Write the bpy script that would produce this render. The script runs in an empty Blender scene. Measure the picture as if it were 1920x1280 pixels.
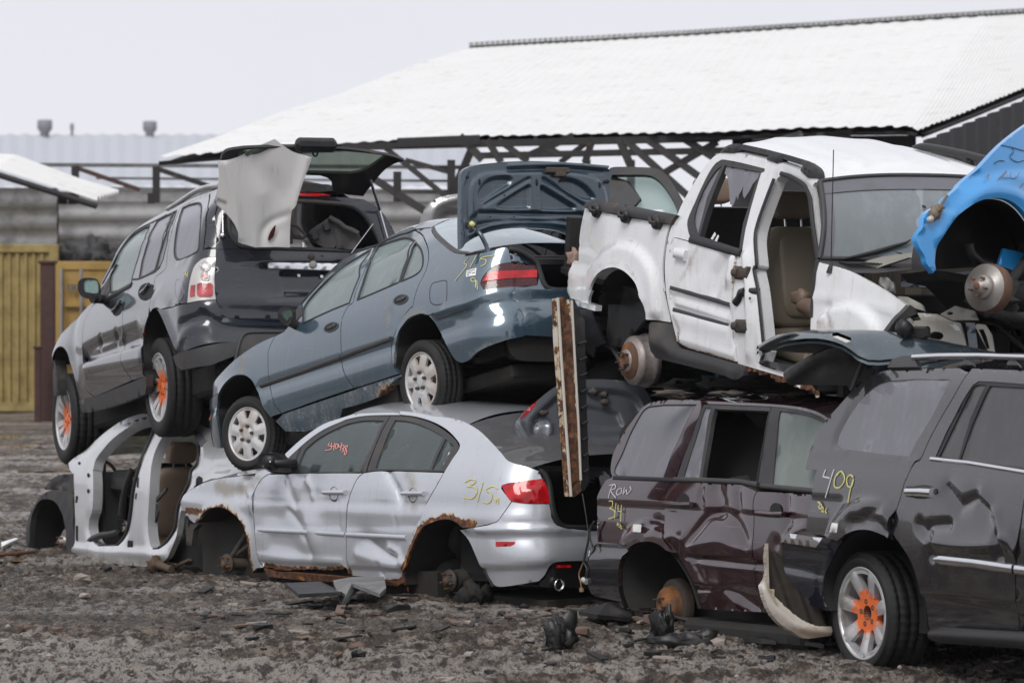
import bpy, math, random
import numpy as np
from mathutils import Vector, Matrix, geometry
rnd = random.Random(7)
PI = math.pi
COL = bpy.context.scene.collection
# ---------------------------------------------------------------- camera model (level camera, horizon row given by the lens shift)
FPX, CAMH, CX, HY = 6700.0, 2.1, 960.0, 540.0
def ray(X, Y): return np.array([(X - CX) / FPX, 1.0, (HY - Y) / FPX])
def at(X, Y, D): return np.array([0, 0, CAMH]) + ray(X, Y) * D
def proj(P):
    P = np.asarray(P, float); y = P[..., 1]
    return np.stack([CX + FPX * P[..., 0] / y, HY - FPX * (P[..., 2] - CAMH) / y], -1)
def unit(v): v = np.asarray(v, float); return v / np.linalg.norm(v)
def Z(x0, y0, s):
    def f(*pts): return [(x0 + a / s, y0 + b / s) for a, b in pts]
    return f
def C(pts, k=4):
    """open Catmull-Rom through the points"""
    p = np.array(pts, float)
    q = np.vstack([2 * p[0] - p[1], p, 2 * p[-1] - p[-2]]); out = []
    for i in range(1, len(q) - 2):
        for j in range(k):
            t = j / k; a, b, c, d = q[i - 1], q[i], q[i + 1], q[i + 2]
            out.append(.5 * (2 * b + (c - a) * t + (2 * a - 5 * b + 4 * c - d) * t * t + (3 * b - a - 3 * c + d) * t ** 3))
    out.append(q[-2]); return [tuple(v) for v in out]
def arc_px(c, rx, ry, a0, a1, n=16, rot=0):
    out = []
    for i in range(n + 1):
        a = math.radians(a0 + (a1 - a0) * i / n); x, y = rx * math.cos(a), -ry * math.sin(a)
        cr, sr = math.cos(math.radians(rot)), math.sin(math.radians(rot))
        out.append((c[0] + x * cr - y * sr, c[1] + x * sr + y * cr))
    return out
# ---------------------------------------------------------------- scene objects
def setp(o, label=None, cat=None, group=None, kind=None):
    if label: o['label'] = label
    if cat: o['category'] = cat
    if group: o['group'] = group
    if kind: o['kind'] = kind
    return o
def thing(name, label, cat, loc, group=None):
    o = bpy.data.objects.new(name, None); COL.objects.link(o); o.location = tuple(loc); o.empty_display_size = .2
    o['_l'] = 0; del o['_l']
    bpy.context.view_layer.update()
    return setp(o, label, cat, group)
class MB:
    """collects world-space geometry for one mesh object"""
    def __init__(s): s.v = []; s.f = []; s.m = []; s.a = {}; s.sm = []
    def add(s, v, f, mi=0, attrs=None, smooth=True, out=None, vol=False):
        n = len(s.v); v = [tuple(map(float, p)) for p in v]; s.v += v
        if out is not None or vol:
            A = np.array(v); cen = A.mean(0); tot = 0.
            for q in f:
                a = A[int(q[0])]; b = A[int(q[1])]; d = A[int(q[2])]; nn = np.cross(b - a, d - a)
                tot += (nn @ (a - cen)) if vol else (nn @ np.asarray(out if np.ndim(out) == 1 else out[int(q[0])]))
            if tot < 0: f = [list(q)[::-1] for q in f]
        for q in f: s.f.append([n + int(i) for i in q]); s.m.append(mi); s.sm.append(smooth)
        for k, a in (attrs or {}).items():
            s.a.setdefault(k, [])
            s.a[k] += [0.0] * (n - len(s.a[k])) + [float(x) for x in a]
        return s
    def build(s, name, mats, parent=None, label=None):
        me = bpy.data.meshes.new(name); o = bpy.data.objects.new(name, me); COL.objects.link(o)
        v = np.array(s.v, float)
        if parent is None: base = v.mean(0); base[2] = v[:, 2].min(); off = Vector(base); o.location = off
        else:
            o.parent = parent; off = Vector((0, 0, 0)); p = parent
            while p is not None: off = off + p.location; p = p.parent
        vv = v - np.array(off)
        me.from_pydata([tuple(x) for x in vv], [], s.f)
        for m in (mats if isinstance(mats, (list, tuple)) else [mats]): me.materials.append(m)
        me.polygons.foreach_set('material_index', s.m); me.polygons.foreach_set('use_smooth', s.sm)
        for k, a in s.a.items():
            at_ = me.attributes.new(k, 'FLOAT', 'POINT'); a = a + [0.0] * (len(s.v) - len(a)); at_.data.foreach_set('value', a)
        me.update(); me.validate()
        if label: o['label'] = label
        return o
    def empty(s): return not s.v
def dist_poly(P, L):
    """distance of points P to open polyline L (2D or 3D)"""
    P = np.asarray(P, float); L = np.asarray(L, float)
    if len(L) == 1: return np.linalg.norm(P - L[0], axis=1)
    best = np.full(len(P), 1e9)
    for a, b in zip(L[:-1], L[1:]):
        d = b - a; t = np.clip(((P - a) @ d) / max(d @ d, 1e-12), 0, 1)
        best = np.minimum(best, np.linalg.norm(P - (a + t[:, None] * d), axis=1))
    return best
def inside(P, L):
    P = np.asarray(P, float); L = np.asarray(L, float); c = np.zeros(len(P), bool)
    for a, b in zip(L, np.roll(L, -1, 0)):
        cond = (a[1] > P[:, 1]) != (b[1] > P[:, 1])
        if abs(b[1] - a[1]) < 1e-12: continue
        c ^= cond & (P[:, 0] < (b[0] - a[0]) * (P[:, 1] - a[1]) / (b[1] - a[1]) + a[0])
    return c
def sstep(a, b, x): t = np.clip((x - a) / (b - a), 0, 1); return t * t * (3 - 2 * t)
def densify(L, h, closed=True):
    L = [np.array(p, float) for p in L]; out = []
    n = len(L)
    for i in range(n if closed else n - 1):
        a, b = L[i], L[(i + 1) % n]; k = max(1, int(math.ceil(np.linalg.norm(b - a) / h)))
        out += [a + (b - a) * j / k for j in range(k)]
    if not closed: out.append(L[-1])
    res = [out[0]]
    for p in out[1:]:
        if np.linalg.norm(p - res[-1]) > h * .12: res.append(p)
    if closed and np.linalg.norm(res[0] - res[-1]) < h * .12: res.pop()
    return np.array(res)
def area(L): L = np.asarray(L); x, y = L[:, 0], L[:, 1]; return .5 * np.sum(x * np.roll(y, -1) - y * np.roll(x, -1))
def inset(L, g):
    """move a closed 2D loop inward (CCW) by g"""
    if not g: return L
    d = np.roll(L, -1, 0) - L; n = np.stack([-d[:, 1], d[:, 0]], 1); n /= np.maximum(np.linalg.norm(n, axis=1), 1e-9)[:, None]
    m = n + np.roll(n, 1, 0); l = np.maximum(np.linalg.norm(m, axis=1), .3)[:, None]; m = m / l
    k = np.clip(1 / np.maximum(np.sum(m * n, 1), .4), 1, 1.8)[:, None]
    return L + m * g * k
def fill(outer, holes, h):
    """triangulate polygon with holes and inner points -> verts(n,2), tris, loops(index lists)"""
    loops = [outer] + list(holes); V = []; E = []; idx = []
    for L in loops:
        n = len(V); k = len(L); V += [tuple(p) for p in L]; E += [(n + i, n + (i + 1) % k) for i in range(k)]; idx.append(list(range(n, n + k)))
    lo, hi = outer.min(0), outer.max(0)
    xs = np.arange(lo[0] + h * .5, hi[0], h); ys = np.arange(lo[1] + h * .5, hi[1], h * .87)
    if len(xs) and len(ys):
        G = np.array([(x + (h / 2 if j % 2 else 0), y) for j, y in enumerate(ys) for x in xs])
        ok = inside(G, outer)
        for L in holes: ok &= ~inside(G, L)
        G = G[ok]
        if len(G):
            d = np.full(len(G), 1e9)
            for L in loops: d = np.minimum(d, dist_poly(G, np.vstack([L, L[:1]])))
            V += [tuple(p) for p in G[d > h * .45]]
    r = geometry.delaunay_2d_cdt([Vector(p) for p in V], E, [], 0, 1e-6)
    V2 = np.array([tuple(p) for p in r[0]]); T = [tuple(t) for t in r[2]]
    cen = np.array([V2[list(t)].mean(0) for t in T]); ok = inside(cen, outer)
    for L in holes: ok &= ~inside(cen, L)
    T = [t for t, k in zip(T, ok) if k]
    omap = {}
    for ni, olds in enumerate(r[3]):
        for o_ in olds: omap[o_] = ni
    idx = [[omap[i] for i in L if i in omap] for L in idx]
    return V2, T, idx
# ---------------------------------------------------------------- parametric surfaces
class Surf:
    ur = (-1, 1); vr = (-1, 1); scale = 1.0
    def S(s, u, v): raise NotImplementedError
    def N(s, u, v):
        e = 2e-3; a = s.S(u + e, v) - s.S(u - e, v); b = s.S(u, v + e) - s.S(u, v - e); n = np.cross(a, b)
        n /= np.maximum(np.linalg.norm(n, axis=-1), 1e-12)[..., None]
        P = s.S(u, v); c = np.array([0, 0, CAMH]) - P
        return n * s.flip
    flip = 1
    def prep(s):
        us = np.linspace(*s.ur, 60); vs = np.linspace(*s.vr, 44); U, V = np.meshgrid(us, vs); U = U.ravel(); V = V.ravel()
        P = s.S(U, V); n = s.N(U, V); tocam = np.array([0, 0, CAMH]) - P
        f = np.sum(n * tocam, 1); 
        if s.flip == 1 and getattr(s, 'autoflip', True) and np.sum(f > 0) < len(f) * .5: s.flip = -1; f = -f
        k = f > 0 if np.any(f > 0) else f < 9
        s.g = (U[k], V[k], proj(P[k])); s.ready = True
    ready = False
    def inv(s, X, Y):
        if not s.ready: s.prep()
        U, V, Q = s.g; i = np.argmin((Q[:, 0] - X) ** 2 + (Q[:, 1] - Y) ** 2); u, v = U[i], V[i]; e = 1e-3
        T = np.array([X, Y])
        for _ in range(12):
            A = proj(s.S(np.array([u, u + e, u]), np.array([v, v, v + e])))
            J = np.array([(A[1] - A[0]) / e, (A[2] - A[0]) / e]).T; d = T - A[0]
            if np.abs(d).max() < .02: break
            try: st = np.linalg.solve(J + np.eye(2) * 1e-6, d)
            except np.linalg.LinAlgError: break
            m = np.abs(st).max()
            if m > .12: st *= .12 / m
            u, v = u + st[0], v + st[1]
        return np.array([u, v])
    def invs(s, pts, off=0.):
        if abs(off) < .025: return np.array([s.inv(*p) for p in pts])
        out = []
        for X, Y in pts:
            a, b = X, Y
            for _ in range(3):
                q = s.inv(a, b); e = proj(s.P(q[None], off))[0]; a += np.clip(X - e[0], -150, 150); b += np.clip(Y - e[1], -150, 150)
            out.append(s.inv(a, b))
        return np.array(out)
    def P(s, uv, off=0.0):
        uv = np.asarray(uv, float); u, v = uv[:, 0], uv[:, 1]; p = s.S(u, v)
        if np.any(off): p = p + s.N(u, v) * (np.asarray(off)[..., None] if np.ndim(off) else off)
        return p
    def W(s, X, Y, off=0.): return s.P(s.invs([(X, Y)], off), off)[0]
class Plane(Surf):
    """origin + u*e1 + v*e2, optional bulge (ku u^2 + kv v^2) along normal"""
    def __init__(s, o, e1, e2, ku=0, kv=0, rng=1.5, flip=None):
        s.o = np.array(o, float); s.e1 = unit(e1); s.e2 = unit(np.asarray(e2) - s.e1 * np.dot(e2, s.e1)); s.n = np.cross(s.e1, s.e2)
        if flip is None and np.dot(s.n, np.array([0, 0, CAMH]) - s.o) < 0: s.n = -s.n
        s.ku, s.kv = ku, kv; s.ur = s.vr = (-rng, rng)
    def S(s, u, v):
        u = np.asarray(u, float); v = np.asarray(v, float)
        return s.o + u[..., None] * s.e1 + v[..., None] * s.e2 + (s.ku * u * u + s.kv * v * v)[..., None] * s.n
    def N(s, u, v): return np.broadcast_to(s.n, np.shape(u) + (3,)).copy()
def curve1(tab):
    t = np.array(tab, float); x, y = t[:, 0], t[:, 1]; m = np.gradient(y, x)
    def f(z):
        z = np.asarray(z, float); i = np.clip(np.searchsorted(x, z) - 1, 0, len(x) - 2); h = x[i + 1] - x[i]; s = np.clip((z - x[i]) / h, -.0, 1.0)
        o = (2 * s ** 3 - 3 * s ** 2 + 1) * y[i] + (s ** 3 - 2 * s ** 2 + s) * h * m[i] + (-2 * s ** 3 + 3 * s ** 2) * y[i + 1] + (s ** 3 - s ** 2) * h * m[i + 1]
        o = np.where(z > x[-1], y[-1] + (z - x[-1]) * (y[-1] - y[-2]) / (x[-1] - x[-2]), o)
        return np.where(z < x[0], y[0] + (z - x[0]) * (y[1] - y[0]) / (x[1] - x[0]), o)
    return f
def lin1(tab):
    t = np.array(tab, float)
    return lambda z: np.interp(z, t[:, 0], t[:, 1])
class Car(Surf):
    def __init__(s, rpx, fpx, D, wb, yo, wprof, xr, rc, front=(9, .1), roll=0, near=False, cw=9, ur=(-2.6, 3.6), vr=(-.4, 1.5), sharp=False, bow=0.03, k=1.0):
        s.k = k; wb *= k; yo *= k; R = at(*rpx, D); r = ray(*fpx); o = np.array([0, 0, CAMH])
        # point on the ray at distance wb from R
        a = r @ r; b = 2 * r @ (o - R); c = (o - R) @ (o - R) - wb * wb; disc = max(b * b - 4 * a * c, 0)
        t = (-b + (-1 if near else 1) * math.sqrt(disc)) / (2 * a); Fp = o + r * t
        s.ax = unit(Fp - R); up = np.array([0, 0, 1.]); ay = unit(np.cross(up, s.ax))
        if ay @ (o - R) < 0: ay = -ay
        az = np.cross(s.ax, ay); az = az if az[2] > 0 else -az
        c_, s_ = math.cos(math.radians(roll)), math.sin(math.radians(roll))
        s.ay, s.az = ay * c_ + az * s_, az * c_ - ay * s_
        s.o = R - yo * s.ay; s.yo = yo
        s.wp = (lin1 if sharp else curve1)(wprof); s.xr = curve1(xr) if len(xr) > 1 else (lambda z: np.full(np.shape(z), xr[0][1]))
        s.rcf = lin1(rc) if isinstance(rc, list) else (lambda z: np.full(np.shape(z), rc)); s.front = front; s.ur, s.vr = ur, vr; s.wb = wb / k; s.D = D; s.bow = bow
        s.hF, s.hR = Fp, R
    def L(s, x, y, z):
        x, y, z = np.broadcast_arrays(np.asarray(x, float), y, z)
        return s.o + (x[..., None] * s.ax + y[..., None] * s.ay + z[..., None] * s.az) * s.k
    def loc(s, P): d = np.asarray(P) - s.o; return np.stack([d @ s.ax, d @ s.ay, d @ s.az], -1) / s.k
    def side(s, x, z):
        w = s.wp(z); x0, k = s.front
        return w - k * np.maximum(0, x - x0) ** 2
    def S(s, u, z):
        u = np.asarray(u, float); z = np.asarray(z, float); xr = s.xr(z); r = s.rcf(z); xc = xr + r
        w = s.side(np.maximum(u, xc), z); q = xc - u; th = np.clip(q / r, 0, PI / 2)
        x = np.where(u > xc, u, xc - r * np.sin(th)); y = np.where(u > xc, w, w - r + r * np.cos(th))
        t = np.maximum(q - r * PI / 2, 0); wide = np.maximum(w - r, .05); y = y - t
        x = x - s.bow * np.where(t > 0, np.clip(1 - ((y) / wide) ** 2, -.5, 1), 0)
        return s.L(x, y, z)
# ---------------------------------------------------------------- geometry makers (all add to an MB)
def panel(mb, sf, px, holes=(), off=0., gap=.0, h=.045, rim=.02, disp=None, attrs=None, mi=0, mirror=None, uvs=False, hrim=None, smooth=True):
    """px: closed outline in photo pixels laid on the surface sf"""
    tr = (lambda q: np.asarray(q, float)) if uvs else (lambda q: sf.invs(q, off))
    def lp(q, ccw=True):
        L = densify(tr(q), h)
        if (area(L) > 0) != ccw: L = L[::-1]
        return L
    O = inset(lp(px), gap); Hs = [lp(q) for q in holes]
    V, T, idx = fill(O, Hs, h); u, v = V[:, 0], V[:, 1]
    P = sf.P(V, off); N = sf.N(u, v); 
    if disp is not None: P = P + N * disp(V)[:, None]
    A = {k: f(V, P) for k, f in (attrs or {}).items()}
    mb.add(P, T, mi, A, smooth, out=N)
    if rim:
        for li, L in enumerate(idx):
            k = len(L)
            if k < 3: continue
            Q = P[L]; NQ = N[L]; rr = rim if li == 0 or hrim is None else hrim
            ring = np.vstack([Q, Q - NQ * rr]); F = [(i, (i + 1) % k, k + (i + 1) % k, k + i) for i in range(k)]
            mb.add(ring, F, mi, {a: np.concatenate([x[L], x[L]]) for a, x in A.items()}, False)
    if mirror is not None:
        c = mirror; Lc = c.loc(P); Lc[:, 1] *= -1; mb.add(c.L(Lc[:, 0], Lc[:, 1], Lc[:, 2]), T, mi, A, smooth, out=-c.ay)
    return V, P, N, idx
def farside(c, px, mat, parent, holes=(), off=0.0, name='far_side'):
    mb = MB(); panel(mb, c, px, holes, off=off, h=.09, rim=0); q = c.loc(np.array(mb.v)); q[:, 1] *= -1; mb.v = [tuple(p) for p in c.L(q[:, 0], q[:, 1], q[:, 2])]; return mb.build(name, mat, parent)
def ribbon(mb, sf, px, w, hgt=.003, off=0.001, mi=0, uvs=False, closed=False, h=.03, spl=True, cap=True, prof=None, wf=None):
    L = np.asarray(px, float) if uvs else sf.invs(px, off)
    L = densify(L, h, closed)
    P = sf.P(L, off); N = sf.N(L[:, 0], L[:, 1])
    T = (np.roll(P, -1, 0) - np.roll(P, 1, 0)) if closed else np.gradient(P, axis=0); T /= np.maximum(np.linalg.norm(T, axis=1), 1e-9)[:, None]
    B = np.cross(N, T); W = np.full(len(P), w / 2.) if wf is None else np.array([wf(i / (len(P) - 1)) for i in range(len(P))]) * w / 2
    pr = prof or [(-1, -.3), (-.8, .8), (-.3, 1), (.3, 1), (.8, .8), (1, -.3)]
    k = len(pr); V = np.concatenate([(P + B * (W * a)[:, None] + N * hgt * b) for a, b in pr]).reshape(k, len(P), 3)
    n = len(P); V = V.transpose(1, 0, 2).reshape(-1, 3); F = []
    for i in range(n if closed else n - 1):
        j = (i + 1) % n
        for a in range(k - 1): F.append((i * k + a, j * k + a, j * k + a + 1, i * k + a + 1))
    mb.add(V, F, mi, out=N.mean(0))
    if cap and not closed: mb.add(V[:k], [tuple(range(k))], mi, smooth=False); mb.add(V[-k:], [tuple(range(k))], mi, smooth=False)
def tube(mb, pts, r, n=10, mi=0, closed=False, cap=True, attrs=None):
    P = np.array(pts, float); T = (np.roll(P, -1, 0) - np.roll(P, 1, 0)) if closed else np.gradient(P, axis=0)
    T /= np.maximum(np.linalg.norm(T, axis=1), 1e-9)[:, None]; R = np.full(len(P), r) if np.ndim(r) == 0 else np.array(r)
    ref = np.array([0, 0, 1.]) if abs(T[0][2]) < .9 else np.array([1., 0, 0]); B = unit(np.cross(ref, T[0])); V = []
    for p, t, q in zip(P, T, R):
        B = B - t * (B @ t); B = unit(B); Cc = np.cross(t, B)
        for i in range(n): a = 2 * PI * i / n; V.append(p + (B * math.cos(a) + Cc * math.sin(a)) * q)
    m = len(P); F = [(i * n + j, ((i + 1) % m) * n + j, ((i + 1) % m) * n + (j + 1) % n, i * n + (j + 1) % n) for i in range(m if closed else m - 1) for j in range(n)]
    mb.add(V, F, mi, vol=True)
    if cap and not closed: mb.add(V[:n], [tuple(range(n))], mi, smooth=False); mb.add(V[-n:], [tuple(range(n))], mi, smooth=False)
def box(mb, o, ax, ay, az, x, y, z, mi=0, bev=.0, smooth=False):
    """box in frame; x,y,z = (lo,hi); small bevel"""
    o = np.array(o, float); M = np.array([ax, ay, az], float); V = []; 
    b = bev
    pts = {}
    def add(p):
        p = tuple(round(q, 6) for q in p)
        if p not in pts: pts[p] = len(V); V.append(o + np.array(p) @ M)
        return pts[p]
    lo = (x[0], y[0], z[0]); hi = (x[1], y[1], z[1]); F = []
    if b <= 0:
        c = [add((X, Y, Zz)) for X in x for Y in y for Zz in z]
        F = [(0, 1, 3, 2), (4, 6, 7, 5), (0, 4, 5, 1), (2, 3, 7, 6), (0, 2, 6, 4), (1, 5, 7, 3)]; F = [[c[i] for i in f] for f in F]
    else:
        def corner(sx, sy, sz, a):
            p = [lo[0] if sx < 0 else hi[0], lo[1] if sy < 0 else hi[1], lo[2] if sz < 0 else hi[2]]; s3 = (sx, sy, sz)
            for k in range(3):
                if k != a: p[k] -= s3[k] * b
            return add(p)
        S_ = (-1, 1)
        for a in range(3):
            o1, o2 = [k for k in range(3) if k != a]
            for sa in S_:
                q = []
                for s1, s2 in ((-1, -1), (1, -1), (1, 1), (-1, 1)):
                    s3 = [0, 0, 0]; s3[a] = sa; s3[o1] = s1; s3[o2] = s2; q.append(corner(*s3, a))
                F.append(q)
        for a in range(3):
            o1, o2 = [k for k in range(3) if k != a]
            for s1 in S_:
                for s2 in S_:
                    q = []
                    for sa in S_:
                        s3 = [0, 0, 0]; s3[a] = sa; s3[o1] = s1; s3[o2] = s2; q.append((corner(*s3, o1), corner(*s3, o2)))
                    F.append([q[0][0], q[0][1], q[1][1], q[1][0]])
        for sx in S_:
            for sy in S_:
                for sz in S_: F.append([corner(sx, sy, sz, k) for k in range(3)])
    mb.add(V, F, mi, smooth=smooth, vol=True)
def cbox(mb, c, x, y, z, mi=0, bev=.0): k = c.k; box(mb, c.o, c.ax * k, c.ay * k, c.az * k, x, y, z, mi, bev)
def lathe(mb, o, axis, prof, n=48, mi=0, smooth=True, wob=None, attrs=None, a0=0, a1=360):
    """prof: list of (radius, along axis)"""
    axis = unit(axis); ref = np.array([0, 0, 1.]) if abs(axis[2]) < .9 else np.array([1., 0, 0]); B = unit(np.cross(axis, ref)); Cc = np.cross(axis, B)
    V = []; k = len(prof); full = abs(a1 - a0) >= 360
    for i in range(n if full else n + 1):
        a = math.radians(a0 + (a1 - a0) * i / n); d = B * math.cos(a) + Cc * math.sin(a)
        for j, (r, t) in enumerate(prof):
            rr = r + (wob(i, j) if wob else 0); V.append(np.array(o) + d * rr + axis * t)
    m = n if full else n + 1; F = [(i * k + j, ((i + 1) % m) * k + j, ((i + 1) % m) * k + j + 1, i * k + j + 1) for i in range(n) for j in range(k - 1)]
    A = {q: [f(prof[j % k][0], i, j) for i in range(m) for j in range(k)] for q, f in (attrs or {}).items()}
    mb.add(V, F, mi, A, smooth, vol=True)
def loft(mb, rows, mi=0, smooth=True, attrs=None, closed=False, out=None):
    rows = [np.asarray(r, float) for r in rows]; k = len(rows[0]); V = np.concatenate(rows); m = len(rows)
    F = [(i * k + j, i * k + j + 1, ((i + 1) % m) * k + j + 1, ((i + 1) % m) * k + j) for i in range(m if closed else m - 1) for j in range(k - 1)]
    A = {q: f(V) for q, f in (attrs or {}).items()}
    mb.add(V, F, mi, A, smooth, out=out, vol=out is None)
def across(mb, c, edge, crown=.06, p=2.4, n=14, mi=0, y1=None, nrm=(0, 0, 1), drop=0., attrs=None, t0=-1, disp=None, bow=0.0):
    """skin from a side edge (world pts) to its mirror image, arched: roofs, bonnets, windscreens"""
    E = c.loc(np.asarray(edge)); ts = np.linspace(1, t0, n + 1); ts = np.sign(ts) * np.abs(ts) ** .75; rows = []
    nr = np.array(nrm, float) if np.ndim(nrm) == 1 else np.array(nrm)
    cr = np.asarray(crown, float) * np.ones(len(E)); nr = nr * np.ones((len(E), 3))
    for t in ts:
        Q = E.copy(); Q[:, 1] = E[:, 1] * t; Q += nr * ((cr * (1 - abs(t) ** p)) - drop)[:, None]; Q[:, 0] += bow * (1 - t * t)
        rows.append(c.L(Q[:, 0], Q[:, 1], Q[:, 2]))
    rows = np.array(rows).transpose(1, 0, 2)
    if disp is not None: rows = rows + disp(rows)
    o = nr.mean(0); loft(mb, list(rows), mi, attrs=attrs, out=c.ax * o[0] + c.ay * o[1] + c.az * o[2]); return rows
def blob(mb, c, r, seed=0, n=10, mi=0, ax=None, rough=.25, smooth=True):
    """irregular lump"""
    R = random.Random(seed); V = []; F = []; m = n; ph = [R.uniform(0, 6.28) for _ in range(6)]
    r = np.array(r if np.ndim(r) else (r, r, r), float); M = np.eye(3) if ax is None else np.array(ax)
    for i in range(m + 1):
        th = PI * i / m
        for j in range(2 * m):
            f = 2 * PI * j / (2 * m); d = np.array([math.sin(th) * math.cos(f), math.sin(th) * math.sin(f), math.cos(th)])
            k = 1 + rough * (math.sin(3 * d[0] + ph[0]) * math.sin(4 * d[1] + ph[1]) + .6 * math.sin(7 * d[2] + 5 * d[0] + ph[2]) + .4 * math.sin(9 * d[1] - 6 * d[0] + ph[3]))
            V.append(np.array(c) + (d * r * k) @ M)
    for i in range(m):
        for j in range(2 * m): F.append((i * 2 * m + j, i * 2 * m + (j + 1) % (2 * m), (i + 1) * 2 * m + (j + 1) % (2 * m), (i + 1) * 2 * m + j))
    mb.add(V, F, mi, vol=True, smooth=smooth)
def near(lines, w):
    """attribute 1 on the lines falling to 0 at distance w (uv metres)"""
    def f(V, P):
        a = np.zeros(len(V))
        for L in lines: a = np.maximum(a, np.clip(1 - dist_poly(V, L) / w, 0, 1))
        return a
    return f
def att(sf, items):
    """items: (px polyline, width m, strength)"""
    L = [(sf.invs(p), w, s) for p, w, s in items]
    def f(V, P):
        a = np.zeros(len(V))
        for q, w, s in L: a = np.maximum(a, s * np.clip(1 - dist_poly(V, q) / w, 0, 1))
        return a
    return f
def dents(sf, items):
    """items: (px polyline, width, depth[, sharp]) -> displacement"""
    L = [(sf.invs(i[0]), i[1], i[2], i[3] if len(i) > 3 else 2) for i in items]
    def f(V):
        a = np.zeros(len(V))
        for q, w, d, p in L: a += d * np.exp(-(dist_poly(V, q) / w) ** p)
        return a
    return f
def emboss(sf, items):
    """items: (px polygon, depth, soft width): inside = depth"""
    L = [(sf.invs(i[0]), i[1], i[2]) for i in items]
    def f(V):
        a = np.zeros(len(V))
        for q, d, w in L:
            ds = dist_poly(V, np.vstack([q, q[:1]])); s = np.where(inside(V, q), ds, 0); a += d * sstep(0, w, s)
        return a
    return f
def both(*fs): return lambda V: sum(f(V) for f in fs)
# ---------------------------------------------------------------- 2D noise in numpy
_rs = np.random.RandomState(3); _tab = _rs.rand(256, 256)
def vnoise(x, y):
    xi = np.floor(x).astype(int); yi = np.floor(y).astype(int); fx = x - xi; fy = y - yi; fx = fx * fx * (3 - 2 * fx); fy = fy * fy * (3 - 2 * fy)
    g = lambda a, b: _tab[a % 256, b % 256]
    return (g(xi, yi) * (1 - fx) + g(xi + 1, yi) * fx) * (1 - fy) + (g(xi, yi + 1) * (1 - fx) + g(xi + 1, yi + 1) * fx) * fy
def fbm(x, y, o=4, l=2.03, g=.5):
    s = 0; a = 1; t = 0
    for i in range(o): s = s + a * vnoise(x + i * 17.3, y + i * 9.1); t += a; x = x * l; y = y * l; a *= g
    return s / t
def jag(px, amp, seed=0, step=4):
    """rough a pixel polyline"""
    R = random.Random(seed); L = densify(px, step, False); return [(p[0] + R.uniform(-amp, amp), p[1] + R.uniform(-amp, amp)) for p in L]
# ---------------------------------------------------------------- materials
def newmat(name):
    m = bpy.data.materials.new(name); m.use_nodes = True; t = m.node_tree; t.nodes.clear(); return m, t
class G:
    def __init__(s, t): s.t = t
    def n(s, kind, **kw):
        o = s.t.nodes.new('ShaderNode' + kind)
        for k, v in kw.items():
            if k in ('inp',):
                for a, b in v.items():
                    i = o.inputs[a]
                    if isinstance(b, bpy.types.NodeSocket): s.t.links.new(b, i)
                    else: i.default_value = b
            else: setattr(o, k, v)
        return o
    def math(s, op, a, b=0., clamp=False):
        o = s.n('Math', operation=op, use_clamp=clamp)
        for i, v in enumerate((a, b)):
            if isinstance(v, bpy.types.NodeSocket): s.t.links.new(v, o.inputs[i])
            else: o.inputs[i].default_value = v
        return o.outputs[0]
    def mix(s, f, a, b):
        o = s.n('Mix', data_type='RGBA')
        for i, v in ((0, f), (6, a), (7, b)):
            if isinstance(v, bpy.types.NodeSocket): s.t.links.new(v, o.inputs[i])
            else: o.inputs[i].default_value = v if i == 0 else (*v, 1)[:4]
        return o.outputs[2]
    def noise(s, sc, det=4, co=None, rough=.55, dist=0):
        o = s.n('TexNoise', inp={'Scale': sc, 'Detail': det, 'Roughness': rough, 'Distortion': dist})
        if co is not None: s.t.links.new(co, o.inputs['Vector'])
        return o.outputs['Fac']
    def ramp(s, x, a, b): 
        o = s.n('MapRange', interpolation_type='SMOOTHSTEP', inp={'Value': x, 'From Min': a, 'From Max': b}); return o.outputs[0]
    def attr(s, name): return s.n('Attribute', attribute_name=name).outputs['Fac']
    def bump(s, h, st=.3, d=.01, nrm=None):
        o = s.n('Bump', inp={'Height': h, 'Strength': st, 'Distance': d})
        if nrm is not None: s.t.links.new(nrm, o.inputs['Normal'])
        return o.outputs[0]
    def out(s, sh): o = s.n('OutputMaterial'); s.t.links.new(sh, o.inputs[0])
def plain(name, col, rough=.6, metal=0, var=.25, sc=8, bump=.0, spec=.5, coat=0, dirt=0, dirtc=(.10, .085, .07), rustn=0, em=0, bsc=None):
    m, t = newmat(name); g = G(t); co = g.n('TexCoord').outputs['Object']
    nz = g.noise(sc, 5, co); c = g.mix(nz, tuple(x * (1 - var) for x in col), tuple(min(1, x * (1 + var)) for x in col)); r = rough
    if dirt:
        d = g.ramp(g.noise(3.1, 6, co, .65), .62 - dirt * .5, .75); c = g.mix(g.math('MULTIPLY', d, min(1, dirt + .3)), c, dirtc); r = g.math('ADD', g.math('MULTIPLY', d, .4), rough, True)
    if rustn:
        k = g.ramp(g.noise(6, 7, co, .7), .66 - rustn * .4, .72 - rustn * .35)
        rc = g.mix(g.noise(19, 4, co), (.075, .03, .016), (.36, .14, .03)); c = g.mix(k, c, rc)
    p = g.n('BsdfPrincipled', inp={'Base Color': c, 'Roughness': r, 'Metallic': metal, 'Specular IOR Level': spec, 'Coat Weight': coat, 'Coat Roughness': .08})
    if bump: t.links.new(g.bump(g.noise(bsc or sc * 6, 4, co), bump, .01), p.inputs['Normal'])
    if em: p.inputs['Emission Color'].default_value = (*col, 1); p.inputs['Emission Strength'].default_value = em
    g.out(p.outputs[0]); return m
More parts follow.
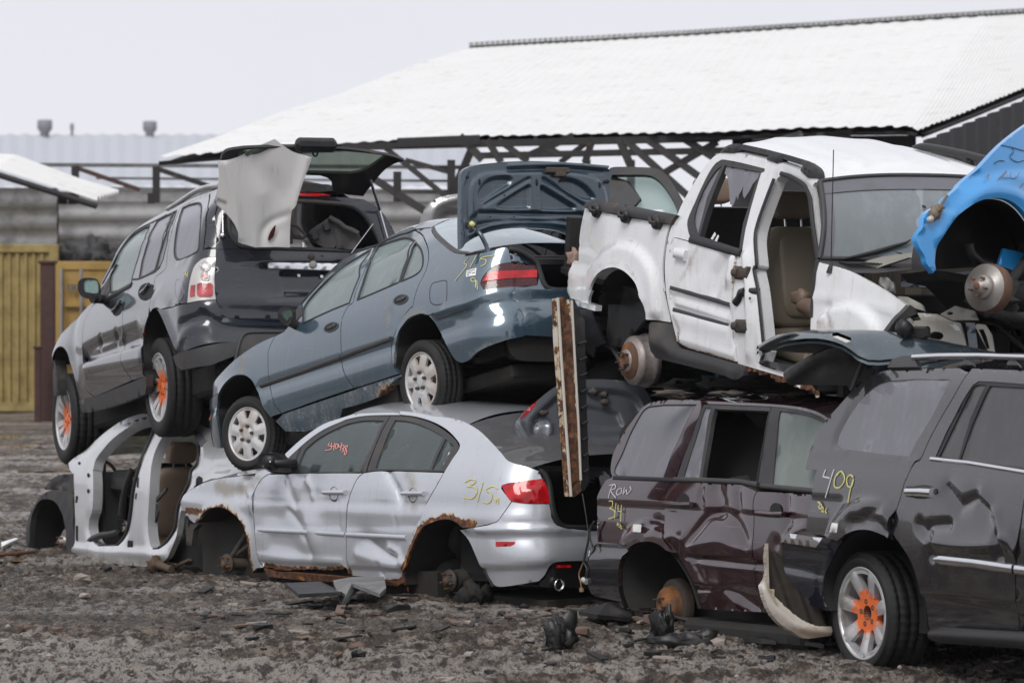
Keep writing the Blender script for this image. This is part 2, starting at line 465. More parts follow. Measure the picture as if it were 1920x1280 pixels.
def paint(name, col, metal=.0, rough=.32, coat=1., ior=1.6, dirt=.25, dirtc=(.17, .145, .12), flake=.06, under=(.3, .3, .3)):
    """car paint: clear coat, wear, 'rust' and 'dirt' attributes, rain specks"""
    m, t = newmat(name); g = G(t); co = g.n('TexCoord').outputs['Object']
    c = g.mix(g.noise(260, 2, co), tuple(x * (1 - flake) for x in col), tuple(min(1, x * (1 + flake)) for x in col))
    # grime streaks and specks
    mp = g.n('Mapping', inp={'Vector': co, 'Scale': (3.2, 3.2, .9)}).outputs[0]
    st = g.noise(2.6, 7, mp, .68); fine = g.noise(42, 6, co, .75)
    da = g.attr('dirt'); d = g.math('ADD', g.ramp(g.math('ADD', g.math('MULTIPLY', st, .75), g.math('MULTIPLY', fine, .35)), .62 - dirt * .25, .95), 0, True)
    d = g.math('MULTIPLY', d, .65); d2 = g.ramp(g.math('ADD', da, g.math('MULTIPLY', g.math('SUBTRACT', g.math('ADD', st, g.math('MULTIPLY', fine, .8)), .9), .9)), .32, .85)
    d = g.math('MAXIMUM', d, g.math('MULTIPLY', d2, .85))
    c = g.mix(d, c, dirtc)
    rs = g.noise(1., 5, g.n('Mapping', inp={'Vector': co, 'Scale': (26, 26, 1.3)}).outputs[0], .7); c = g.mix(g.math('MULTIPLY', g.ramp(rs, .56, .72), .22 + dirt * .3), c, dirtc)
    ss = g.noise(1., 3, g.n('Mapping', inp={'Vector': co, 'Scale': (2.5, 2.5, 160), 'Rotation': (.2, .35, 0)}).outputs[0], .6); c = g.mix(g.math('MULTIPLY', g.ramp(ss, .68, .72), .3), c, (.35, .34, .33))
    # rain specks / stone chips
    vo = g.n('TexVoronoi', inp={'Scale': 55., 'Vector': co}); sp = g.ramp(vo.outputs['Distance'], .2, .1); keep = g.ramp(g.noise(5, 3, co), .56, .66)
    sp = g.math('MULTIPLY', sp, keep); c = g.mix(g.math('MULTIPLY', sp, .35), c, tuple(x * .35 for x in dirtc))
    vo2 = g.n('TexVoronoi', inp={'Scale': 140., 'Vector': co}); dr = g.ramp(vo2.outputs['Distance'], .35, .05)
    # rust
    ra = g.attr('rust'); rn = g.noise(16, 7, co, .72); rf = g.ramp(g.math('ADD', ra, g.math('MULTIPLY', g.math('SUBTRACT', rn, .5), 1.1)), .5, .56)
    rh = g.ramp(g.math('ADD', ra, g.math('MULTIPLY', g.math('SUBTRACT', rn, .5), 1.1)), .36, .52)
    rc = g.mix(g.ramp(g.noise(30, 5, co), .35, .7), (.038, .018, .012), (.17, .065, .025)); rc = g.mix(g.ramp(g.noise(9, 4, co), .55, .75), rc, (.42, .2, .05))
    c = g.mix(g.math('MULTIPLY', rh, .55), c, (.62, .42, .16)); c = g.mix(rf, c, rc)
    inv = g.math('SUBTRACT', 1., g.math('MAXIMUM', rf, g.math('MULTIPLY', d, .8)))
    rg = g.math('ADD', g.math('MULTIPLY', inv, rough - .75), .75)
    nb = g.bump(rn, .5, .006); 
    bm = g.n('Bump', inp={'Height': g.math('MULTIPLY', rn, rf), 'Strength': .7, 'Distance': .008}); bd = g.n('Bump', inp={'Height': dr, 'Strength': .05, 'Distance': .001, 'Normal': bm.outputs[0]})
    p = g.n('BsdfPrincipled', inp={'Base Color': c, 'Roughness': rg, 'Metallic': g.math('MULTIPLY', inv, metal), 'Coat IOR': ior, 'Coat Weight': g.math('MULTIPLY', inv, coat), 'Coat Roughness': g.math('ADD', g.math('MULTIPLY', d, .5), .05), 'Normal': bd.outputs[0]})
    g.out(p.outputs[0]); return m
def glass(name, tint=(.3, .34, .34), film=.12, film_sheen_col=(.42, .46, .46), dark=.0):
    m, t = newmat(name); g = G(t); co = g.n('TexCoord').outputs['Object']
    tr = g.n('BsdfTransparent', inp={'Color': (*tint, 1)}); gl = g.n('BsdfGlossy', inp={'Roughness': .03}); lw = g.n('LayerWeight', inp={'Blend': .5}).outputs['Facing']; fr = g.math('ADD', .06, g.math('MULTIPLY', g.math('POWER', lw, 4.), .9), True)
    a = g.n('MixShader', inp={0: fr, 1: tr.outputs[0], 2: gl.outputs[0]})
    df = g.n('BsdfDiffuse', inp={'Color': (*film_sheen_col, 1)}); mp = g.n('Mapping', inp={'Vector': co, 'Scale': (1.5, 1.5, .7)}).outputs[0]
    k = g.math('ADD', g.math('MULTIPLY', g.ramp(g.noise(5, 7, mp, .7), .42, .9), film * .45), film)
    b = g.n('MixShader', inp={0: k, 1: a.outputs[0], 2: df.outputs[0]}); g.out(b.outputs[0]); return m
def lens(name, col, rough=.12):
    m, t = newmat(name); g = G(t); co = g.n('TexCoord').outputs['Object']; w = g.n('TexVoronoi', inp={'Scale': 60., 'Vector': co}).outputs['Distance']
    c = g.mix(g.ramp(g.noise(9, 3, co), .35, .7), tuple(x * .55 for x in col), col)
    p = g.n('BsdfPrincipled', inp={'Base Color': c, 'Roughness': rough, 'Coat Weight': .4, 'Specular IOR Level': .4}); t.links.new(g.bump(w, .15, .004), p.inputs['Normal']); g.out(p.outputs[0]); return m
def mud(name):
    m, t = newmat(name); g = G(t); co = g.n('TexCoord').outputs['Object']
    st = g.n('Mapping', inp={'Vector': co, 'Scale': (.3, 1.3, 1)}).outputs[0]; st2 = g.n('Mapping', inp={'Vector': co, 'Scale': (1, .55, 1)}).outputs[0]
    big = g.noise(.8, 5, st, .6); mid = g.noise(5.5, 8, st2, .7); fin = g.noise(38, 8, st2, .75); med = g.noise(14, 6, st2, .7)
    c = g.mix(g.ramp(mid, .42, .6), (.07, .05, .036), (.3, .235, .18)); c = g.mix(g.ramp(g.math('ADD', big, g.math('MULTIPLY', mid, .35)), .66, .74), c, (.46, .41, .37)); 
    c = g.mix(g.math('MULTIPLY', g.ramp(med, .5, .58), .9), c, (.045, .032, .023)); c = g.mix(g.math('MULTIPLY', g.ramp(med, .46, .36), .5), c, (.38, .33, .28)); c = g.mix(g.ramp(fin, .53, .62), c, (.02, .014, .01)); c = g.mix(g.math('MULTIPLY', g.ramp(fin, .42, .3), .6), c, (.42, .37, .32))
    vo = g.n('TexVoronoi', inp={'Scale': 22., 'Vector': co}); peb = g.ramp(vo.outputs['Distance'], .3, .12); keep = g.ramp(g.noise(4.3, 3, co), .46, .58); peb = g.math('MULTIPLY', peb, keep)
    pc = g.n('SeparateColor', inp={0: vo.outputs['Color']}).outputs[0]; c = g.mix(g.math('MULTIPLY', peb, .8), c, g.mix(pc, (.03, .03, .03), (.42, .38, .34)))
    wet = g.math('MAXIMUM', g.ramp(big, .46, .36), g.attr('wet'))
    c = g.mix(g.math('MULTIPLY', wet, .45), c, (.07, .055, .04)); r = g.math('SUBTRACT', .72, g.math('MULTIPLY', g.math('MAXIMUM', wet, g.math('MULTIPLY', g.ramp(g.math('ADD', big, g.math('MULTIPLY', mid, .35)), .66, .74), .85)), .5))
    h = g.math('ADD', g.math('MULTIPLY', mid, .8), g.math('ADD', g.math('MULTIPLY', fin, .35), g.math('ADD', g.math('MULTIPLY', peb, .3), g.math('MULTIPLY', med, .6))))
    p = g.n('BsdfPrincipled', inp={'Base Color': c, 'Roughness': r, 'Specular IOR Level': .5, 'Normal': g.bump(h, 1., .16)}); g.out(p.outputs[0]); return m
M = {}
M['silver'] = paint('silver_paint', (.52, .54, .58), metal=.55, rough=.34, dirt=.2, dirtc=(.3, .28, .25))
M['silver2'] = paint('pale_silver_paint', (.6, .61, .63), metal=.4, rough=.36, dirt=.25)
M['blue'] = paint('slate_blue_paint', ior=1.9, col=(.045, .085, .12), metal=.35, rough=.3, dirt=.22, dirtc=(.2, .2, .19))
M['bluein'] = paint('slate_blue_inner_paint', (.025, .05, .075), metal=.2, rough=.4, dirt=.15)
M['black'] = paint('black_blue_paint', ior=1.5, col=(.006, .008, .016), metal=.1, rough=.22, dirt=.05, dirtc=(.05, .05, .052))
M['char'] = paint('charcoal_paint', ior=1.75, col=(.009, .0085, .0105), metal=.15, rough=.26, dirt=.14, dirtc=(.055, .05, .052))
M['maroon'] = paint('maroon_paint', ior=1.75, col=(.022, .003, .007), metal=.2, rough=.2, dirt=.16, dirtc=(.07, .05, .05))
M['white'] = paint('white_paint', (.7, .71, .72), rough=.35, dirt=.48, dirtc=(.36, .31, .26))
M['sky'] = paint('bright_blue_paint', (.02, .26, .62), rough=.3, dirt=.1, dirtc=(.1, .15, .25))
M['offwhite'] = paint('dirty_cream_paint', (.55, .52, .46), rough=.5, coat=.3, dirt=.5, dirtc=(.25, .2, .15))
M['trim'] = plain('black_plastic', (.009, .009, .01), .45, var=.2, bump=.05, dirt=.25)
M['greytrim'] = plain('grey_plastic', (.036, .036, .039), .55, var=.15, bump=.08, dirt=.35)
M['rubber'] = plain('tyre_rubber', (.009, .009, .0095), .7, var=.35, sc=18, bump=.15, dirt=.2, dirtc=(.04, .036, .032))
M['gasket'] = plain('rubber_seal', (.012, .012, .013), .55, var=.1)
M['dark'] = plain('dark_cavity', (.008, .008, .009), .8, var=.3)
M['under'] = plain('underbody_grime', (.016, .015, .014), .8, var=.6, bump=.3, dirt=.4, dirtc=(.04, .033, .026))
M['chrome'] = plain('chrome', (.75, .76, .78), .12, metal=1, var=.05)
M['alloy'] = plain('alloy_wheel', (.6, .6, .61), .35, metal=.7, var=.08, dirt=.35, dirtc=(.2, .18, .16))
M['hubcap'] = plain('silver_hubcap', (.6, .6, .6), .4, metal=.35, var=.08, dirt=.5, dirtc=(.3, .22, .15))
M['rust'] = plain('rusty_steel', (.12, .06, .035), .8, var=.5, sc=25, bump=.4, rustn=.35)
M['rotor'] = plain('worn_brake_rotor', (.3, .28, .26), .4, metal=.6, var=.3, sc=14, bump=.1, dirt=.3, dirtc=(.2, .1, .05))
M['iron'] = plain('cast_iron', (.06, .055, .05), .65, metal=.3, var=.5, bump=.5, dirt=.5, dirtc=(.12, .08, .055))
M['red'] = lens('red_lens', (.6, .006, .012)); M['redd'] = lens('dark_red_lens', (.07, .004, .006)); M['clear'] = lens('clear_lens', (.6, .58, .56)); M['pink'] = lens('pink_lens', (.5, .07, .08)); M['amber'] = lens('amber_lens', (.7, .16, .02))
M['glass'] = glass('side_glass', (.28, .32, .32), .2, (.26, .32, .33)); M['glassL'] = glass('pale_glass', (.25, .3, .3), .36, (.42, .5, .5)); M['glassD'] = glass('tinted_glass', (.03, .03, .035), .4, (.4, .4, .45)); M['glassC'] = glass('clear_glass', (.5, .56, .54), .06); M['frost'] = glass('misted_glass', (.4, .45, .47), .5, (.6, .68, .74)); M['glassT'] = glass('dull_tinted_glass', (.03, .03, .035), .36, (.2, .2, .21))  # tinted panes: the grey film colour also paints in reflected sky
M['tan'] = plain('tan_leather', (.2, .14, .105), .5, var=.15, bump=.1, dirt=.2); M['beige'] = plain('beige_cloth', (.3, .22, .16), .85, var=.15); M['taupe'] = plain('taupe_leather', (.2, .17, .13), .42, var=.15, bump=.1)
M['seatd'] = plain('dark_cloth', (.03, .03, .03), .85, var=.2); M['headl'] = plain('grey_headliner', (.3, .29, .26), .9, var=.1)
M['orange'] = plain('orange_spray', (.85, .17, .03), .55, var=.15)
M['yel'] = plain('yellow_marker', (.58, .55, .2), .5, var=.1); M['wht'] = plain('white_marker', (.62, .58, .6), .5, var=.1); M['redm'] = plain('red_marker', (.75, .28, .24), .5, var=.1); M['paper'] = plain('paper_label', (.75, .75, .73), .7, var=.03); M['ink'] = plain('printed_ink', (.12, .12, .13), .7)
M['wire'] = plain('cable', (.03, .03, .03), .5); M['copper'] = plain('brown_cable', (.2, .12, .06), .5)
def rimpaint(name):
    m, t = newmat(name); g = G(t); co = g.n('TexCoord').outputs['Object']
    k = g.ramp(g.math('ADD', g.attr('orange'), g.math('MULTIPLY', g.math('SUBTRACT', g.noise(22, 6, co, .75), .5), 1.1)), .42, .6)
    c = g.mix(g.ramp(g.noise(7, 5, co), .5, .75), (.6, .6, .61), (.35, .33, .31)); c = g.mix(k, c, (.72, .15, .035))
    p = g.n('BsdfPrincipled', inp={'Base Color': c, 'Roughness': .42, 'Metallic': g.math('MULTIPLY', g.math('SUBTRACT', 1., k), .6)}); g.out(p.outputs[0]); return m
M['rimor'] = rimpaint('alloy_with_orange_spray')
M['mmir'] = plain('misted_mirror', (.22, .33, .31), .25, var=.5, sc=60)
# ---------------------------------------------------------------- wheels, hubs and seats
def circ(r, n=48, c=(0, 0)): return [(c[0] + r * math.cos(2 * PI * i / n), c[1] + r * math.sin(2 * PI * i / n)) for i in range(n)]
def wedge(a, da0, da1, r0, r1, n=5):
    p = [(r1 * math.cos(a + da1 * (2 * i / n - 1)), r1 * math.sin(a + da1 * (2 * i / n - 1))) for i in range(n + 1)]
    q = [(r0 * math.cos(a + da0 * (1 - 2 * i / n)), r0 * math.sin(a + da0 * (1 - 2 * i / n))) for i in range(n + 1)]
    return p + q
def wheel(parent, c, ax, ay, az, R, w, rr, style, mat, rot=0., label=None):
    """c = centre of the outer wheel face; ay = outward"""
    ax, ay, az = map(unit, (ax, ay, az)); c = np.array(c); cr, sr = math.cos(rot), math.sin(rot); e1, e2 = ax * cr + az * sr, az * cr - ax * sr
    mb = MB(); sf = Plane(c, e1, e2, rng=rr * 1.2); sf.n = ay
    orr = {'orange': lambda V, P: np.clip(1.05 - np.hypot(V[:, 0], V[:, 1]) / (rr * .95), 0, 1)} if mat is M['rimor'] else None
    rad = lambda V: np.hypot(V[:, 0], V[:, 1])
    if style == 'hubcap':
        holes = [wedge(2 * PI * (i + .5) / 7, .115, .2, rr * .6, rr * .9) for i in range(7)]
        def dsp(V):
            r = rad(V) / rr; a = np.arctan2(V[:, 1], V[:, 0]); k = np.abs(((a / (2 * PI) * 7) % 1) - .5) * 2   # 1 on spoke
            return .022 * (1 - r ** 2) + .012 * (k - .5) * sstep(.2, .6, r) * sstep(1.0, .8, r) - .014 * np.exp(-((r - .3) / .06) ** 2)
        panel(mb, sf, circ(rr * .96), holes, 0, 0, .014, .018, dsp, orr, 0, None, True)
        for i in range(5):
            a = 2 * PI * i / 5 + .3; q = c + e1 * (rr * .3 * math.cos(a)) + e2 * (rr * .3 * math.sin(a)); lathe(mb, q, ay, [(.013, 0), (.013, .03), (.009, .036), (0.0005, .037)], 10, 1)
    elif style == 'seven':
        holes = [wedge(2 * PI * (i + .5) / 7, .13, .27, rr * .42, rr * .88) for i in range(7)] + [circ(rr * .17, 24)[::-1]]
        def dsp(V):
            r = rad(V) / rr; a = np.arctan2(V[:, 1], V[:, 0]); k = np.abs(((a / (2 * PI) * 7) % 1) - .5) * 2
            return -.03 * sstep(.9, .35, r) + .010 * sstep(.6, .9, k) * sstep(.25, .5, r) - .006 * sstep(.9, 1, k) * sstep(.3, .5, r)
        panel(mb, sf, circ(rr * .97, 64), holes, 0, 0, .017, .035, dsp, orr, 0, None, True)
        lathe(mb, c - ay * .09, ay, [(.001, 0), (rr * .17, 0), (rr * .17, .06)], 20, 1)
        for i in range(5):
            a = 2 * PI * i / 5 + .3; q = c - ay * .05 + e1 * (rr * .26 * math.cos(a)) + e2 * (rr * .26 * math.sin(a)); lathe(mb, q, ay, [(.016, 0), (.016, .022), (.01, .024), (.001, .012)], 10, 1)
    else:  # six double spokes
        holes = [wedge(2 * PI * (i + .5) / 6, .1, .23, rr * .34, rr * .87) for i in range(6)] + [wedge(2 * PI * i / 6, .02, .07, rr * .45, rr * .86) for i in range(6)]
        dsp = lambda V: -.03 * sstep(.95, .2, rad(V) / rr) + .012 * np.exp(-(rad(V) / rr / .16) ** 4)
        panel(mb, sf, circ(rr * .97, 64), holes, 0, 0, .017, .04, dsp, orr, 0, None, True)
        for i in range(6):
            a = 2 * PI * i / 6; q = c - ay * .04 + e1 * (rr * .22 * math.cos(a)) + e2 * (rr * .22 * math.sin(a)); lathe(mb, q, ay, [(.011, 0), (.011, .014), (.001, .016)], 10, 1)
    lathe(mb, c, ay, [(rr * .9, -.03), (rr * .95, -.012), (rr * .965, .004), (rr * 1.01, .012), (rr * 1.035, .008), (rr * 1.03, -.01), (rr * .97, -.03), (rr * .95, -w * .8)], 64, 0, attrs={'orange': lambda r, i, j: .0} if orr else None)
    wo = mb.build('wheel', [mat, M['iron']], parent, label)
    t = MB(); G_ = .009; x0 = -w * .5; prof = [(rr * .98, -w * .9), (rr * 1.1, -w * .99), ((R + rr) / 2, -w * 1.03), (R - .03, -w * .99), (R - .008, -w * .93)]
    for q in (.86, .66, .64, .6, .58, .44, .42, .38, .36, .18, .16, .12, .10): prof.append((R - (G_ if q in (.64, .6, .42, .38, .16, .12) else 0), -w * q))
    prof += [(R, -w * .04), (R - .012, .005), (R - .035, .014), ((R + rr) * .5 + .012, .022), ((R + rr) * .5, .0215), ((R + rr) * .5 - .012, .022), (rr * 1.12, .02), (rr * 1.04, .012), (rr * 1.0, .002)]
    n = 132; K = len(prof); wob = lambda i, j: (-.006 if (i % 3 == 0 and 4 <= j <= K - 9) else 0) if j not in (99,) else 0
    lathe(t, c, ay, prof, n, 0, True, wob); t.build('tyre', M['rubber'], wo)
    b = MB(); lathe(b, c - ay * .1, ay, [(.001, .012), (.06, .012), (.065, 0), (rr * .72, 0), (rr * .72, -.02), (.001, -.02)], 32, 0)
    lathe(b, c - ay * (w * .8), ay, [(.001, 0), (rr * .93, 0)], 32, 1); b.build('brake_disc', [M['rotor'], M['dark']], wo); return wo
def hub(parent, c, ay, kind='rotor', r=.13, name='wheel_hub', studs=5, rot=.3):
    ay = unit(ay); c = np.array(c); up = np.array([0, 0, 1.]); B = unit(np.cross(ay, up)); Cc = np.cross(ay, B); mb = MB()
    if kind == 'drum': pr = [(.001, .0), (r * .28, .0), (r * .29, .012), (r * .32, .012), (r * .34, -.008), (r * .55, -.01), (r * .62, -.022), (r * .93, -.03), (r, -.045), (r, -.07), (r * 1.05, -.075), (r * 1.05, -.1), (r * 1.12, -.1), (r * 1.12, -.125), (.001, -.125)]; sr = r * .45
    elif kind == 'rotor': pr = [(.001, .03), (r * .2, .03), (r * .22, .02), (r * .3, .02), (r * .31, .0), (r * .5, 0), (r * .52, -.03), (r * .55, -.045), (r, -.045), (r, -.053), (r * .97, -.056), (r * .97, -.062), (r, -.065), (r, -.073), (.001, -.073)]; sr = r * .4
    else: pr = [(.001, .025), (r * .22, .025), (r * .3, .035), (r * .36, .03), (r * .38, .0), (r * .9, .0), (r * .95, -.012), (r * .6, -.02), (r * .55, -.08), (.001, -.09)]; sr = r * .68
    lathe(mb, c, ay, pr, 40, 0)
    for i in range(studs):
        a = 2 * PI * i / studs + rot; q = c + B * (sr * math.cos(a)) + Cc * (sr * math.sin(a)); tube(mb, [q - ay * .01, q + ay * .036], .0065, 8, 1)
    if kind != 'drum': lathe(mb, c, ay, [(.001, .034), (.02, .034), (.022, .03), (.022, .02)], 16, 1)
    return mb.build(name, [M['rotor'] if kind == 'rotor' else M['rust'] if kind == 'drum' else M['iron'], M['rust'] if kind != 'drum' else M['iron']], parent)
def arm(parent, pts, r, mat='iron', name='suspension_arm', lump=0.0, seed=1):
    mb = MB(); tube(mb, pts, r, 8)
    if lump: blob(mb, pts[-1], lump, seed, 6, rough=.5)
    return mb.build(name, M[mat], parent)
def seat(parent, c, x, y, z, mat='beige', w=.5, rec=.35, head=True, name='seat', hgt=.62):
    """seat at local x (hip), y centre, z cushion top; rec = recline"""
    A = (c.ax, c.ay, c.az); mb = MB(); bk = unit(-c.ax * rec + c.az); fw = unit(np.cross(c.ay, bk)); fw = fw if fw @ c.ax > 0 else -fw
    def pad(o, e1, e2, e3, a, b, d, n=3, mi=0):
        # soft box from superellipsoid
        V = []; F = []; m = 14
        for i in range(m + 1):
            th = PI * i / m
            for j in range(2 * m):
                f = PI * j / m; s = lambda q, e: math.copysign(abs(q) ** e, q)
                p = (s(math.sin(th), .45) * s(math.cos(f), .4) * a, s(math.sin(th), .45) * s(math.sin(f), .4) * b, s(math.cos(th), .45) * d)
                V.append(o + e1 * p[0] + e2 * p[1] + e3 * p[2])
        for i in range(m):
            for j in range(2 * m): F.append((i * 2 * m + j, i * 2 * m + (j + 1) % (2 * m), (i + 1) * 2 * m + (j + 1) % (2 * m), (i + 1) * 2 * m + j))
        mb.add(V, F, mi)
    o = c.L(x, y, z); pad(o + c.ax * .25 - c.az * .08, c.ax, c.ay, c.az, .28, w / 2, .1)
    pad(o + bk * hgt * .5, fw, c.ay, bk, .075, w / 2, hgt * .5); pad(o + bk * hgt * .5 + fw * .03, fw, c.ay, bk, .07, w * .3, hgt * .42)
    if head:
        pad(o + bk * (hgt + .14), fw, c.ay, bk, .05, w * .27, .09)
        for s in (-1, 1): tube(mb, [o + bk * (hgt - .02) + c.ay * s * .06, o + bk * (hgt + .1) + c.ay * s * .06], .007, 6, 1)
    return mb.build(name, [M[mat], M['chrome']], parent)
def well(parent, c, px, depth=.42, mat='dark', name='wheel_arch_liner', sf=None, inn=.012, back=True):
    """liner swept inwards from a traced arch"""
    E = (sf or c).P((sf or c).invs(px), -inn); mb = MB(); rows = [E, E - c.ay * depth * .5, E - c.ay * depth]
    loft(mb, rows); k = len(E)
    if back: mb.add(rows[-1], [tuple(range(k))])
    return mb.build(name, M[mat], parent)
def text_strokes(name, car, strokes, mat, parent, w=.009, off=.004, sf=None):
    mb = MB()
    for s in strokes: ribbon(mb, sf or car, s, w, .0012, off, h=.012)
    return mb.build(name, M[mat], parent)
# ---------------------------------------------------------------- camera, light, sky
sc = bpy.context.scene
cam = bpy.data.cameras.new('camera'); co = bpy.data.objects.new('camera', cam); COL.objects.link(co); sc.camera = co
co.location = (0, 0, CAMH); co.rotation_euler = (PI / 2, 0, 0); cam.sensor_width = 36; cam.lens = FPX / 1920 * 36; cam.shift_y = -100 / 1920
cam.clip_end = 3000; cam.clip_start = .5; cam.dof.use_dof = True; cam.dof.focus_distance = 23.8; cam.dof.aperture_fstop = 3.8
w = bpy.data.worlds.new('World'); sc.world = w; w.use_nodes = True; nt = w.node_tree; nt.nodes.clear(); g = G(nt)
SUN_EL, SUN_ROT = math.radians(48), math.radians(200)
sky = g.n('TexSky', sky_type='NISHITA', sun_disc=False, sun_elevation=SUN_EL, sun_rotation=SUN_ROT, air_density=1., dust_density=4., ozone_density=1.)
hs = g.n('HueSaturation', inp={'Color': sky.outputs[0], 'Saturation': .12, 'Value': 1.0})
# overcast: even cloud cover, a little darker to the zenith side seen over the shed
nrm = g.n('TexCoord').outputs['Generated']; zz = g.n('SeparateXYZ', inp={0: nrm}).outputs[2]
cl = g.mix(g.ramp(zz, .0, .16), (7.1, 7.15, 7.65), (6.2, 6.2, 6.75)); cn = g.n('TexNoise', inp={'Scale': 2.2, 'Detail': 6., 'Vector': nrm}).outputs[0]
cl2 = g.mix(g.ramp(zz, .25, .9), cl, (8.5, 8.6, 9.0)); cl3 = g.mix(g.math('MULTIPLY', g.ramp(cn, .35, .75), .28), cl2, (4.6, 4.7, 5.2))
mx = g.mix(.86, hs.outputs[0], cl3)
bg = g.n('Background', inp={'Color': mx, 'Strength': .1}); o = g.n('OutputWorld'); nt.links.new(bg.outputs[0], o.inputs[0])
sl = bpy.data.lights.new('sun', 'SUN'); so = bpy.data.objects.new('sun', sl); COL.objects.link(so); sl.energy = 1.25; sl.angle = math.radians(25); sl.color = (1, .97, .93)
d = Vector((math.sin(SUN_ROT) * math.cos(SUN_EL), math.cos(SUN_ROT) * math.cos(SUN_EL), math.sin(SUN_EL))); so.rotation_euler = d.to_track_quat('Z', 'Y').to_euler(); so.location = d * 50
sc.view_settings.view_transform = 'Standard'; sc.view_settings.look = 'None'; sc.view_settings.exposure = 0.42; sc.view_settings.gamma = 1
sc.render.engine = 'CYCLES'; sc.cycles.max_bounces = 8; sc.cycles.transparent_max_bounces = 16
# ---------------------------------------------------------------- ground
def gz(x, y):
    """height of the mud"""
    x = np.asarray(x, float); y = np.asarray(y, float)
    return -.10 * sstep(23.8, 20.6, y) - .02 * sstep(20, 17, y) - .2 * sstep(-.9, -2.2, x) * sstep(26.3, 28.3, y) * sstep(46, 36, y)
def ground_z(x, y):
    b = gz(x, y); far = sstep(50, 28, y)
    n = (fbm(x * 1.1, y * .5, 3) - .5) * .07 + (fbm(x * 3.1 + 5, y * 1.5, 4) - .5) * .07 + (np.abs(fbm(x * 6.5, y * 3 + 3, 4) - .5)) * -.08 + .01 + (np.abs(fbm(x * 15, y * 8, 3) - .5)) * -.16 + .018 + (fbm(x * 45, y * 30, 2) - .5) * .035 - .05 * sstep(22.5, 23.2, y) * sstep(32, 28, y)
    rut = 0
    for cx, s, dp in ((-1.2, .22, .05), (.7, .25, .05), (2.1, .2, .04), (-3.0, .25, .06)):
        d = (x - cx) * .45 + (y - 19.6) * .89 + .25 * np.sin(x * .9 + cx); rut = rut - dp * np.exp(-(d / s) ** 2) + dp * .7 * np.exp(-((np.abs(d) - s * 1.7) / (s * .6)) ** 2)
    flat = np.exp(-(((x - .8) / 5) ** 2)) * sstep(21.6, 23.0, y) * sstep(31, 26, y) * .4
    return b + (n * (1 - flat) + rut * sstep(22.5, 20.5, y)) * (.3 + .7 * far)
xs = np.concatenate([-np.geomspace(7, 900, 40)[::-1], np.linspace(-6.95, 7, 520), np.geomspace(7.1, 900, 40)])
ys = np.concatenate([np.linspace(-60, 14, 12), np.linspace(14.3, 28, 560), np.linspace(28.03, 50, 330), np.geomspace(50.5, 2500, 50)])
Xg, Yg = np.meshgrid(xs, ys); Zg = ground_z(Xg, Yg)
nx, ny = len(xs), len(ys); vv = np.stack([Xg, Yg, Zg], -1).reshape(-1, 3)
ii = np.arange(nx * ny).reshape(ny, nx); quads = np.stack([ii[:-1, :-1], ii[:-1, 1:], ii[1:, 1:], ii[1:, :-1]], -1).reshape(-1, 4)
me = bpy.data.meshes.new('ground'); me.from_pydata(vv.tolist(), [], quads.tolist()); me.materials.append(mud('mud')); me.polygons.foreach_set('use_smooth', [True] * len(quads))
aw = me.attributes.new('wet', 'FLOAT', 'POINT'); base = gz(vv[:, 0], vv[:, 1]); aw.data.foreach_set('value', np.clip((base - .015 - vv[:, 2]) / .03, 0, 1).astype(float))
gr = bpy.data.objects.new('ground', me); COL.objects.link(gr); gr['kind'] = 'structure'
# ================================================================ silver saloon at the bottom of the stack
z1, z2, z3, z4, z5, z6 = Z(340, 760, 6.4), Z(640, 760, 6.4), Z(340, 940, 6.4), Z(640, 940, 6.4), Z(860, 860, 4.923), Z(940, 700, 5.82)
c = Car((841.6, 1087.5), (424.4, 1056.4), 24.4, 2.64, .72,
        [(-.3, .78), (-.16, .84), (0, .865), (.2, .877), (.38, .874), (.47, .872), (.5, .862), (.62, .845), (.72, .815), (.9, .71), (1.05, .60), (1.13, .52), (1.2, .42)],
        [(-.3, -.9), (0, -.97), (.25, -.99), (.33, -.96), (.5, -.94), (.7, -.9), (1.2, -.9)], .36, front=(2.3, .16))
T = thing('silver_sedan', 'dented silver sedan on bare hubs, rusted wheel arches, 315 written above its bumper', 'car', tuple(c.L(1.2, 0, -.3)))
SM = M['silver']
# door line shared points
front_gap = C(z1((1085, 805), (1000, 850), (940, 910), (885, 1010), (858, 1120), (855, 1250)) + z3((868, 250), (885, 450), (905, 620), (935, 740), (965, 795)))
mid_gap = C(z2((265, 808), (190, 880), (120, 1030), (75, 1180)) + z4((70, 50), (58, 250), (60, 500), (62, 700), (90, 880)))
rear_gap = C(z2((1235, 795), (1150, 950), (1050, 1120), (970, 1280)) + z4((930, 210), (860, 400), (800, 600), (740, 780)), 4)
arch_f = C(z3((175, 255), (240, 200), (310, 110), (430, 66), (540, 85), (640, 150), (720, 235), (770, 330), (800, 450), (815, 600), (830, 720), (850, 860)), 3)
arch_r = C(z4((760, 1000), (745, 880), (790, 760), (825, 640), (860, 560), (905, 450), (960, 340), (1050, 275), (1150, 235), (1270, 212), (1370, 238), (1450, 300), (1480, 322)), 3)
rust = att(c, [(arch_f, .09, .62), (arch_r[:-2], .085, .9), (z3((1000, 800), (1300, 850), (1700, 860), (1920, 850)), .085, 1.0), (z3((60, 100), (200, 120), (240, 120)), .05, .95), (z4((0, 780), (90, 860)), .05, .8), (z4((480, 960), (650, 950)), .035, .8), (z4((1150, 250), (1600, 270)), .075, .85)])
dirt = att(c, [(z1((430, 960), (550, 1010), (700, 1000), (820, 960)), .13, .9), (z1((820, 830), (950, 900)), .07, .7), (z2((800, 800), (850, 950), (860, 1200)), .13, .75), (z4((780, 0), (750, 250)), .1, .5), (z3((750, 0), (830, 500)), .05, .4)])
atts = {'rust': rust, 'dirt': dirt}
body = MB()
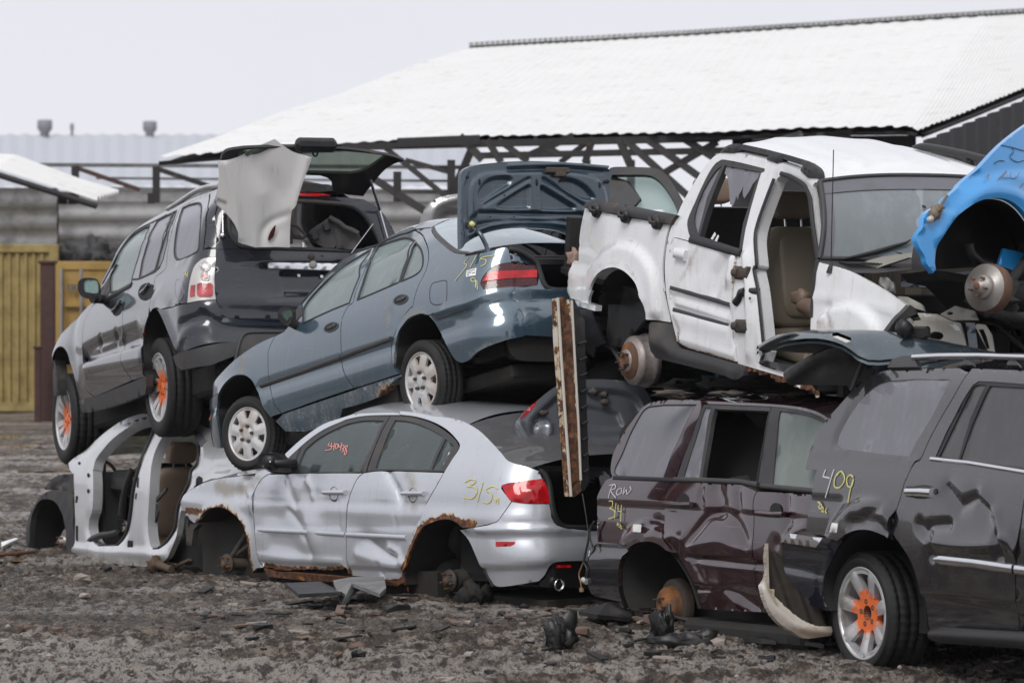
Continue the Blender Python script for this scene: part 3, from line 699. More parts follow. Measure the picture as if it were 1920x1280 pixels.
# front wing
wing = C(z1((-10, 1150), (40, 1060), (150, 985), (290, 915), (480, 868), (640, 850), (760, 830), (880, 815), (1000, 775), (1085, 800))) + front_gap[1:]
wing = wing + z3((900, 800), (850, 862)) + arch_f[::-1] + z3((150, 258), (100, 215), (75, 170), (45, 175), (60, 120), (0, 112))
crease_w = dents(c, [(z1((790, 1000), (850, 1100), (850, 1250)), .03, .02), (z1((760, 900), (840, 840)), .03, -.03), (z1((780, 960), (700, 1050)), .05, -.02)])
arcl = dents(c, [(arch_f[3:-4], .04, .012)])
panel(body, c, wing, off=.0, gap=.003, h=.025, disp=both(crease_w, arcl), attrs=atts)
# rear quarter with pillar: from rear door gap up round the window to the boot opening
quarter = rear_gap[::-1] + C(z2((1235, 795), (1330, 640), (1418, 500), (1380, 410), (1260, 290), (1100, 200), (900, 138), (700, 112)))[1:] 
quarter += C(z2((700, 60), (900, 80), (1100, 120), (1350, 150), (1530, 215), (1700, 330), (1920, 560)) + z5((470, 20), (650, 75), (740, 108)), 3)
quarter += C(z5((740, 108), (775, 185)), 2)[1:] + C(z5((775, 187), (600, 208), (400, 245), (440, 330), (490, 390)), 3)[1:] + C(z5((490, 390), (400, 520), (350, 580), (270, 606)), 3)[1:] + z5((140, 632),) + arch_r[::-1][1:]
panel(body, c, quarter, off=.0, gap=.003, h=.03, disp=dents(c, [(arch_r[2:-3], .04, .012)]), attrs=atts)
# rear bumper, wraps the corner
bump = z5((10, 655), (140, 632), (270, 608)) + C(z5((350, 580), (400, 520), (490, 392)), 3) + z5((640, 410), (842, 412)) + C(z5((860, 540), (905, 610), (990, 645)), 3) + z5((1200, 645), (1330, 640), (1500, 630))
bump += z5((1500, 940), (1160, 942), (1000, 945)) + C(z5((900, 955), (850, 1010), (810, 1080), (750, 1140)), 3) + C(z5((600, 1165), (400, 1190), (310, 1180), (260, 1120), (210, 1020), (150, 880), (90, 750), (10, 655)), 3)[:-1]
bm = MB()
bl = z5((200, 700), (560, 708), (860, 708), (1200, 690), (1450, 680))
dsp = both(emboss(c, [(z5((-60, 610), (330, 600), (560, 590), (860, 590), (1200, 650), (1500, 640), (1500, 700), (1200, 702), (860, 712), (500, 712), (100, 700)), .028, .035), (z5((100, 985), (700, 975), (900, 940), (1500, 930), (1500, 1300), (100, 1300)), -.03, .03)]), dents(c, [(z5((550, 620), (850, 640)), .03, -.008)]))
brust = att(c, [(z5((10, 655), (90, 750), (150, 880), (210, 1020), (250, 1120)), .05, .32)])
panel(bm, c, bump, [z5((343, 763), (520, 763), (520, 785), (480, 805), (343, 810))[::-1]], gap=.003, h=.025, disp=dsp, attrs={'rust': brust, 'dirt': brust})
BUMP = bm.build('rear_bumper', SM, T)
b = MB(); panel(b, c, z5((340, 760), (525, 762), (523, 785), (480, 806), (340, 812)), off=.0, h=.02, rim=.01); b.build('side_reflector', M['red'], BUMP)
b = MB(); panel(b, c, C(z5((1500, 935), (1160, 940), (1000, 943), (900, 953), (850, 1010), (810, 1080), (750, 1150)), 3) + z5((760, 1180), (1500, 1200)), off=-.035, h=.04); b.build('bumper_insert', M['trim'], BUMP)
b = MB(); panel(b, c, z5((935, 982), (1035, 980), (1040, 1000), (915, 1005)), off=.0, h=.03, rim=.03); b.build('rear_reflector', M['red'], BUMP)
b = MB(); e = c.W(*z5((890, 1158))[0], -.03); lathe(b, e - c.az * 0, -c.ax, [(.036, -.35), (.036, 0.03), (.041, .034), (.042, .05), (.036, .052), (.032, .03), (.032, -.1), (.001, -.1)], 28); b.build('exhaust_tip', M['chrome'], T)
# rear lamp
b = MB(); lampo = C(z5((400, 245), (600, 205), (775, 187)), 3) + C(z5((800, 230), (835, 330), (840, 410)), 3) + C(z5((840, 412), (640, 410), (495, 392), (440, 330), (400, 245)), 3)[1:-1]
panel(b, c, lampo, off=.006, h=.02, disp=both(dents(c, [([q], .05, .012) for q in z5((600, 310), (700, 320))]), dents(c, [(z5((500, 260), (510, 330), (560, 370)), .012, .01), (z5((660, 300), (740, 300), (740, 360), (690, 370)), .012, .008)])))
b.build('tail_light', M['red'], T)
# doors
def door(name, poly, dd, win=None, lab=None):
    b = MB(); panel(b, c, poly, gap=.004, h=.02, rim=.03, disp=dd, attrs=atts); return b.build(name, SM, T, lab)
fd = z1((1085, 822),) + C(z1((1085, 822), (1250, 815), (1500, 808), (1920, 806)) + z2((265, 808),), 2)[1:] + mid_gap[1:] + jag(z3((1980, 800), (1900, 830), (1700, 830), (1500, 820), (1350, 830), (1200, 840), (1000, 800), (965, 795)), 1.6, 4, 5) + front_gap[::-1][1:-1]
ddf = both(dents(c, [(z1((1240, 870), (1260, 960), (1290, 1080), (1330, 1180)), .035, -.035, 1.05), (z1((1500, 880), (1550, 990), (1560, 1110)), .022, .022, 1.05), (z1((1560, 1100),), .12, -.02), (z3((1240, 100), (1420, 300), (1500, 480), (1540, 620)), .05, -.028, 1.0), (z3((1530, 300), (1560, 500)), .12, .022), (z3((1100, 150), (1300, 400)), .12, -.018), (z3((1100, 500), (1500, 640)), .07, -.012), (z3((940, 650), (1920, 720)), .025, .006)]),
           emboss(c, [(z3((850, 700), (1920, 745), (1920, 1000), (850, 1000)), -.02, .03), (z1((850, 1105), (1920, 1125), (1920, 1500), (850, 1500)), -.006, .02)]))
FD = door('front_door', fd, ddf)
rd = C(z2((265, 808), (400, 785), (600, 778), (900, 790), (1235, 800)), 2) + rear_gap[1:] + z4((700, 900), (640, 955), (500, 945), (300, 918), (90, 895)) + mid_gap[::-1][1:-1]
ddr = both(dents(c, [(z2((555, 810), (600, 900), (650, 1000), (700, 1150)), .03, -.035, 1.05), (z2((740, 900), (700, 1100)), .05, -.01), (z4((620, 100), (650, 300), (640, 600)), .012, -.006), (z4((300, 450), (480, 600), (620, 680)), .07, -.045, 1.05), (z4((560, 560), (680, 620), (720, 740)), .028, .03, 1.05), (z4((430, 760), (460, 880)), .018, -.014), (z4((250, 200), (300, 500)), .14, .012), (z4((200, 640), (450, 720), (700, 760)), .04, .014)]),
           emboss(c, [(z4((40, 757), (740, 800), (740, 1100), (40, 1100)), -.02, .03), (z2((60, 1130), (1100, 1150), (900, 1500), (50, 1500)), -.005, .02)]))
RD = door('rear_door', rd, ddr)
# black window surround + glass
wo_ = C(z1((1380, 800), (1290, 790), (1290, 660), (1450, 500), (1700, 300), (1920, 195)) + z2((150, 140), (350, 118), (585, 116)), 3)
fo = z1((1290, 805),) + C(z1((1270, 640), (1500, 430), (1700, 290), (1920, 190)) + z2((60, 165), (230, 128), (400, 115), (585, 118)), 3) + z2((290, 795), (265, 805)) 
fglass = z1((1370, 800), (1420, 660), (1480, 520)) + C(z1((1480, 520), (1650, 380), (1920, 240)) + z2((150, 195), (300, 172), (505, 178)), 3)[1:] + z2((395, 420), (215, 790))
b = MB(); panel(b, c, fo, [fglass[::-1]], off=-.004, gap=.002, h=.03, rim=.015); ro = z2((590, 118),) + C(z2((590, 118), (750, 122), (900, 145), (1080, 200), (1250, 300), (1370, 410), (1412, 495)), 3) + z2((1400, 520), (1240, 790), (900, 785), (600, 775), (400, 782), (305, 790))
rg1 = C(z2((640, 170), (800, 185), (1000, 250), (1220, 368)), 3) + z2((1055, 762), (405, 755)); rg2 = z2((1245, 395), (1345, 478), (1190, 765), (1080, 765))
panel(b, c, ro, [rg1, rg2], off=-.004, gap=.002, h=.03, rim=.015); b.build('window_frame', M['greytrim'], T)
b = MB(); panel(b, c, fglass, off=-.014, h=.06, rim=0); panel(b, c, rg1, off=-.014, h=.06, rim=0); panel(b, c, rg2, off=-.014, h=.06, rim=0); b.build('side_window', M['glass'], T)
# cant rail, roof, windscreen, backlight
edge_roof = C(z1((1700, 215), (1920, 140)) + z2((150, 115), (350, 95), (585, 92), (800, 100), (1000, 150), (1150, 190), (1300, 200)), 3)
rail = C(z1((1245, 580), (1450, 395), (1700, 225), (1920, 150)) + z2((150, 105), (350, 90), (585, 85), (700, 90)), 3)
lowr = C(z1((1270, 640), (1500, 430), (1700, 290), (1920, 190)) + z2((60, 165), (230, 128), (400, 115), (585, 112), (700, 112)), 3)
panel(body, c, rail + lowr[::-1], gap=0, h=.04, attrs=atts)
body.build('body', SM, T)
top = C(z1((1245, 575), (1450, 392), (1700, 222), (1920, 147)) + z2((150, 100), (350, 85), (585, 78), (800, 84), (1000, 105), (1350, 155), (1530, 218)), 3)
E = c.P(c.invs(top)); E[:, 2] -= .004
Lc = c.loc(E); i0 = int(np.argmin(np.abs(Lc[:, 0] - 1.35))); 
b = MB(); across(b, c, E[i0:], .085, 2.6, attrs=None); b.build('roof', SM, T)
# windscreen lower edge goes to the cowl
b = MB(); across(b, c, E[:i0 + 1], .10, 2.2, drop=0, nrm=(1, 0, .6)); b.build('windscreen', M['glass'], T)
bl_e = c.P(c.invs(C(z2((1530, 218), (1700, 330), (1920, 560)) + z5((470, 20), (650, 78)), 3))); b = MB(); across(b, c, bl_e, .08, 2.4, nrm=(-.6, 0, 1), drop=.01); b.build('rear_window', M['glassT'], T)
# bonnet
he = c.P(c.invs(C(z1((-10, 1145), (40, 1055), (150, 980), (290, 910), (480, 863), (640, 846), (760, 826), (880, 812), (1000, 790)), 3)), -.005); b = MB(); across(b, c, he, .07, 3, attrs=None); b.build('bonnet', SM, T)
# mouldings, handles, gaps
b = MB(); ribbon(b, c, z3((920, 340), (1400, 362), (1920, 390)) + z4((45, 396),), .034, .012, wf=lambda t: min(1, t * 14 + .1)); b.build('door_moulding', SM, FD)
b = MB(); ribbon(b, c, z4((65, 395), (400, 410), (780, 432)), .034, .012); b.build('door_moulding', SM, RD)
def handle(par, cx, cy, s=1.):
    q = [(cx - 18 * s, cy), (cx, cy), (cx + 22 * s, cy)]; b = MB(); ribbon(b, c, q, .032 * s, .022, .012, h=.01, prof=[(-1, -.9), (-1, .3), (-.5, 1), (.5, 1), (1, .3), (1, -.9)]); b.build('door_handle', SM, par)
    b = MB(); panel(b, c, arc_px((cx - 2, cy + 3), 8.5, 14, 0, 345, 20), off=.0015, h=.02, rim=0, disp=dents(c, [([(cx - 2, cy + 3)], .03, -.015)])); b.build('handle_recess', M['greytrim'], par)
handle(FD, 628, 923); handle(RD, 776, 925)
# mirror without its glass
mo = at(512, 868, c.W(548, 872)[1] - .12); b = MB(); mz = Plane(mo, np.array([1, .1, 0]), np.array([0, 0, 1.]), rng=.5)
shell = C(z1((905, 700), (925, 610), (985, 565), (1100, 562), (1230, 590), (1290, 640)), 3) + C(z1((1340, 700), (1300, 800), (1210, 800), (1100, 790), (960, 740), (905, 700)), 3)[:-1]
face = C(z1((925, 690), (950, 600), (1000, 575), (1120, 580), (1205, 620), (1195, 700), (1150, 780), (1080, 778), (960, 725), (925, 690)), 3)[:-1]
panel(b, mz, shell, [face], h=.015, rim=.0); U = mz.invs(densify(shell, 4)); P0 = mz.P(U); P1 = mz.P(U * .75 + U.mean(0) * .25, -.09); loft(b, [np.vstack([P0, P0[:1]]), np.vstack([P1, P1[:1]])]); panel(b, mz, face, off=-.02, h=.02, rim=-.02, disp=emboss(mz, [(arc_px((507, 866), 11, 13, 0, 350, 18), .012, .01), (arc_px((507, 866), 5, 6, 0, 350, 12), .01, .005)]))
tube(b, [mo - c.ay * .02, mo - c.ay * .12 - c.ax * .1, c.W(548, 872, 0)], .03, 10); MI = b.build('door_mirror', M['trim'], T)
b = MB(); blob(b, mz.P(mz.invs(z1((1068, 675))), -.0)[0], .009, 1, 6); b.build('mirror_screw', M['chrome'], MI)
b = MB(); panel(b, c, z1((1270, 650), (1430, 505), (1330, 790), (1290, 800)), off=.002, h=.04); b.build('quarter_trim', M['greytrim'], T)
# sill, floor, inside
b = MB(); sill = z3((960, 800), (1150, 850), (1300, 850), (1920, 905)) + z4((300, 925), (640, 960), (700, 900), (740, 960), (640, 1020), (380, 990), (0, 970)) + z3((1500, 960), (1250, 930), (1000, 900))
panel(b, c, sill, off=-.02, h=.03, rim=.05, disp=dents(c, [(z3((1300, 860), (1920, 905)) + z4((600, 965),), .02, .015)]), attrs={'rust': near([c.invs(sill[:])], .3)}); b.build('sill', M['silver'], T, 'rotten orange sill')
for a_, nm in ((arch_f, 'wheel_arch_liner'), (arch_r + z4((1560, 330),) + C(z5((10, 655), (90, 750), (150, 880), (210, 1020), (260, 1120), (290, 1180)), 3), 'wheel_arch_liner')):
    well(T, c, a_, .4, 'under')
b = MB(); cbox(b, c, (-.9, 3.2), (-.72, .6), (-.18, -.1)); cbox(b, c, (.1, 1.9), (-.74, .74), (-.12, .05)); cbox(b, c, (2.0, 3.15), (-.6, .58), (-.1, .5)); b.build('floor_pan', M['under'], T)
farside(c, top[2:] + lowr[:0] + quarter[40:44][:0] + z5((600, 90),) + [(1000, 1060), (870, 1075), (600, 1060), (390, 1040), (345, 970)] + z1((40, 1060), (480, 868), (880, 815)), SM, T)
farside(c, wo_[:0] + C([(545, 880), (600, 800), (700, 775), (800, 785), (865, 840), (840, 890)], 3), M['dark'], T, off=-.03, name='far_shade_sheet')  # dark sheet across the far windows paints the cabin's shade
for yy in (.37, -.37): seat(T, c, .95, yy, .12, 'seatd')
seat(T, c, .2, 0, .12, 'seatd', 1.2, head=False, name='rear_seat'); 
b = MB(); cbox(b, c, (1.55, 2.0), (-.7, .7), (.45, .66), bev=.04); b.build('dashboard', M['trim'], T)
b = MB(); ctr = c.L(1.5, .36, .58); rr_ = .18; tube(b, [ctr + (c.ay * math.cos(a) + (c.az * .9 + c.ax * .4) * math.sin(a)) * rr_ for a in np.linspace(0, 2 * PI, 24)[:-1]], .014, 8, closed=True); b.build('steering_wheel', M['trim'], T)
# hubs
hub(T, c.W(*z3((540, 745))[0], -.13), c.ay, 'hub', .08); hub(T, c.W(*z4((1290, 945))[0], -.13), c.ay, 'hub', .08)
P = c.W(*z4((1290, 945))[0], -.13); arm(T, [P - c.ay * .05, P - c.ay * .25 + c.az * .02], .07, lump=.09, seed=3); arm(T, [P - c.ay * .12 - c.ax * .05, P - c.ay * .2 - c.ax * .12 - c.az * .2], .05, lump=.07, seed=8)
P = c.W(*z3((540, 745))[0], -.13); arm(T, [P - c.ay * .05, P - c.ay * .3 - c.ax * .1], .05, lump=.07, seed=4); arm(T, [P + c.az * .05 - c.ay * .05, P + c.az * .22 - c.ax * .12 - c.ay * .1], .022); arm(T, [P + c.az * .05 - c.ay * .07, P + c.az * .16 - c.ax * .2 - c.ay * .1], .018)
# boot: seal, cavity, lid
b = MB(); seal = C(z5((745, 105), (800, 150), (840, 250), (858, 400), (885, 520), (930, 600), (1000, 635)), 3) + z5((1250, 640), (1550, 630)); ribbon(b, c, seal, .045, .02, -.005, spl=True); b.build('boot_seal', M['gasket'], T)
b = MB(); cbox(b, c, (-.85, .0), (-.62, .6), (.0, .04)); cbox(b, c, (-.02, .0), (-.62, .6), (.04, .62)); 
for s_ in (-.62, .6): cbox(b, c, (-.85, 0), (s_, s_ + .01), (.04, .66))
b.build('boot_floor', M['dark'], T)
lid = Plane(at(1060, 850, 24.3), np.array([.85, .3, 0.02]), np.array([-.05, .2, 1.]), rng=.9)
lo = C(z6((145, 545), (220, 440), (330, 345), (400, 290), (520, 190), (620, 130), (800, 75), (1100, 62), (1400, 90), (1560, 150)), 3) + C(z6((1700, 400), (1650, 700), (1540, 830)), 3) + C(z6((1300, 820), (960, 855), (600, 890), (400, 945)), 3) + C(z6((340, 900), (300, 1010), (230, 900), (180, 700), (145, 545)), 3)[:-1]
inner = C(z6((310, 600), (330, 500), (420, 400), (560, 270), (650, 210), (900, 170), (1200, 165), (1450, 230), (1560, 400), (1500, 600), (1350, 720)), 3) + C(z6((1200, 745), (900, 755), (600, 750), (480, 745), (380, 700), (320, 650)), 3)
b = MB(); dsp = both(emboss(lid, [(inner, -.035, .03), (C(z6((370, 620), (420, 540), (560, 520), (600, 600), (560, 700), (430, 700)), 3), .015, .02), (z6((640, 340), (1000, 330), (1300, 400), (1400, 600), (1100, 620), (900, 560), (660, 560)), -.02, .03)]), dents(lid, [(z6((540, 560), (530, 700)), .02, .018), (z6((400, 800), (900, 790), (1500, 780)), .012, .01), (z6((200, 560), (320, 760), (460, 900)), .02, .012)]))
panel(b, lid, lo, h=.018, rim=.03, disp=dsp); LID = b.build('boot_lid', paint('shaded_silver_inner', (.12, .13, .15), metal=.4, rough=.35, dirt=.3), T)  # silver darkened so the lid's shade is in its colour
b = MB(); panel(b, lid, C(z6((205, 485), (270, 400), (385, 300)), 3) + C(z6((350, 370), (280, 440), (225, 488)), 3), off=.006, h=.03, rim=.03); b.build('lid_lamp', M['red'], LID)
b = MB(); P0 = lid.W(*z6((310, 820))[0], .02); P1 = c.W(*z5((790, 190))[0], 0.); tube(b, [P0, P1], .006); tube(b, [P0, P0 * .6 + P1 * .4], .012); b.build('gas_strut', M['chrome'], LID)
b = MB(); 
for q, r_ in (((460, 430), .03), ((1000, 200), .035), ((1120, 230), .03), ((1130, 310), .03), ((380, 520), .012)): P = lid.W(*z6(q)[0], .0); blob(b, P, (r_, r_ * .6, r_ * .7), int(q[0]), 6)
b.build('lid_latch', M['iron'], LID)
text_strokes('marker_writing', c, [C(z2((1480, 920), (1560, 885), (1610, 900), (1590, 940), (1510, 970), (1600, 980), (1630, 1040), (1580, 1110), (1520, 1112), (1470, 1100)), 4), z2((1700, 920), (1680, 1000), (1640, 1150)), C(z2((1880, 1000), (1830, 970), (1780, 980), (1735, 1020), (1790, 1040), (1810, 1090), (1790, 1150), (1750, 1170), (1700, 1150)), 4), C(z2((1860, 1110), (1840, 1120), (1850, 1140), (1875, 1125), (1860, 1110), (1855, 1170)), 3), z2((1885, 1115), (1882, 1180))], 'yel', T, .009)
dg = [C(z1((1770, 435), (1750, 470), (1790, 480), (1780, 520), (1715, 530)), 3), z1((1790, 440), (1790, 480), (1830, 480)), z1((1830, 440), (1815, 530)), C(z1((1845, 450), (1838, 500), (1860, 505), (1870, 460), (1845, 450)), 3), z1((1875, 460), (1880, 490), (1915, 480)), z1((1915, 440), (1898, 530)), C(z2((0, 470), (20, 470), (20, 500), (0, 505), (15, 520), (10, 545), (-5, 540)), 3), C(z2((60, 470), (35, 480), (40, 510), (55, 540), (40, 580), (25, 570), (40, 520), (60, 490), (60, 470)), 3)]
text_strokes('marker_writing', c, dg, 'redm', T, .006, off=-.009)
# ================================================================ slate blue saloon, nose down on the silver one
z1, z2, z3, z4, z5, z6, z7 = Z(370, 580, 6.4), Z(370, 700, 6.4), Z(530, 410, 6.4), Z(640, 560, 6.4), Z(800, 410, 6.4), Z(800, 290, 5.189), Z(760, 540, 6.4)
c = Car((793.9, 713.9), (463, 813.3), 25.3, 2.465, .80,
        [(-.3, .76), (-.16, .80), (-.05, .835), (.1, .856), (.2, .862), (.235, .858), (.27, .84), (.36, .842), (.45, .836), (.53, .82), (.62, .79), (.78, .71), (.95, .60), (1.05, .52), (1.12, .42)],
        [(-.3, -.86), (-.1, -.93), (.1, -.97), (.3, -.98), (.42, -.93), (.6, -.89), (1.1, -.89)], .3, front=(2.45, .33))
T = thing('blue_sedan', 'slate blue sedan with silver hubcaps, tilted nose down, empty boot lid up', 'car', tuple(c.L(1.2, 0, -.29)))
SM = M['blue']; BC = c
gf = C(z1((935, 318), (880, 420), (850, 520), (848, 700), (860, 850), (880, 960), (910, 1095), (960, 1190), (1015, 1246)))
gm = C(z3((1110, 335), (1010, 560), (880, 870), (845, 1000), (790, 1045), (740, 1130), (700, 1230)) + z1((1730, 110), (1722, 300), (1730, 580), (1750, 720), (1800, 830), (1885, 945)))
gr_ = C(z3((1590, 140), (1680, 200), (1740, 340), (1752, 470), (1720, 620), (1640, 780), (1590, 920), (1560, 1050)) + z4((830, 110), (740, 220), (680, 330), (640, 430), (610, 520), (602, 640), (610, 760), (690, 905)))
af = C(z2((290, 860), (262, 700), (240, 560), (240, 420), (252, 300)) + z1((270, 1000), (330, 900), (420, 815), (500, 787), (590, 797), (670, 860), (720, 960), (760, 1060), (800, 1180)) + z2((850, 490), (930, 590)), 3)
ar = C(z4((650, 870), (640, 800), (650, 640), (668, 500), (700, 390), (760, 300), (820, 235), (900, 198), (970, 182), (1030, 200)), 3)
rust = att(c, [(z4((640, 800), (650, 640), (668, 500), (700, 390), (760, 300)), .03, .28), (z4((820, 235), (970, 180), (1040, 200)), .05, .3), (z1((450, 790), (600, 790)), .03, .3)])
dirt = att(c, [(z1((560, 560), (530, 680), (520, 780)), .1, .95), (z3((1230, 960), (1260, 1200)), .10, .75), (z4((560, 200), (560, 340)), .07, .8), (z4((640, 700), (560, 800)), .1, .6), (z4((700, 260), (900, 150), (1000, 160)), .08, .8), (z4((640, 760), (660, 450)), .05, .8), (z1((500, 600), (250, 900)), .09, .4), (z5((0, 1100), (150, 1000)), .08, .5), (z7((800, 800), (1200, 620)), .1, .6), (z2((1100, 540), (1900, 300)), .1, .55)])
atts = {'rust': rust, 'dirt': dirt}
lip = dents(c, [(af[12:-6], .03, .008), (ar[3:], .03, .006)])
body = MB()
wing = C(z1((182, 905), (240, 815), (380, 665), (520, 545), (700, 425), (850, 350), (935, 318))) + gf[1:] + z2((900, 515), (880, 530)) + af[:][::-1][2:-12] + z1((262, 1000), (185, 1050))
panel(body, c, wing, gap=.003, h=.03, disp=lip, attrs=atts); body.build('front_wing', SM, T); body = MB()
fold = C(z5((460, 452), (740, 392), (930, 340), (985, 370), (1020, 520)), 3)
quarter = gr_[::-1][4:] + C(z3((1590, 132), (1750, 112)) + z5((70, 110), (62, 140), (100, 210), (200, 310), (330, 405), (460, 425), (462, 450)), 3)[1:] + fold[1:] + z5((1240, 545), (1330, 560)) 
quarter += C(z5((1340, 600), (1390, 740), (1450, 840), (1560, 862), (1720, 864)), 3) + z5((1900, 864),) + z7((2160, 30), (1900, 22)) + C(z7((1600, 30), (1300, 36), (1100, 48), (1000, 75), (920, 115), (850, 150), (700, 190), (500, 250), (280, 328)), 3) + ar[::-1][1:]
panel(body, c, quarter, [C(z5((640, 780), (670, 700), (760, 600), (870, 545), (1030, 522), (1240, 545), (1330, 560), (1330, 800), (1000, 815), (760, 845), (680, 850)), 2)[::-1]], gap=.003, h=.03, disp=both(lip, dents(c, [(z7((470, 250), (850, 150)), .03, .012), (z3((1760, 900), (1920, 750)), .2, 0)])), attrs=atts)
body.build('rear_quarter', SM, T)
b = MB(); bump = z7((280, 328),) + C(z7((280, 328), (500, 252), (700, 192), (850, 152), (920, 117), (1000, 78), (1100, 50), (1300, 38), (1600, 32), (1900, 25), (2160, 30)), 3)[1:] + z7((2160, 600), (1900, 600), (1450, 570), (1400, 590)) + C(z7((1220, 625), (1000, 700), (850, 780), (770, 860), (700, 895), (640, 890), (580, 840), (520, 740), (460, 620), (400, 500), (340, 400), (280, 335)), 3)[:-1]
panel(b, c, bump, gap=.003, h=.03, disp=both(emboss(c, [(z7((280, 300), (400, 372), (700, 262), (1050, 165), (1300, 118), (1600, 108), (2200, 106), (2200, 0), (1000, 0)), .03, .02)]), dents(c, [(z7((600, 360), (900, 330)), .03, -.008), (z7((1350, 300), (1380, 540)), .02, -.008)])), attrs=atts); BU = b.build('rear_bumper', SM, T)
b = MB(); panel(b, c, z7((1400, 560), (2200, 560), (2200, 900), (1900, 885)) + C(z7((1700, 880), (1400, 870), (1280, 800), (1240, 700), (1250, 620)), 3), off=-.05, h=.05, rim=.2); b.build('bumper_valance', M['under'], BU)
b = MB(); ribbon(b, c, C(z7((400, 378), (700, 268), (1050, 170), (1300, 122), (1600, 110), (2200, 108)), 3), .006, .001, .001); b.build('bumper_seam', M['gasket'], BU)
# lamps
lampo = C(z5((640, 780), (670, 700), (760, 600), (870, 545), (1030, 522), (1240, 545), (1330, 560)), 3) + z5((1330, 800),) + C(z5((1330, 800), (1000, 815), (760, 845), (680, 850), (640, 780)), 3)[1:-1]
b = MB(); panel(b, c, lampo, off=-.004, h=.03); LA = b.build('tail_light', M['redd'], T)
b = MB(); panel(b, c, C(z5((665, 755), (720, 670), (820, 632), (1000, 622), (1325, 612)), 3) + z5((1325, 705), (1000, 715), (800, 735)), off=.001, h=.03, rim=.004); b.build('brake_lens', M['red'], LA)
b = MB(); panel(b, c, z5((1005, 400), (1130, 440), (1150, 500), (1025, 500)), off=-.02, h=.03); panel(b, c, C(z5((985, 370), (1100, 400), (1200, 460), (1290, 530)), 3) + z5((1330, 560), (1020, 520)), off=-.035, h=.03, rim=.0); b.build('boot_surround', SM, T)
b = MB(); ribbon(b, c, C(z5((990, 362), (1100, 385), (1220, 450), (1320, 530), (1360, 640), (1400, 760), (1460, 835), (1560, 855)), 3) + z5((1720, 858), (1950, 855)), .04, .02, -.006); b.build('boot_seal', M['gasket'], T)
# doors
HB = z1((1020, 205), (1045, 265))
win_f = C(z3((247, 1075), (330, 950), (500, 768), (700, 590), (850, 490), (1060, 365)), 3) + z3((1030, 430), (920, 700), (800, 1010), (600, 1090), (400, 1180), (245, 1255))
win_r = C(z3((1145, 325), (1300, 270), (1450, 228), (1530, 235), (1585, 268)), 3) + z3((1500, 470), (1400, 760), (1100, 890), (895, 975), (960, 780), (1050, 520))
win_q = C(z3((1600, 285), (1660, 370), (1685, 480), (1670, 590), (1600, 670), (1420, 755)), 3) + z3((1470, 600), (1540, 420))
def door(nm, poly, holes, dd=None, lab=None):
    b = MB(); panel(b, c, poly, [h[::-1] for h in holes], gap=.004, h=.03, rim=.025, disp=dd, attrs=atts); return b.build(nm, SM, T, lab)
fd = C(z1((935, 318), (1045, 262)), 2) + C(z3((150, 1190), (170, 1085), (230, 1005), (400, 825), (620, 598), (780, 465), (900, 400), (1110, 335)), 3) + gm[1:] + z1((1400, 1108), (1020, 1245)) + gf[::-1][1:-1]
FD = door('front_door', fd, [win_f])
rd = z3((1110, 335),) + C(z3((1110, 335), (1250, 270), (1400, 205), (1500, 180), (1590, 140)), 3)[1:] + gr_[1:] + z4((400, 1000), (160, 1075)) + gm[::-1][:-1]
RD = door('rear_door', rd, [win_r, win_q], dents(c, [(z3((1300, 1150), (1420, 1240)), .05, -.012)]))
b = MB()
for q in (win_f, win_r, win_q): panel(b, c, q, off=-.012, h=.07, rim=0)
b.build('side_window', M['glassL'], T)
b = MB()
for q in (win_f, win_r, win_q): ribbon(b, c, q + q[:1], .016, .004, .0)
ribbon(b, c, C(z3((215, 1030), (400, 820), (620, 593), (780, 460), (900, 395), (1110, 328), (1250, 262), (1400, 197), (1500, 172), (1590, 132)), 3), .02, .008, .0); b.build('window_seal', M['gasket'], T)
b = MB(); ribbon(b, c, z1((765, 915), (870, 880), (1300, 730), (1725, 575)), .036, .014); b.build('door_moulding', M['greytrim'], FD)
b = MB(); ribbon(b, c, z1((1735, 572), (1920, 500)) + z4((330, 575), (600, 478)), .036, .014); b.build('door_moulding', M['greytrim'], RD)
def ehandle(par, ctr, rx, ry, rot):
    o = arc_px(ctr, rx, ry, 0, 350, 24, rot); b = MB(); panel(b, c, o, [arc_px(ctr, rx * .84, ry * .72, 0, 345, 20, rot)], off=.004, h=.02, rim=.006); hb = b.build('door_handle', M['greytrim'], par)
    b = MB(); panel(b, c, arc_px(ctr, rx * .86, ry * .74, 0, 345, 20, rot), off=.001, h=.02, rim=0); b.build('handle_recess', M['dark'], hb)
    b = MB(); panel(b, c, arc_px((ctr[0] + 1, ctr[1] - ry * .25), rx * .7, ry * .35, 0, 345, 16, rot), off=.006, h=.02, rim=.004); b.build('handle_pull', M['greytrim'], hb)
ehandle(FD, z1((1608, 215))[0], 14.5, 8.5, -25); ehandle(RD, z3((1418, 972))[0], 14.5, 9, -23)
b = MB(); q = C(z3((1785, 790), (1830, 765), (1910, 745)) + z5((235, 745), (243, 800), (240, 960), (215, 1010), (120, 1035), (60, 1015), (38, 960), (40, 850), (60, 790), (90, 765)), 2)[3:]
ribbon(b, c, q + q[:1], .007, .001, .0005); b.build('fuel_flap_seam', M['gasket'], T)
# nose
b = MB(); nb = C(z2((262, 240), (180, 292), (120, 380), (76, 440), (70, 500), (80, 640), (120, 760), (160, 840), (205, 882), (300, 895)), 3) + z2((290, 860), (262, 700), (240, 560), (240, 420), (250, 300)); panel(b, c, nb, off=.004, h=.03, disp=dents(c, [(z2((90, 440), (230, 360)), .03, .01)]), attrs=atts); NB = b.build('front_bumper', SM, T)
b = MB(); panel(b, c, z2((75, 490), (105, 465), (108, 540), (82, 560)), off=.008, h=.02); b.build('indicator', M['amber'], NB)
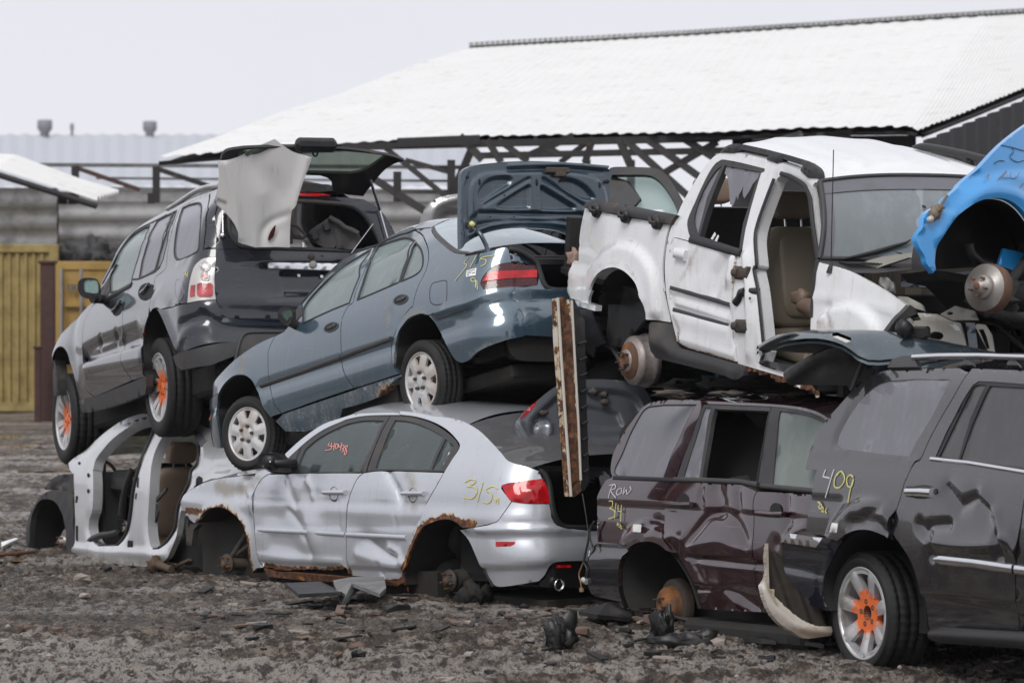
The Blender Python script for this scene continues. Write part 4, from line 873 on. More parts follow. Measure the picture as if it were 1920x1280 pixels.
# glasshouse and top
edge = C(z3((165, 1070), (215, 1028), (400, 818), (620, 590), (780, 455), (900, 390), (1110, 322), (1250, 256), (1400, 190), (1500, 165), (1590, 128), (1750, 108)) + z5((70, 106),), 3)
E = c.P(c.invs(edge), .002); Lc = c.loc(E); k = int(np.argmin(np.abs(Lc[:, 0] - 1.18)))
b = MB(); across(b, c, E[k:], .075, 2.6, attrs={'dirt': lambda V: np.full(len(V), .28)}); b.build('roof', SM, T)
b = MB(); across(b, c, E[:k + 1], .1, 2.2, nrm=(1, 0, .5)); b.build('windscreen', M['glassL'], T)
we = c.P(c.invs(C(z5((62, 112), (70, 150), (100, 210), (200, 310), (330, 405), (470, 425)), 3)), .001)
b = MB(); rows = across(b, c, we, .085, 2.3, nrm=(-.55, 0, .9)); b.build('rear_window', M['frost'], T)
b = MB(); W = rows; loft(b, [W[:, 0] + c.az * .006, W[:, 1] * .55 + W[:, 0] * .45 + c.az * .007]); b.build('rear_window_frame', M['greytrim'], T)
he = c.P(c.invs(C(z1((182, 903), (240, 813), (380, 663), (520, 543), (700, 423), (850, 348), (935, 316), (1045, 262)), 3)), -.003); b = MB(); across(b, c, he, .06, 2.6, attrs={'dirt': lambda V: np.full(len(V), .3)}); b.build('bonnet', SM, T)
farside(c, edge + we[:0].tolist() + z5((460, 452), (1000, 520)) + z7((1200, 300), (1200, 600), (640, 880), (300, 500)) + z4((700, 905), (160, 1075)) + z2((1015, 490), (300, 890), (120, 760)) + z1((185, 905), (520, 543), (935, 316)), SM, T, [win_f[::-1], win_r[::-1], win_q[::-1]])
# boot cavity, shelf and lid
x0 = c.loc(we)[-1][0]; zt = c.loc(we)[-1][2]
b = MB(); cbox(b, c, (x0 - .16, x0 + .05), (-.62, .62), (zt - .07, zt - .035), bev=.01); cbox(b, c, (x0 - .19, x0 - .15), (-.66, .66), (zt - .12, zt - .06), bev=.01); b.build('parcel_shelf', M['trim'], T)
b = MB(); cbox(b, c, (-.9, x0 + .1), (-.6, .6), (.05, .09)); cbox(b, c, (x0 + .1, x0 + .14), (-.6, .6), (.05, zt - .05))
for s_ in (-.64, .62): cbox(b, c, (-.8, x0 + .1), (s_, s_ + .02), (.05, .55))
b.build('boot_floor', M['dark'], T)
b = MB(); cbox(b, c, (-.92, -.6), (-.55, .5), (.16, .3), bev=.03); b.build('boot_liner', M['greytrim'], T)
lid = Plane(c.L(x0 - .12, 0, zt + .02), -c.ay, c.az * .97 - c.ax * .12 + np.array([0, 0, .1]), kv=-.0, rng=1.1)
S6 = z6
lo = C(S6((332, 920), (328, 700), (330, 400), (335, 220), (350, 165), (400, 125), (520, 95), (640, 82)), 3) + C(S6((760, 70), (1000, 62), (1300, 72), (1560, 90), (1775, 108)), 3) + S6((1750, 140), (1862, 162), (1800, 200)) + C(S6((1780, 300), (1785, 480), (1790, 700), (1800, 900)), 3) + C(S6((1700, 860), (1480, 810), (1280, 740), (1150, 722), (950, 712), (760, 722), (600, 755), (460, 810), (370, 870)), 3)
pk = [C(S6((485, 360), (540, 270), (640, 215), (780, 205), (825, 250), (800, 310)), 3) + C(S6((650, 400), (560, 465), (500, 470), (478, 420)), 3), C(S6((1000, 300), (1005, 500), (990, 535)), 2) + C(S6((800, 540), (680, 530), (665, 490), (760, 420), (900, 330), (970, 290)), 2), C(S6((1085, 310), (1110, 300), (1200, 350), (1430, 490), (1440, 530), (1400, 555), (1120, 550), (1085, 520)), 2), C(S6((1260, 270), (1300, 230), (1420, 235), (1550, 310), (1630, 420), (1600, 450), (1500, 440), (1350, 360), (1280, 310)), 2)]
frame_ = C(S6((400, 640), (400, 330), (450, 220), (560, 160), (700, 150)), 3) + C(S6((1300, 150), (1560, 180), (1700, 260), (1760, 400), (1770, 640)), 3) + S6((1500, 600), (1000, 590), (500, 590))
b = MB(); dsp = both(emboss(lid, [(frame_, .02, .035)] + [(q, -.032, .022) for q in pk] + [(S6((480, 540), (1520, 560), (1520, 605), (490, 590)), -.02, .02)]),
    dents(lid, [(C(S6((420, 780), (600, 690), (900, 640), (1200, 650), (1480, 720)), 2), .018, .02), (C(S6((470, 690), (700, 655), (1000, 640), (1400, 660)), 2), .01, -.02), (S6((550, 490), (980, 240)), .011, -.02), (S6((1120, 240), (1520, 500)), .011, -.02), (S6((350, 900), (345, 300), (400, 150)), .012, .012), (C(S6((800, 110), (1300, 95), (1760, 130)), 2), .014, .02), (C(S6((800, 150), (1300, 135), (1700, 170)), 2), .012, -.016)]))
panel(b, lid, lo, h=.012, rim=.04, disp=dsp, attrs={'dirt': lambda V, P: np.full(len(V), .1)}); LID = b.build('boot_lid', M['bluein'], T)
b = MB()
for (x, y), r_ in (((497, 270), (.012, .01, .026)), ((1052, 275), (.014, .01, .03)), ((1665, 300), (.014, .01, .026)), ((1745, 265), (.016, .01, .016)), ((385, 220), (.012, .01, .012))): blob(b, lid.W(*S6((x, y))[0], .016), r_, x, 6, rough=.05)
for q in ((440, 395), (745, 395), (1058, 400), (1365, 400), (445, 545), (452, 578), (605, 608), (838, 606), (1058, 548), (1315, 622)): blob(b, lid.W(*S6(q)[0], .016), .006, 2, 5, rough=0)
b.build('lid_hole', M['dark'], LID)
b = MB(); P = lid.W(*S6((1270, 155))[0], .03); box(b, P, -c.ay, c.ax, c.az, (-.1, .1), (-.02, .02), (-.02, .02), bev=.006); box(b, P + c.az * -.03, -c.ay, c.ax, c.az, (-.03, .06), (-.03, .02), (-.02, .015), bev=.006); b.build('lid_latch', M['iron'], LID)
b = MB(); tube(b, [c.W(*z5(q)[0], o_) for q, o_ in (((730, 395), -.02), ((715, 320), .0), ((680, 250), .04), ((640, 180), .07), ((580, 130), .08))], .016, 8); b.build('lid_hinge', M['bluein'], LID)
b = MB(); blob(b, lid.W(*S6((442, 678))[0], .035), (.022, .02, .022), 4, 6, rough=.15); b.build('hinge_sticker', M['yel'], LID)
b = MB(); tube(b, [lid.W(*S6(q)[0], .03) for q in ((480, 660), (470, 690), (430, 700), (405, 690), (420, 720))], .012, 6); b.build('lid_cable', M['wire'], LID)
# mirror
mo = at(*z1((1060, 90))[0], c.W(*z1((1200, 130))[0])[1] - .1); mz = Plane(mo, np.array([1, .15, 0]), np.array([0, -.05, 1.]), rng=.4)
shell = C(z1((965, 40), (1010, -20), (1100, -30), (1165, 0), (1185, 90), (1160, 180), (1090, 205), (1010, 160), (970, 100), (965, 40)), 3)[:-1]; fc = C(z1((1010, 30), (1030, 0), (1100, -10), (1138, 20), (1140, 100), (1130, 150), (1080, 140), (1030, 90), (1010, 30)), 3)[:-1]
b = MB(); panel(b, mz, shell, [fc], h=.015, rim=0); U = mz.invs(densify(shell, 3)); L_ = [mz.P(U), mz.P(U * .9 + U.mean(0) * .1, -.06), mz.P(U * .5 + U.mean(0) * .5, -.11)]; loft(b, [np.vstack([q, q[:1]]) for q in L_]); b.add(L_[2], [tuple(range(len(U)))])
tube(b, [mo - c.ay * .02 + c.az * -.03, c.W(*z1((1190, 190))[0], 0)], .035, 10); MI = b.build('door_mirror', M['trim'], T)
b = MB(); panel(b, mz, fc, off=-.006, h=.03, rim=0); b.build('mirror_glass', M['glassC'], MI)
b = MB(); panel(b, mz, fc, off=-.012, h=.03, rim=0); b.build('mirror_backing', M['mmir'], MI)
b = MB(); panel(b, c, z1((1190, 0), (1260, -60), (1265, 60), (1200, 130), (1180, 150)), off=.004, h=.03); b.build('mirror_sail', M['trim'], T)
# sill, floor, inside
b = MB(); sill = z2((930, 575), (1015, 488), (1910, 185)) + z4((160, 1082), (690, 914), (700, 935), (640, 965), (600, 1000), (540, 1060), (530, 1120), (500, 1080), (440, 1180)) + C(z4((440, 1180), (200, 1270), (0, 1320)), 2)[1:] + z2((1700, 560), (1300, 700), (1050, 700))
panel(b, c, sill, off=-.01, h=.04, rim=.1, attrs={'dirt': lambda V, P: np.full(len(V), .55), 'rust': att(c, [(z4((440, 1180), (540, 1100), (540, 1060)), .07, .8), (z4((430, 1040), (520, 1050)), .06, .5)])}); b.build('sill', SM, T)
well(T, c, af, .5); well(T, c, ar + C(z7((280, 335), (340, 400), (400, 500), (460, 620), (520, 740), (580, 840)), 3), .5)
b = MB(); cbox(b, c, (-.8, 3.1), (-.7, .6), (-.12, -.02), bev=.02); cbox(b, c, (2.0, 3.1), (-.5, .52), (-.12, .4)); cbox(b, c, (.4, 1.9), (-.74, .76), (-.1, .06)); 
tube(b, [c.L(-.9, -.35, -.1), c.L(-.2, -.3, -.17), c.L(.6, -.15, -.15), c.L(2.2, -.1, -.18)], .035); blob(b, c.L(-.75, -.25, -.12), (.3, .2, .12), 2, 8, ax=(c.ax, c.ay, c.az), rough=.05); tube(b, [c.L(0, .7, 0), c.L(0, -.7, 0)], .03); b.build('underbody', M['under'], T)
for yy in (.36, -.36): seat(T, c, .85, yy, .1, 'seatd')
seat(T, c, .1, 0, .1, 'seatd', 1.15, head=False, name='rear_seat'); b = MB(); cbox(b, c, (1.45, 1.9), (-.66, .66), (.4, .6), bev=.04); b.build('dashboard', M['trim'], T)
wheel(T, c.L(0, .81, 0), c.ax, c.ay, c.az, .292, .18, .2, 'hubcap', M['hubcap'], .1)
a = math.radians(14); fx = c.ax * math.cos(a) + c.ay * math.sin(a); fy = c.ay * math.cos(a) - c.ax * math.sin(a); wheel(T, c.L(c.wb, .79, 0), fx, fy, c.az, .292, .18, .2, 'hubcap', M['hubcap'], .35)
tube_ = lambda pts, r, nm, mt: (lambda b: (tube(b, pts, r, 6), b.build(nm, M[mt], T)))(MB())
tube_([c.W(*z3((825, 412))[0], 0), c.W(*z3((825, 412))[0], 0) + (at(*z3((1095, 50))[0], 26.2) - at(*z3((825, 412))[0], 26.2))], .0035, 'aerial', 'chrome')
text_strokes('marker_writing', c, [C(z5((470, 460), (500, 470), (450, 540), (480, 550), (470, 590), (345, 745)), 3), z5((600, 440), (570, 500), (525, 585)), C(z5((820, 445), (700, 460), (640, 490), (700, 490), (715, 520), (690, 560), (650, 570)), 3), C(z5((585, 720), (540, 715), (540, 750), (580, 755), (590, 725), (590, 830)), 3), z5((605, 745), (612, 850))], 'yel', T, .0065)
b = MB(); lb = z5((480, 625), (600, 590), (590, 680), (472, 698)); panel(b, c, lb, off=.002, h=.05, rim=.001); LB = b.build('paper_label', M['paper'], T)
text_strokes('label_print', c, [z5((490, 640), (580, 612)), z5((490, 660), (540, 648)), z5((488, 680), (510, 675)), z5((550, 655), (585, 645))], 'ink', LB, .004, .004)
# ================================================================ black SUV on top at the left
zA, zB, zC, zD, zE, zF, zR = Z(90, 480, 6.4), Z(90, 680, 6.4), Z(190, 330, 6.4), Z(250, 460, 6.4), Z(400, 250, 5.119), Z(400, 480, 5.8167), Z(0, 640, 2.909)
c = Car((301, 726), (123, 784.7), 29.2, 2.87, .84,
        [(-.3, .86), (-.1, .90), (.1, .925), (.3, .935), (.45, .93), (.56, .925), (.66, .90), (.74, .87), (.9, .80), (1.1, .73), (1.27, .66), (1.36, .58)],
        [(-.3, -1.08), (0, -1.13), (.2, -1.13), (.34, -1.09), (.6, -1.05), (.8, -1.02), (1.1, -.97), (1.4, -.92)], [(0, .3), (.5, .26), (1.2, .16)], front=(2.7, .035), ur=(-3.2, 4), k=1.066)
T = thing('black_suv', 'glossy black SUV on orange-sprayed wheels, glass hatch up, stacked at far left', 'SUV', tuple(c.L(1.3, 0, -.38)))
SM = M['black']
dirt = att(c, [(zB((450, 150), (900, 60), (1100, 20)), .14, .35), (zA((900, 700), (940, 560)), .06, .5), (zC((940, 1060), (1100, 1010)), .05, .4)])
atts = {'dirt': dirt}
g1 = C(zA((560, 575), (510, 630), (442, 780), (418, 900), (410, 1050), (415, 1200)) + zB((425, 60), (440, 220), (480, 340), (560, 412)))
g2 = C(zC((640, 530), (560, 700), (470, 930), (390, 1150)) + zA((985, 360), (925, 520), (895, 700), (888, 860), (872, 1020), (880, 1150)) + zB((905, 0), (960, 120), (1005, 215)))
g3 = C(zC((950, 372), (880, 560), (820, 780), (790, 950), (770, 1110)) + zD((270, 380), (250, 450), (235, 560), (205, 680)))
arF = C(zA((60, 1300), (65, 1230), (90, 1150), (140, 1095), (200, 1100), (250, 1170), (280, 1280)) + zB((305, 70), (340, 200), (385, 440)), 3)
arR = C(zB((1185, 250), (1140, 130)) + zA((1140, 1280), (1122, 1100), (1130, 980), (1160, 850), (1205, 710), (1260, 635), (1310, 622), (1345, 640)), 3)
arR2 = C(zD((326, 768), (380, 860), (430, 980), (480, 1100), (540, 1240)), 3)
body = MB()
sil = C(zA((48, 1290), (75, 1120), (145, 955), (250, 840), (370, 720), (480, 600), (560, 545)), 3)
panel(body, c, sil + g1[1:] + zB((395, 452),) + arF[::-1][1:-2], gap=.003, h=.03, disp=dents(c, [(arF[4:-2], .06, .012), (zA((330, 800), (300, 960), (330, 1150)), .08, -.006)]), attrs=atts)
wq = C(zC((972, 385), (1050, 347), (1150, 322), (1195, 345), (1200, 440), (1180, 700), (1165, 880), (1100, 935), (1000, 985), (920, 1005), (880, 960), (875, 850), (900, 650), (940, 480)), 3)
quarter = g3[::-1] + C(zC((950, 372), (1100, 290), (1300, 208)), 3)[1:] + zC((1295, 260), (1280, 400), (1250, 650), (1225, 885), (1375, 872)) + zD((992, 142),) + C(zD((992, 142), (900, 143), (820, 168), (740, 240), (700, 340), (668, 480), (650, 692)), 3)[1:] + zD((470, 740), (330, 770)) + arR[::-1][:9]
panel(body, c, quarter, [wq[::-1]], gap=.003, h=.035, disp=both(dents(c, [(zD((240, 640), (300, 600), (380, 680), (420, 750)), .06, .014), (zC((920, 1050), (1010, 1010)), .02, .006)])), attrs=atts)
panel(body, c, zC((1305, 215), (1400, 165), (1392, 350), (1388, 700), (1378, 862), (1232, 875), (1258, 650), (1288, 400), (1303, 262)), gap=.003, h=.04, attrs=atts)
top = C(zC((-10, 1290), (100, 1085), (200, 885), (300, 745), (400, 648), (500, 572), (620, 500), (740, 430), (860, 375), (940, 342), (1100, 262), (1300, 192), (1400, 150)), 3)
lowr = C(zC((15, 1290), (115, 1105), (215, 905), (310, 765), (405, 668), (500, 610), (600, 562), (740, 490), (860, 425), (950, 385), (1100, 300), (1300, 215), (1400, 175)), 3)
panel(body, c, top + lowr[::-1], h=.05, rim=.02, attrs=atts)
body.build('body', SM, T)
# doors
wf = C(zC((100, 1130), (200, 930), (300, 790), (400, 690), (500, 628), (585, 592)), 3) + zC((520, 760), (450, 950), (370, 1220)) + zA((1000, 340), (900, 400), (740, 440), (680, 500), (725, 400), (750, 220), (820, 100))
wr1 = zC((670, 535), (760, 485), (850, 440), (800, 600), (720, 850), (640, 1130), (560, 1180), (450, 1235), (490, 1010), (560, 780), (610, 640)); wr2 = zC((865, 432), (905, 415), (850, 580), (790, 800), (740, 1000), (700, 1090), (650, 1130), (700, 930), (780, 680))
doorF = C(zA((640, 520), (560, 575)), 1) + g1[2:] + zB((1005, 215),) + g2[::-1][1:] + C(zC((600, 560), (500, 605), (405, 663), (310, 760), (215, 900), (115, 1100), (0, 1320)), 3) 
crush = [(zA((430, 1180), (600, 1060), (780, 1000), (1050, 900)), .05, -.03, 1.5), (zA((800, 930), (790, 1010)), .03, -.02), (zA((610, 1000), (600, 1080)), .03, -.02), (zA((880, 960), (860, 1010)), .03, .02), (zB((450, 60), (1100, -40)), .08, .02)]
dd = both(dents(c, crush), emboss(c, [(zA((380, 1260), (420, 1170), (1070, 890), (1140, 900), (1140, 1100), (400, 1330)), -.035, .06)]))
b = MB(); panel(b, c, doorF, [wf[::-1]], gap=.004, h=.025, disp=dd, attrs=atts); FD = b.build('front_door', SM, T)
doorR = zC((950, 378), (860, 425), (740, 490), (650, 535)) + g2[1:] + zB((1160, 172), (1140, 130)) + zA((1140, 1280), (1122, 1100), (1130, 980), (1160, 850), (1205, 710)) + g3[::-1][:-1]
b = MB(); panel(b, c, doorR, [wr1[::-1], wr2[::-1]], gap=.004, h=.025, disp=dd, attrs=atts); RD = b.build('rear_door', SM, T)
b = MB(); panel(b, c, wf, off=-.012, h=.07, rim=0); b.build('front_side_window', M['glassL'], T)
b = MB()
for q in (wr1, wr2, wq): panel(b, c, q, off=-.008, h=.07, rim=0)
b.build('tinted_side_window', M['glassD'], T)
b = MB()
for q in (wf, wr1, wr2, wq): ribbon(b, c, q + q[:1], .02, .003, .0)
ribbon(b, c, lowr[:-14], .018, .006, .0); ribbon(b, c, zA((650, 545), (1000, 345)) , .05, .008, .002); ribbon(b, c, zC((370, 1240), (450, 1235), (640, 1150), (700, 1095)), .02, .004, .001); b.build('window_seal', M['gasket'], T)
b = MB(); panel(b, c, zA((640, 400), (740, 250), (745, 420), (700, 500), (1000, 345), (990, 380), (660, 560)), off=.004, h=.04); b.build('mirror_sail', M['trim'], T)
for par, ctr, r in ((FD, (835, 640), (9, 13)), (RD, (1175, 430), (14, 17))):
    o = arc_px(zA(ctr)[0], r[0], r[1], 0, 345, 22, 25); b = MB(); panel(b, c, o, off=.0015, h=.025, rim=0); hr = b.build('handle_recess', M['dark'], par)
    b = MB(); q = zA(ctr)[0]; ribbon(b, c, [(q[0] - 6, q[1] + 4), (q[0] + 2, q[1] - 3), (q[0] + 9, q[1] - 13)], .035, .02, .012, h=.02); b.build('door_handle', SM, par)
b = MB(); o = arc_px(zA((1575, 400))[0], 8.2, 20.5, 0, 348, 26, -3); ribbon(b, c, o + o[:1], .014, .002, .0005); panel(b, c, o, off=.001, h=.03, rim=0); b.build('fuel_flap', SM, T)
# rocker + claddings
b = MB(); panel(b, c, zB((390, 452), (450, 428), (560, 414), (1160, 172), (1192, 150), (1195, 290), (1180, 375), (950, 470), (700, 550), (520, 592), (440, 600), (420, 570)), off=.012, h=.04, rim=.06); b.build('sill_cladding', M['greytrim'], T)
b = MB(); panel(b, c, zR((950, 82), (1050, 45), (1200, 12), (1310, 4), (1500, 10), (1700, 30), (1700, 120), (1280, 78), (1150, 130), (1000, 155), (970, 130)), off=.015, h=.04, rim=.08); LB = b.build('lower_bumper_cladding', M['greytrim'], T)
# bumper
b = MB(); bp = zD((330, 772), (470, 742), (655, 694), (720, 682), (985, 650), (1002, 710), (1035, 770), (1040, 830), (1070, 862), (1200, 880)) + [(600, 598), (740, 600), (790, 600), (790, 680), (600, 690)] + zD((1500, 1290), (1260, 1230)) + C(zD((1250, 1165), (1000, 1167), (800, 1203), (560, 1290)), 3) + arR2[::-1]
panel(b, c, bp, gap=.003, h=.03, disp=both(emboss(c, [(C(zD((730, 660), (790, 790), (900, 890), (1050, 960), (1250, 985)), 3) + [(650, 620), (800, 620), (800, 580), (560, 560)] + zD((985, 600),), .03, .06)]), dents(c, [(arR2, .04, .03), (zD((560, 960), (800, 860)), .03, -.02), (zD((560, 1140), (700, 1000), (900, 960), (960, 1050)), .03, .012)])), attrs=atts); BU = b.build('rear_bumper', SM, T)
b = MB(); panel(b, c, C(zF((232, 1150), (285, 930), (350, 852), (450, 840)), 3) + zF((900, 838), (1500, 838), (1500, 1300), (232, 1300)), off=.02, h=.05, rim=.05); b.build('step_pad', M['greytrim'], BU)
b = MB(); ribbon(b, c, C(zF((232, 1150), (285, 930), (350, 852), (450, 840)), 3) + zF((900, 838), (1500, 838)), .025, .015, .02); b.build('step_pad_edge', M['greytrim'], BU)
# tail lamp
lampo = C(zD((992, 145), (900, 147), (820, 172), (743, 243), (703, 343), (672, 483), (652, 690)), 3) + zD((800, 662), (990, 648))
b = MB(); panel(b, c, lampo, off=.004, h=.03, rim=.03); LA = b.build('tail_light', plain('pale_lamp_housing', (.5, .49, .47), .3, var=.2, metal=.3), T)
def spot(nm, px, m, off=.012, dsp=None, par=None): b = MB(); panel(b, c, px, off=off, h=.012, rim=.01, disp=dsp); return b.build(nm, M[m], par or LA)
spot('brake_lens', zD((770, 470), (800, 455), (930, 455), (955, 480), (955, 590), (930, 618), (800, 618), (770, 600)), 'pink'); spot('brake_lens', zD((700, 485), (748, 478), (742, 612), (685, 618)), 'pink')
for cy, col, r in ((258, 'clear', 10), (378, 'pink', 9)): spot('reversing_lens' if col == 'clear' else 'indicator_lens', arc_px(zD((868, cy))[0], r, r, 0, 345, 22), 'clear', .010, lambda V: .006 * np.cos(np.hypot(V[:, 0] - V[:, 0].mean(), V[:, 1] - V[:, 1].mean()) * 260))
for cy, col in ((258, 'chrome'), (378, 'pink')): spot('lamp_reflector', arc_px(zD((862, cy))[0], 4.5, 4.5, 0, 345, 14), col, .018)
# tailgate below the glass
b = MB(); tg = zE((32, 1112), (110, 1112), (230, 1108), (400, 1118), (900, 1130), (1330, 1146), (1700, 1140), (1790, 1160)) + [(752, 520), (752, 598), (600, 600), (430, 597), (414, 590), (408, 572)]
panel(b, c, tg, gap=.003, h=.03, disp=both(emboss(c, [(zF((482, 82), (1500, 60), (1500, 470), (600, 470), (562, 420)), -.02, .02), (zF((718, 150), (1300, 160), (1300, 425), (775, 405)), -.03, .015)]), dents(c, [(zF((330, 60), (900, 45), (1300, 60)), .03, .014), (zF((60, 480), (1200, 520)), .06, .01)])), attrs=atts); TG = b.build('tailgate', SM, T)
b = MB(); panel(b, c, zF((590, 88), (615, 75), (1340, 86), (1500, 95), (1500, 165), (1270, 158), (603, 138)), off=.012, h=.03, rim=.03, disp=dents(c, [(zF((600, 100), (1400, 118)), .012, .006)])); b.build('tailgate_trim', plain('bright_trim', (.8, .81, .84), .25, metal=.6, var=.03), TG)
b = MB(); lathe(b, c.W(*zF((1078, 102))[0], .02), -c.ax, [(.03, 0), (.031, .012), (.02, .018), (.001, .02)], 24); b.build('lock_cap', M['headl'], TG)
b = MB(); lathe(b, c.W(*zF((1065, 12))[0], .0), -c.ax, [(.028, 0), (.026, .02), (.012, .03), (.001, .032)], 20); b.build('latch_knob', M['iron'], TG)
b = MB(); lathe(b, c.W(*zF((1185, 12))[0], .004), -c.ax, [(.014, 0), (.001, .001)], 16); b.build('latch_hole', M['dark'], TG)
b = MB()
for q in ((930, 213), (1180, 222)): P = c.W(*zF(q)[0], -.035); box(b, P, c.ay, c.az, -c.ax, (-.011, .011), (-.011, .011), (-.0, .008))
b.build('plate_clip', M['paper'], TG)
# rear opening: frame, seal, cavity
hole = C(zE((150, 830), (160, 930), (200, 1020), (270, 1080), (400, 1100)), 3) + zE((900, 1110), (1330, 1125), (1580, 1120)) + C(zE((1620, 1080), (1580, 980), (1530, 890), (1450, 780), (1350, 705), (1250, 680)), 3) + C(zE((1000, 655), (800, 648), (500, 650), (280, 680), (170, 750)), 3)
outer = zE((32, 1108), (38, 620), (100, 600), (500, 600), (1000, 605), (1300, 612), (1450, 630)) + C(zE((1450, 630), (1560, 690), (1640, 770), (1710, 880), (1765, 1000), (1790, 1150)), 3)[1:] + zE((1330, 1140), (900, 1125), (400, 1112), (230, 1104))
b = MB(); panel(b, c, outer, [hole[::-1]], off=-.012, h=.04, rim=.03, attrs=atts); b.build('hatch_surround', SM, T)
b = MB(); ribbon(b, c, hole + hole[:1], .035, .02, -.01); b.build('hatch_seal', M['greytrim'], T)
b = MB(); tube(b, [c.W(*zE(q)[0], .01) for q in ((90, 760), (92, 980))], .008, 8); blob(b, c.W(*zE((90, 985))[0], .01), .02, 2, 6); b.build('gas_strut', M['chrome'], T)
b = MB(); panel(b, c, zE((820, 572), (1000, 575), (1090, 585), (1130, 597), (1000, 603), (820, 600)), off=.03, h=.03, rim=.03); b.build('high_brake_light', M['red'], T)
b = MB(); panel(b, c, zE((600, 490), (860, 488), (1100, 500), (1145, 520), (1145, 560), (1000, 572), (600, 568)), off=.02, h=.03, rim=.1); b.build('roof_spoiler', M['trim'], T)
b = MB(); cbox(b, c, (-.95, 2.2), (-.8, .8), (.22, .26)); cbox(b, c, (.1, .16), (-.75, .75), (.26, .8), bev=.03); b.build('cargo_floor', M['dark'], T)
farside(c, top + zD((992, 145), (990, 650)) + [(345, 660)] + zB((1160, 172), (560, 412), (400, 450)) + zA((60, 1290), (145, 955), (480, 600)), SM, T, [wf[::-1]])  # far rear windows left filled in to keep the inside dark
# gate glass swung up
gp = Plane(c.L(-.96, 0, 1.28), -c.ay, unit(-c.ax * .8 + np.array([0, 0, .75])), rng=1.2)
go = C(zE((75, 262), (80, 230), (95, 200), (150, 165), (300, 142)), 3) + C(zE((600, 130), (900, 130), (1100, 140), (1400, 166), (1650, 207), (1750, 232), (1835, 262)), 3) + C(zE((1835, 264), (1740, 292), (1660, 340), (1590, 410), (1540, 470), (1500, 525)), 3)[1:] + zE((1480, 545), (1440, 605), (1300, 592), (1150, 562), (1140, 470), (1100, 430), (1030, 407), (880, 402), (600, 402), (330, 410), (260, 460), (200, 560), (120, 560), (110, 420))
gg = C(zE((232, 215), (260, 170), (400, 150)), 3) + C(zE((700, 142), (1000, 152), (1300, 175), (1600, 207), (1640, 225), (1600, 262), (1500, 330), (1420, 370), (1330, 388)), 3) + zE((900, 378), (400, 380), (260, 320))
b = MB(); panel(b, gp, go, [gg[::-1]], h=.04, rim=.03); GG = b.build('hatch_frame', M['trim'], T)
b = MB(); panel(b, gp, gg, off=-.008, h=.08, rim=0); b.build('hatch_glass', glass('green_hatch_glass', (.3, .34, .28), .22, (.2, .23, .19)), GG)
b = MB(); P = gp.W(*zE((980, 122))[0], 0); box(b, P, -c.ay, gp.e2, gp.n, (-.17, .17), (-.05, .07), (-.05, .05), bev=.03); b.build('wiper_motor', M['trim'], GG)
b = MB(); tube(b, [gp.W(*zE(q)[0], .02) for q in ((950, 145), (952, 190), (965, 202), (985, 202), (992, 190), (994, 145))], .008, 6); b.build('gate_handle', M['trim'], GG)
b = MB(); tube(b, [gp.W(*zE((1505, 445))[0], .03), c.W(*zE((1590, 740))[0], .02)], .013, 8); tube(b, [c.W(*zE((1590, 740))[0], .02), c.W(*zE((1665, 1010))[0], .02)], .006, 8); b.build('gas_strut', M['chrome'], T)
# roof, rails
E = c.P(c.invs(top), .002); Lc = c.loc(E); k = int(np.argmin(np.abs(Lc[:, 0] - 1.35)))
b = MB(); across(b, c, E[k:], .07, 2.8, attrs=None); b.build('roof', SM, T)
b = MB(); across(b, c, E[:k + 1], .1, 2.2, nrm=(1, 0, .5)); b.build('windscreen', M['glassL'], T)
he = c.P(c.invs(sil), -.003); b = MB(); across(b, c, he, .09, 2.6); b.build('bonnet', SM, T)
b = MB(); rp = [c.W(*q, .0) + c.az * dz for q, dz in zip(C(zC((800, 395), (880, 350), (1000, 268), (1100, 202), (1200, 152), (1320, 122), (1420, 112)), 2), [0] + [.0] * 20)]; tube(b, rp, .022, 10); b.build('roof_rail', M['alloy'], T)
b = MB(); rp2 = [c.L(c.loc(p)[0], -c.loc(p)[1], c.loc(p)[2]) for p in rp]; tube(b, rp2, .022, 10); b.build('roof_rail', M['alloy'], T)
# mirror
mo = at(*zA((500, 400))[0], c.W(*zA((690, 500))[0])[1] - .1); mz = Plane(mo, np.array([1, .1, 0]), np.array([0, 0, 1.]), rng=.5)
shell = C(zA((355, 400), (365, 310), (410, 270), (480, 260), (570, 270), (610, 310), (635, 400), (640, 500), (600, 550), (500, 520), (400, 480), (355, 400)), 3)[:-1]; fc = C(zA((430, 330), (450, 285), (520, 280), (580, 285), (600, 330), (605, 400), (590, 445), (500, 440), (440, 420), (430, 330)), 3)[:-1]
b = MB(); panel(b, mz, shell, [fc], h=.02, rim=0); U = mz.invs(densify(shell, 3)); L_ = [mz.P(U), mz.P(U * .92 + U.mean(0) * .08, -.09), mz.P(U * .6 + U.mean(0) * .4, -.15)]; loft(b, [np.vstack([q, q[:1]]) for q in L_]); b.add(L_[2], [tuple(range(len(U)))])
tube(b, [mo - c.ay * .02 - c.az * .08, c.W(*zA((680, 520))[0], 0)], .04, 10); MI = b.build('door_mirror', M['trim'], T)
b = MB(); panel(b, mz, fc, off=-.012, h=.03, rim=0); b.build('mirror_backing', M['mmir'], MI)
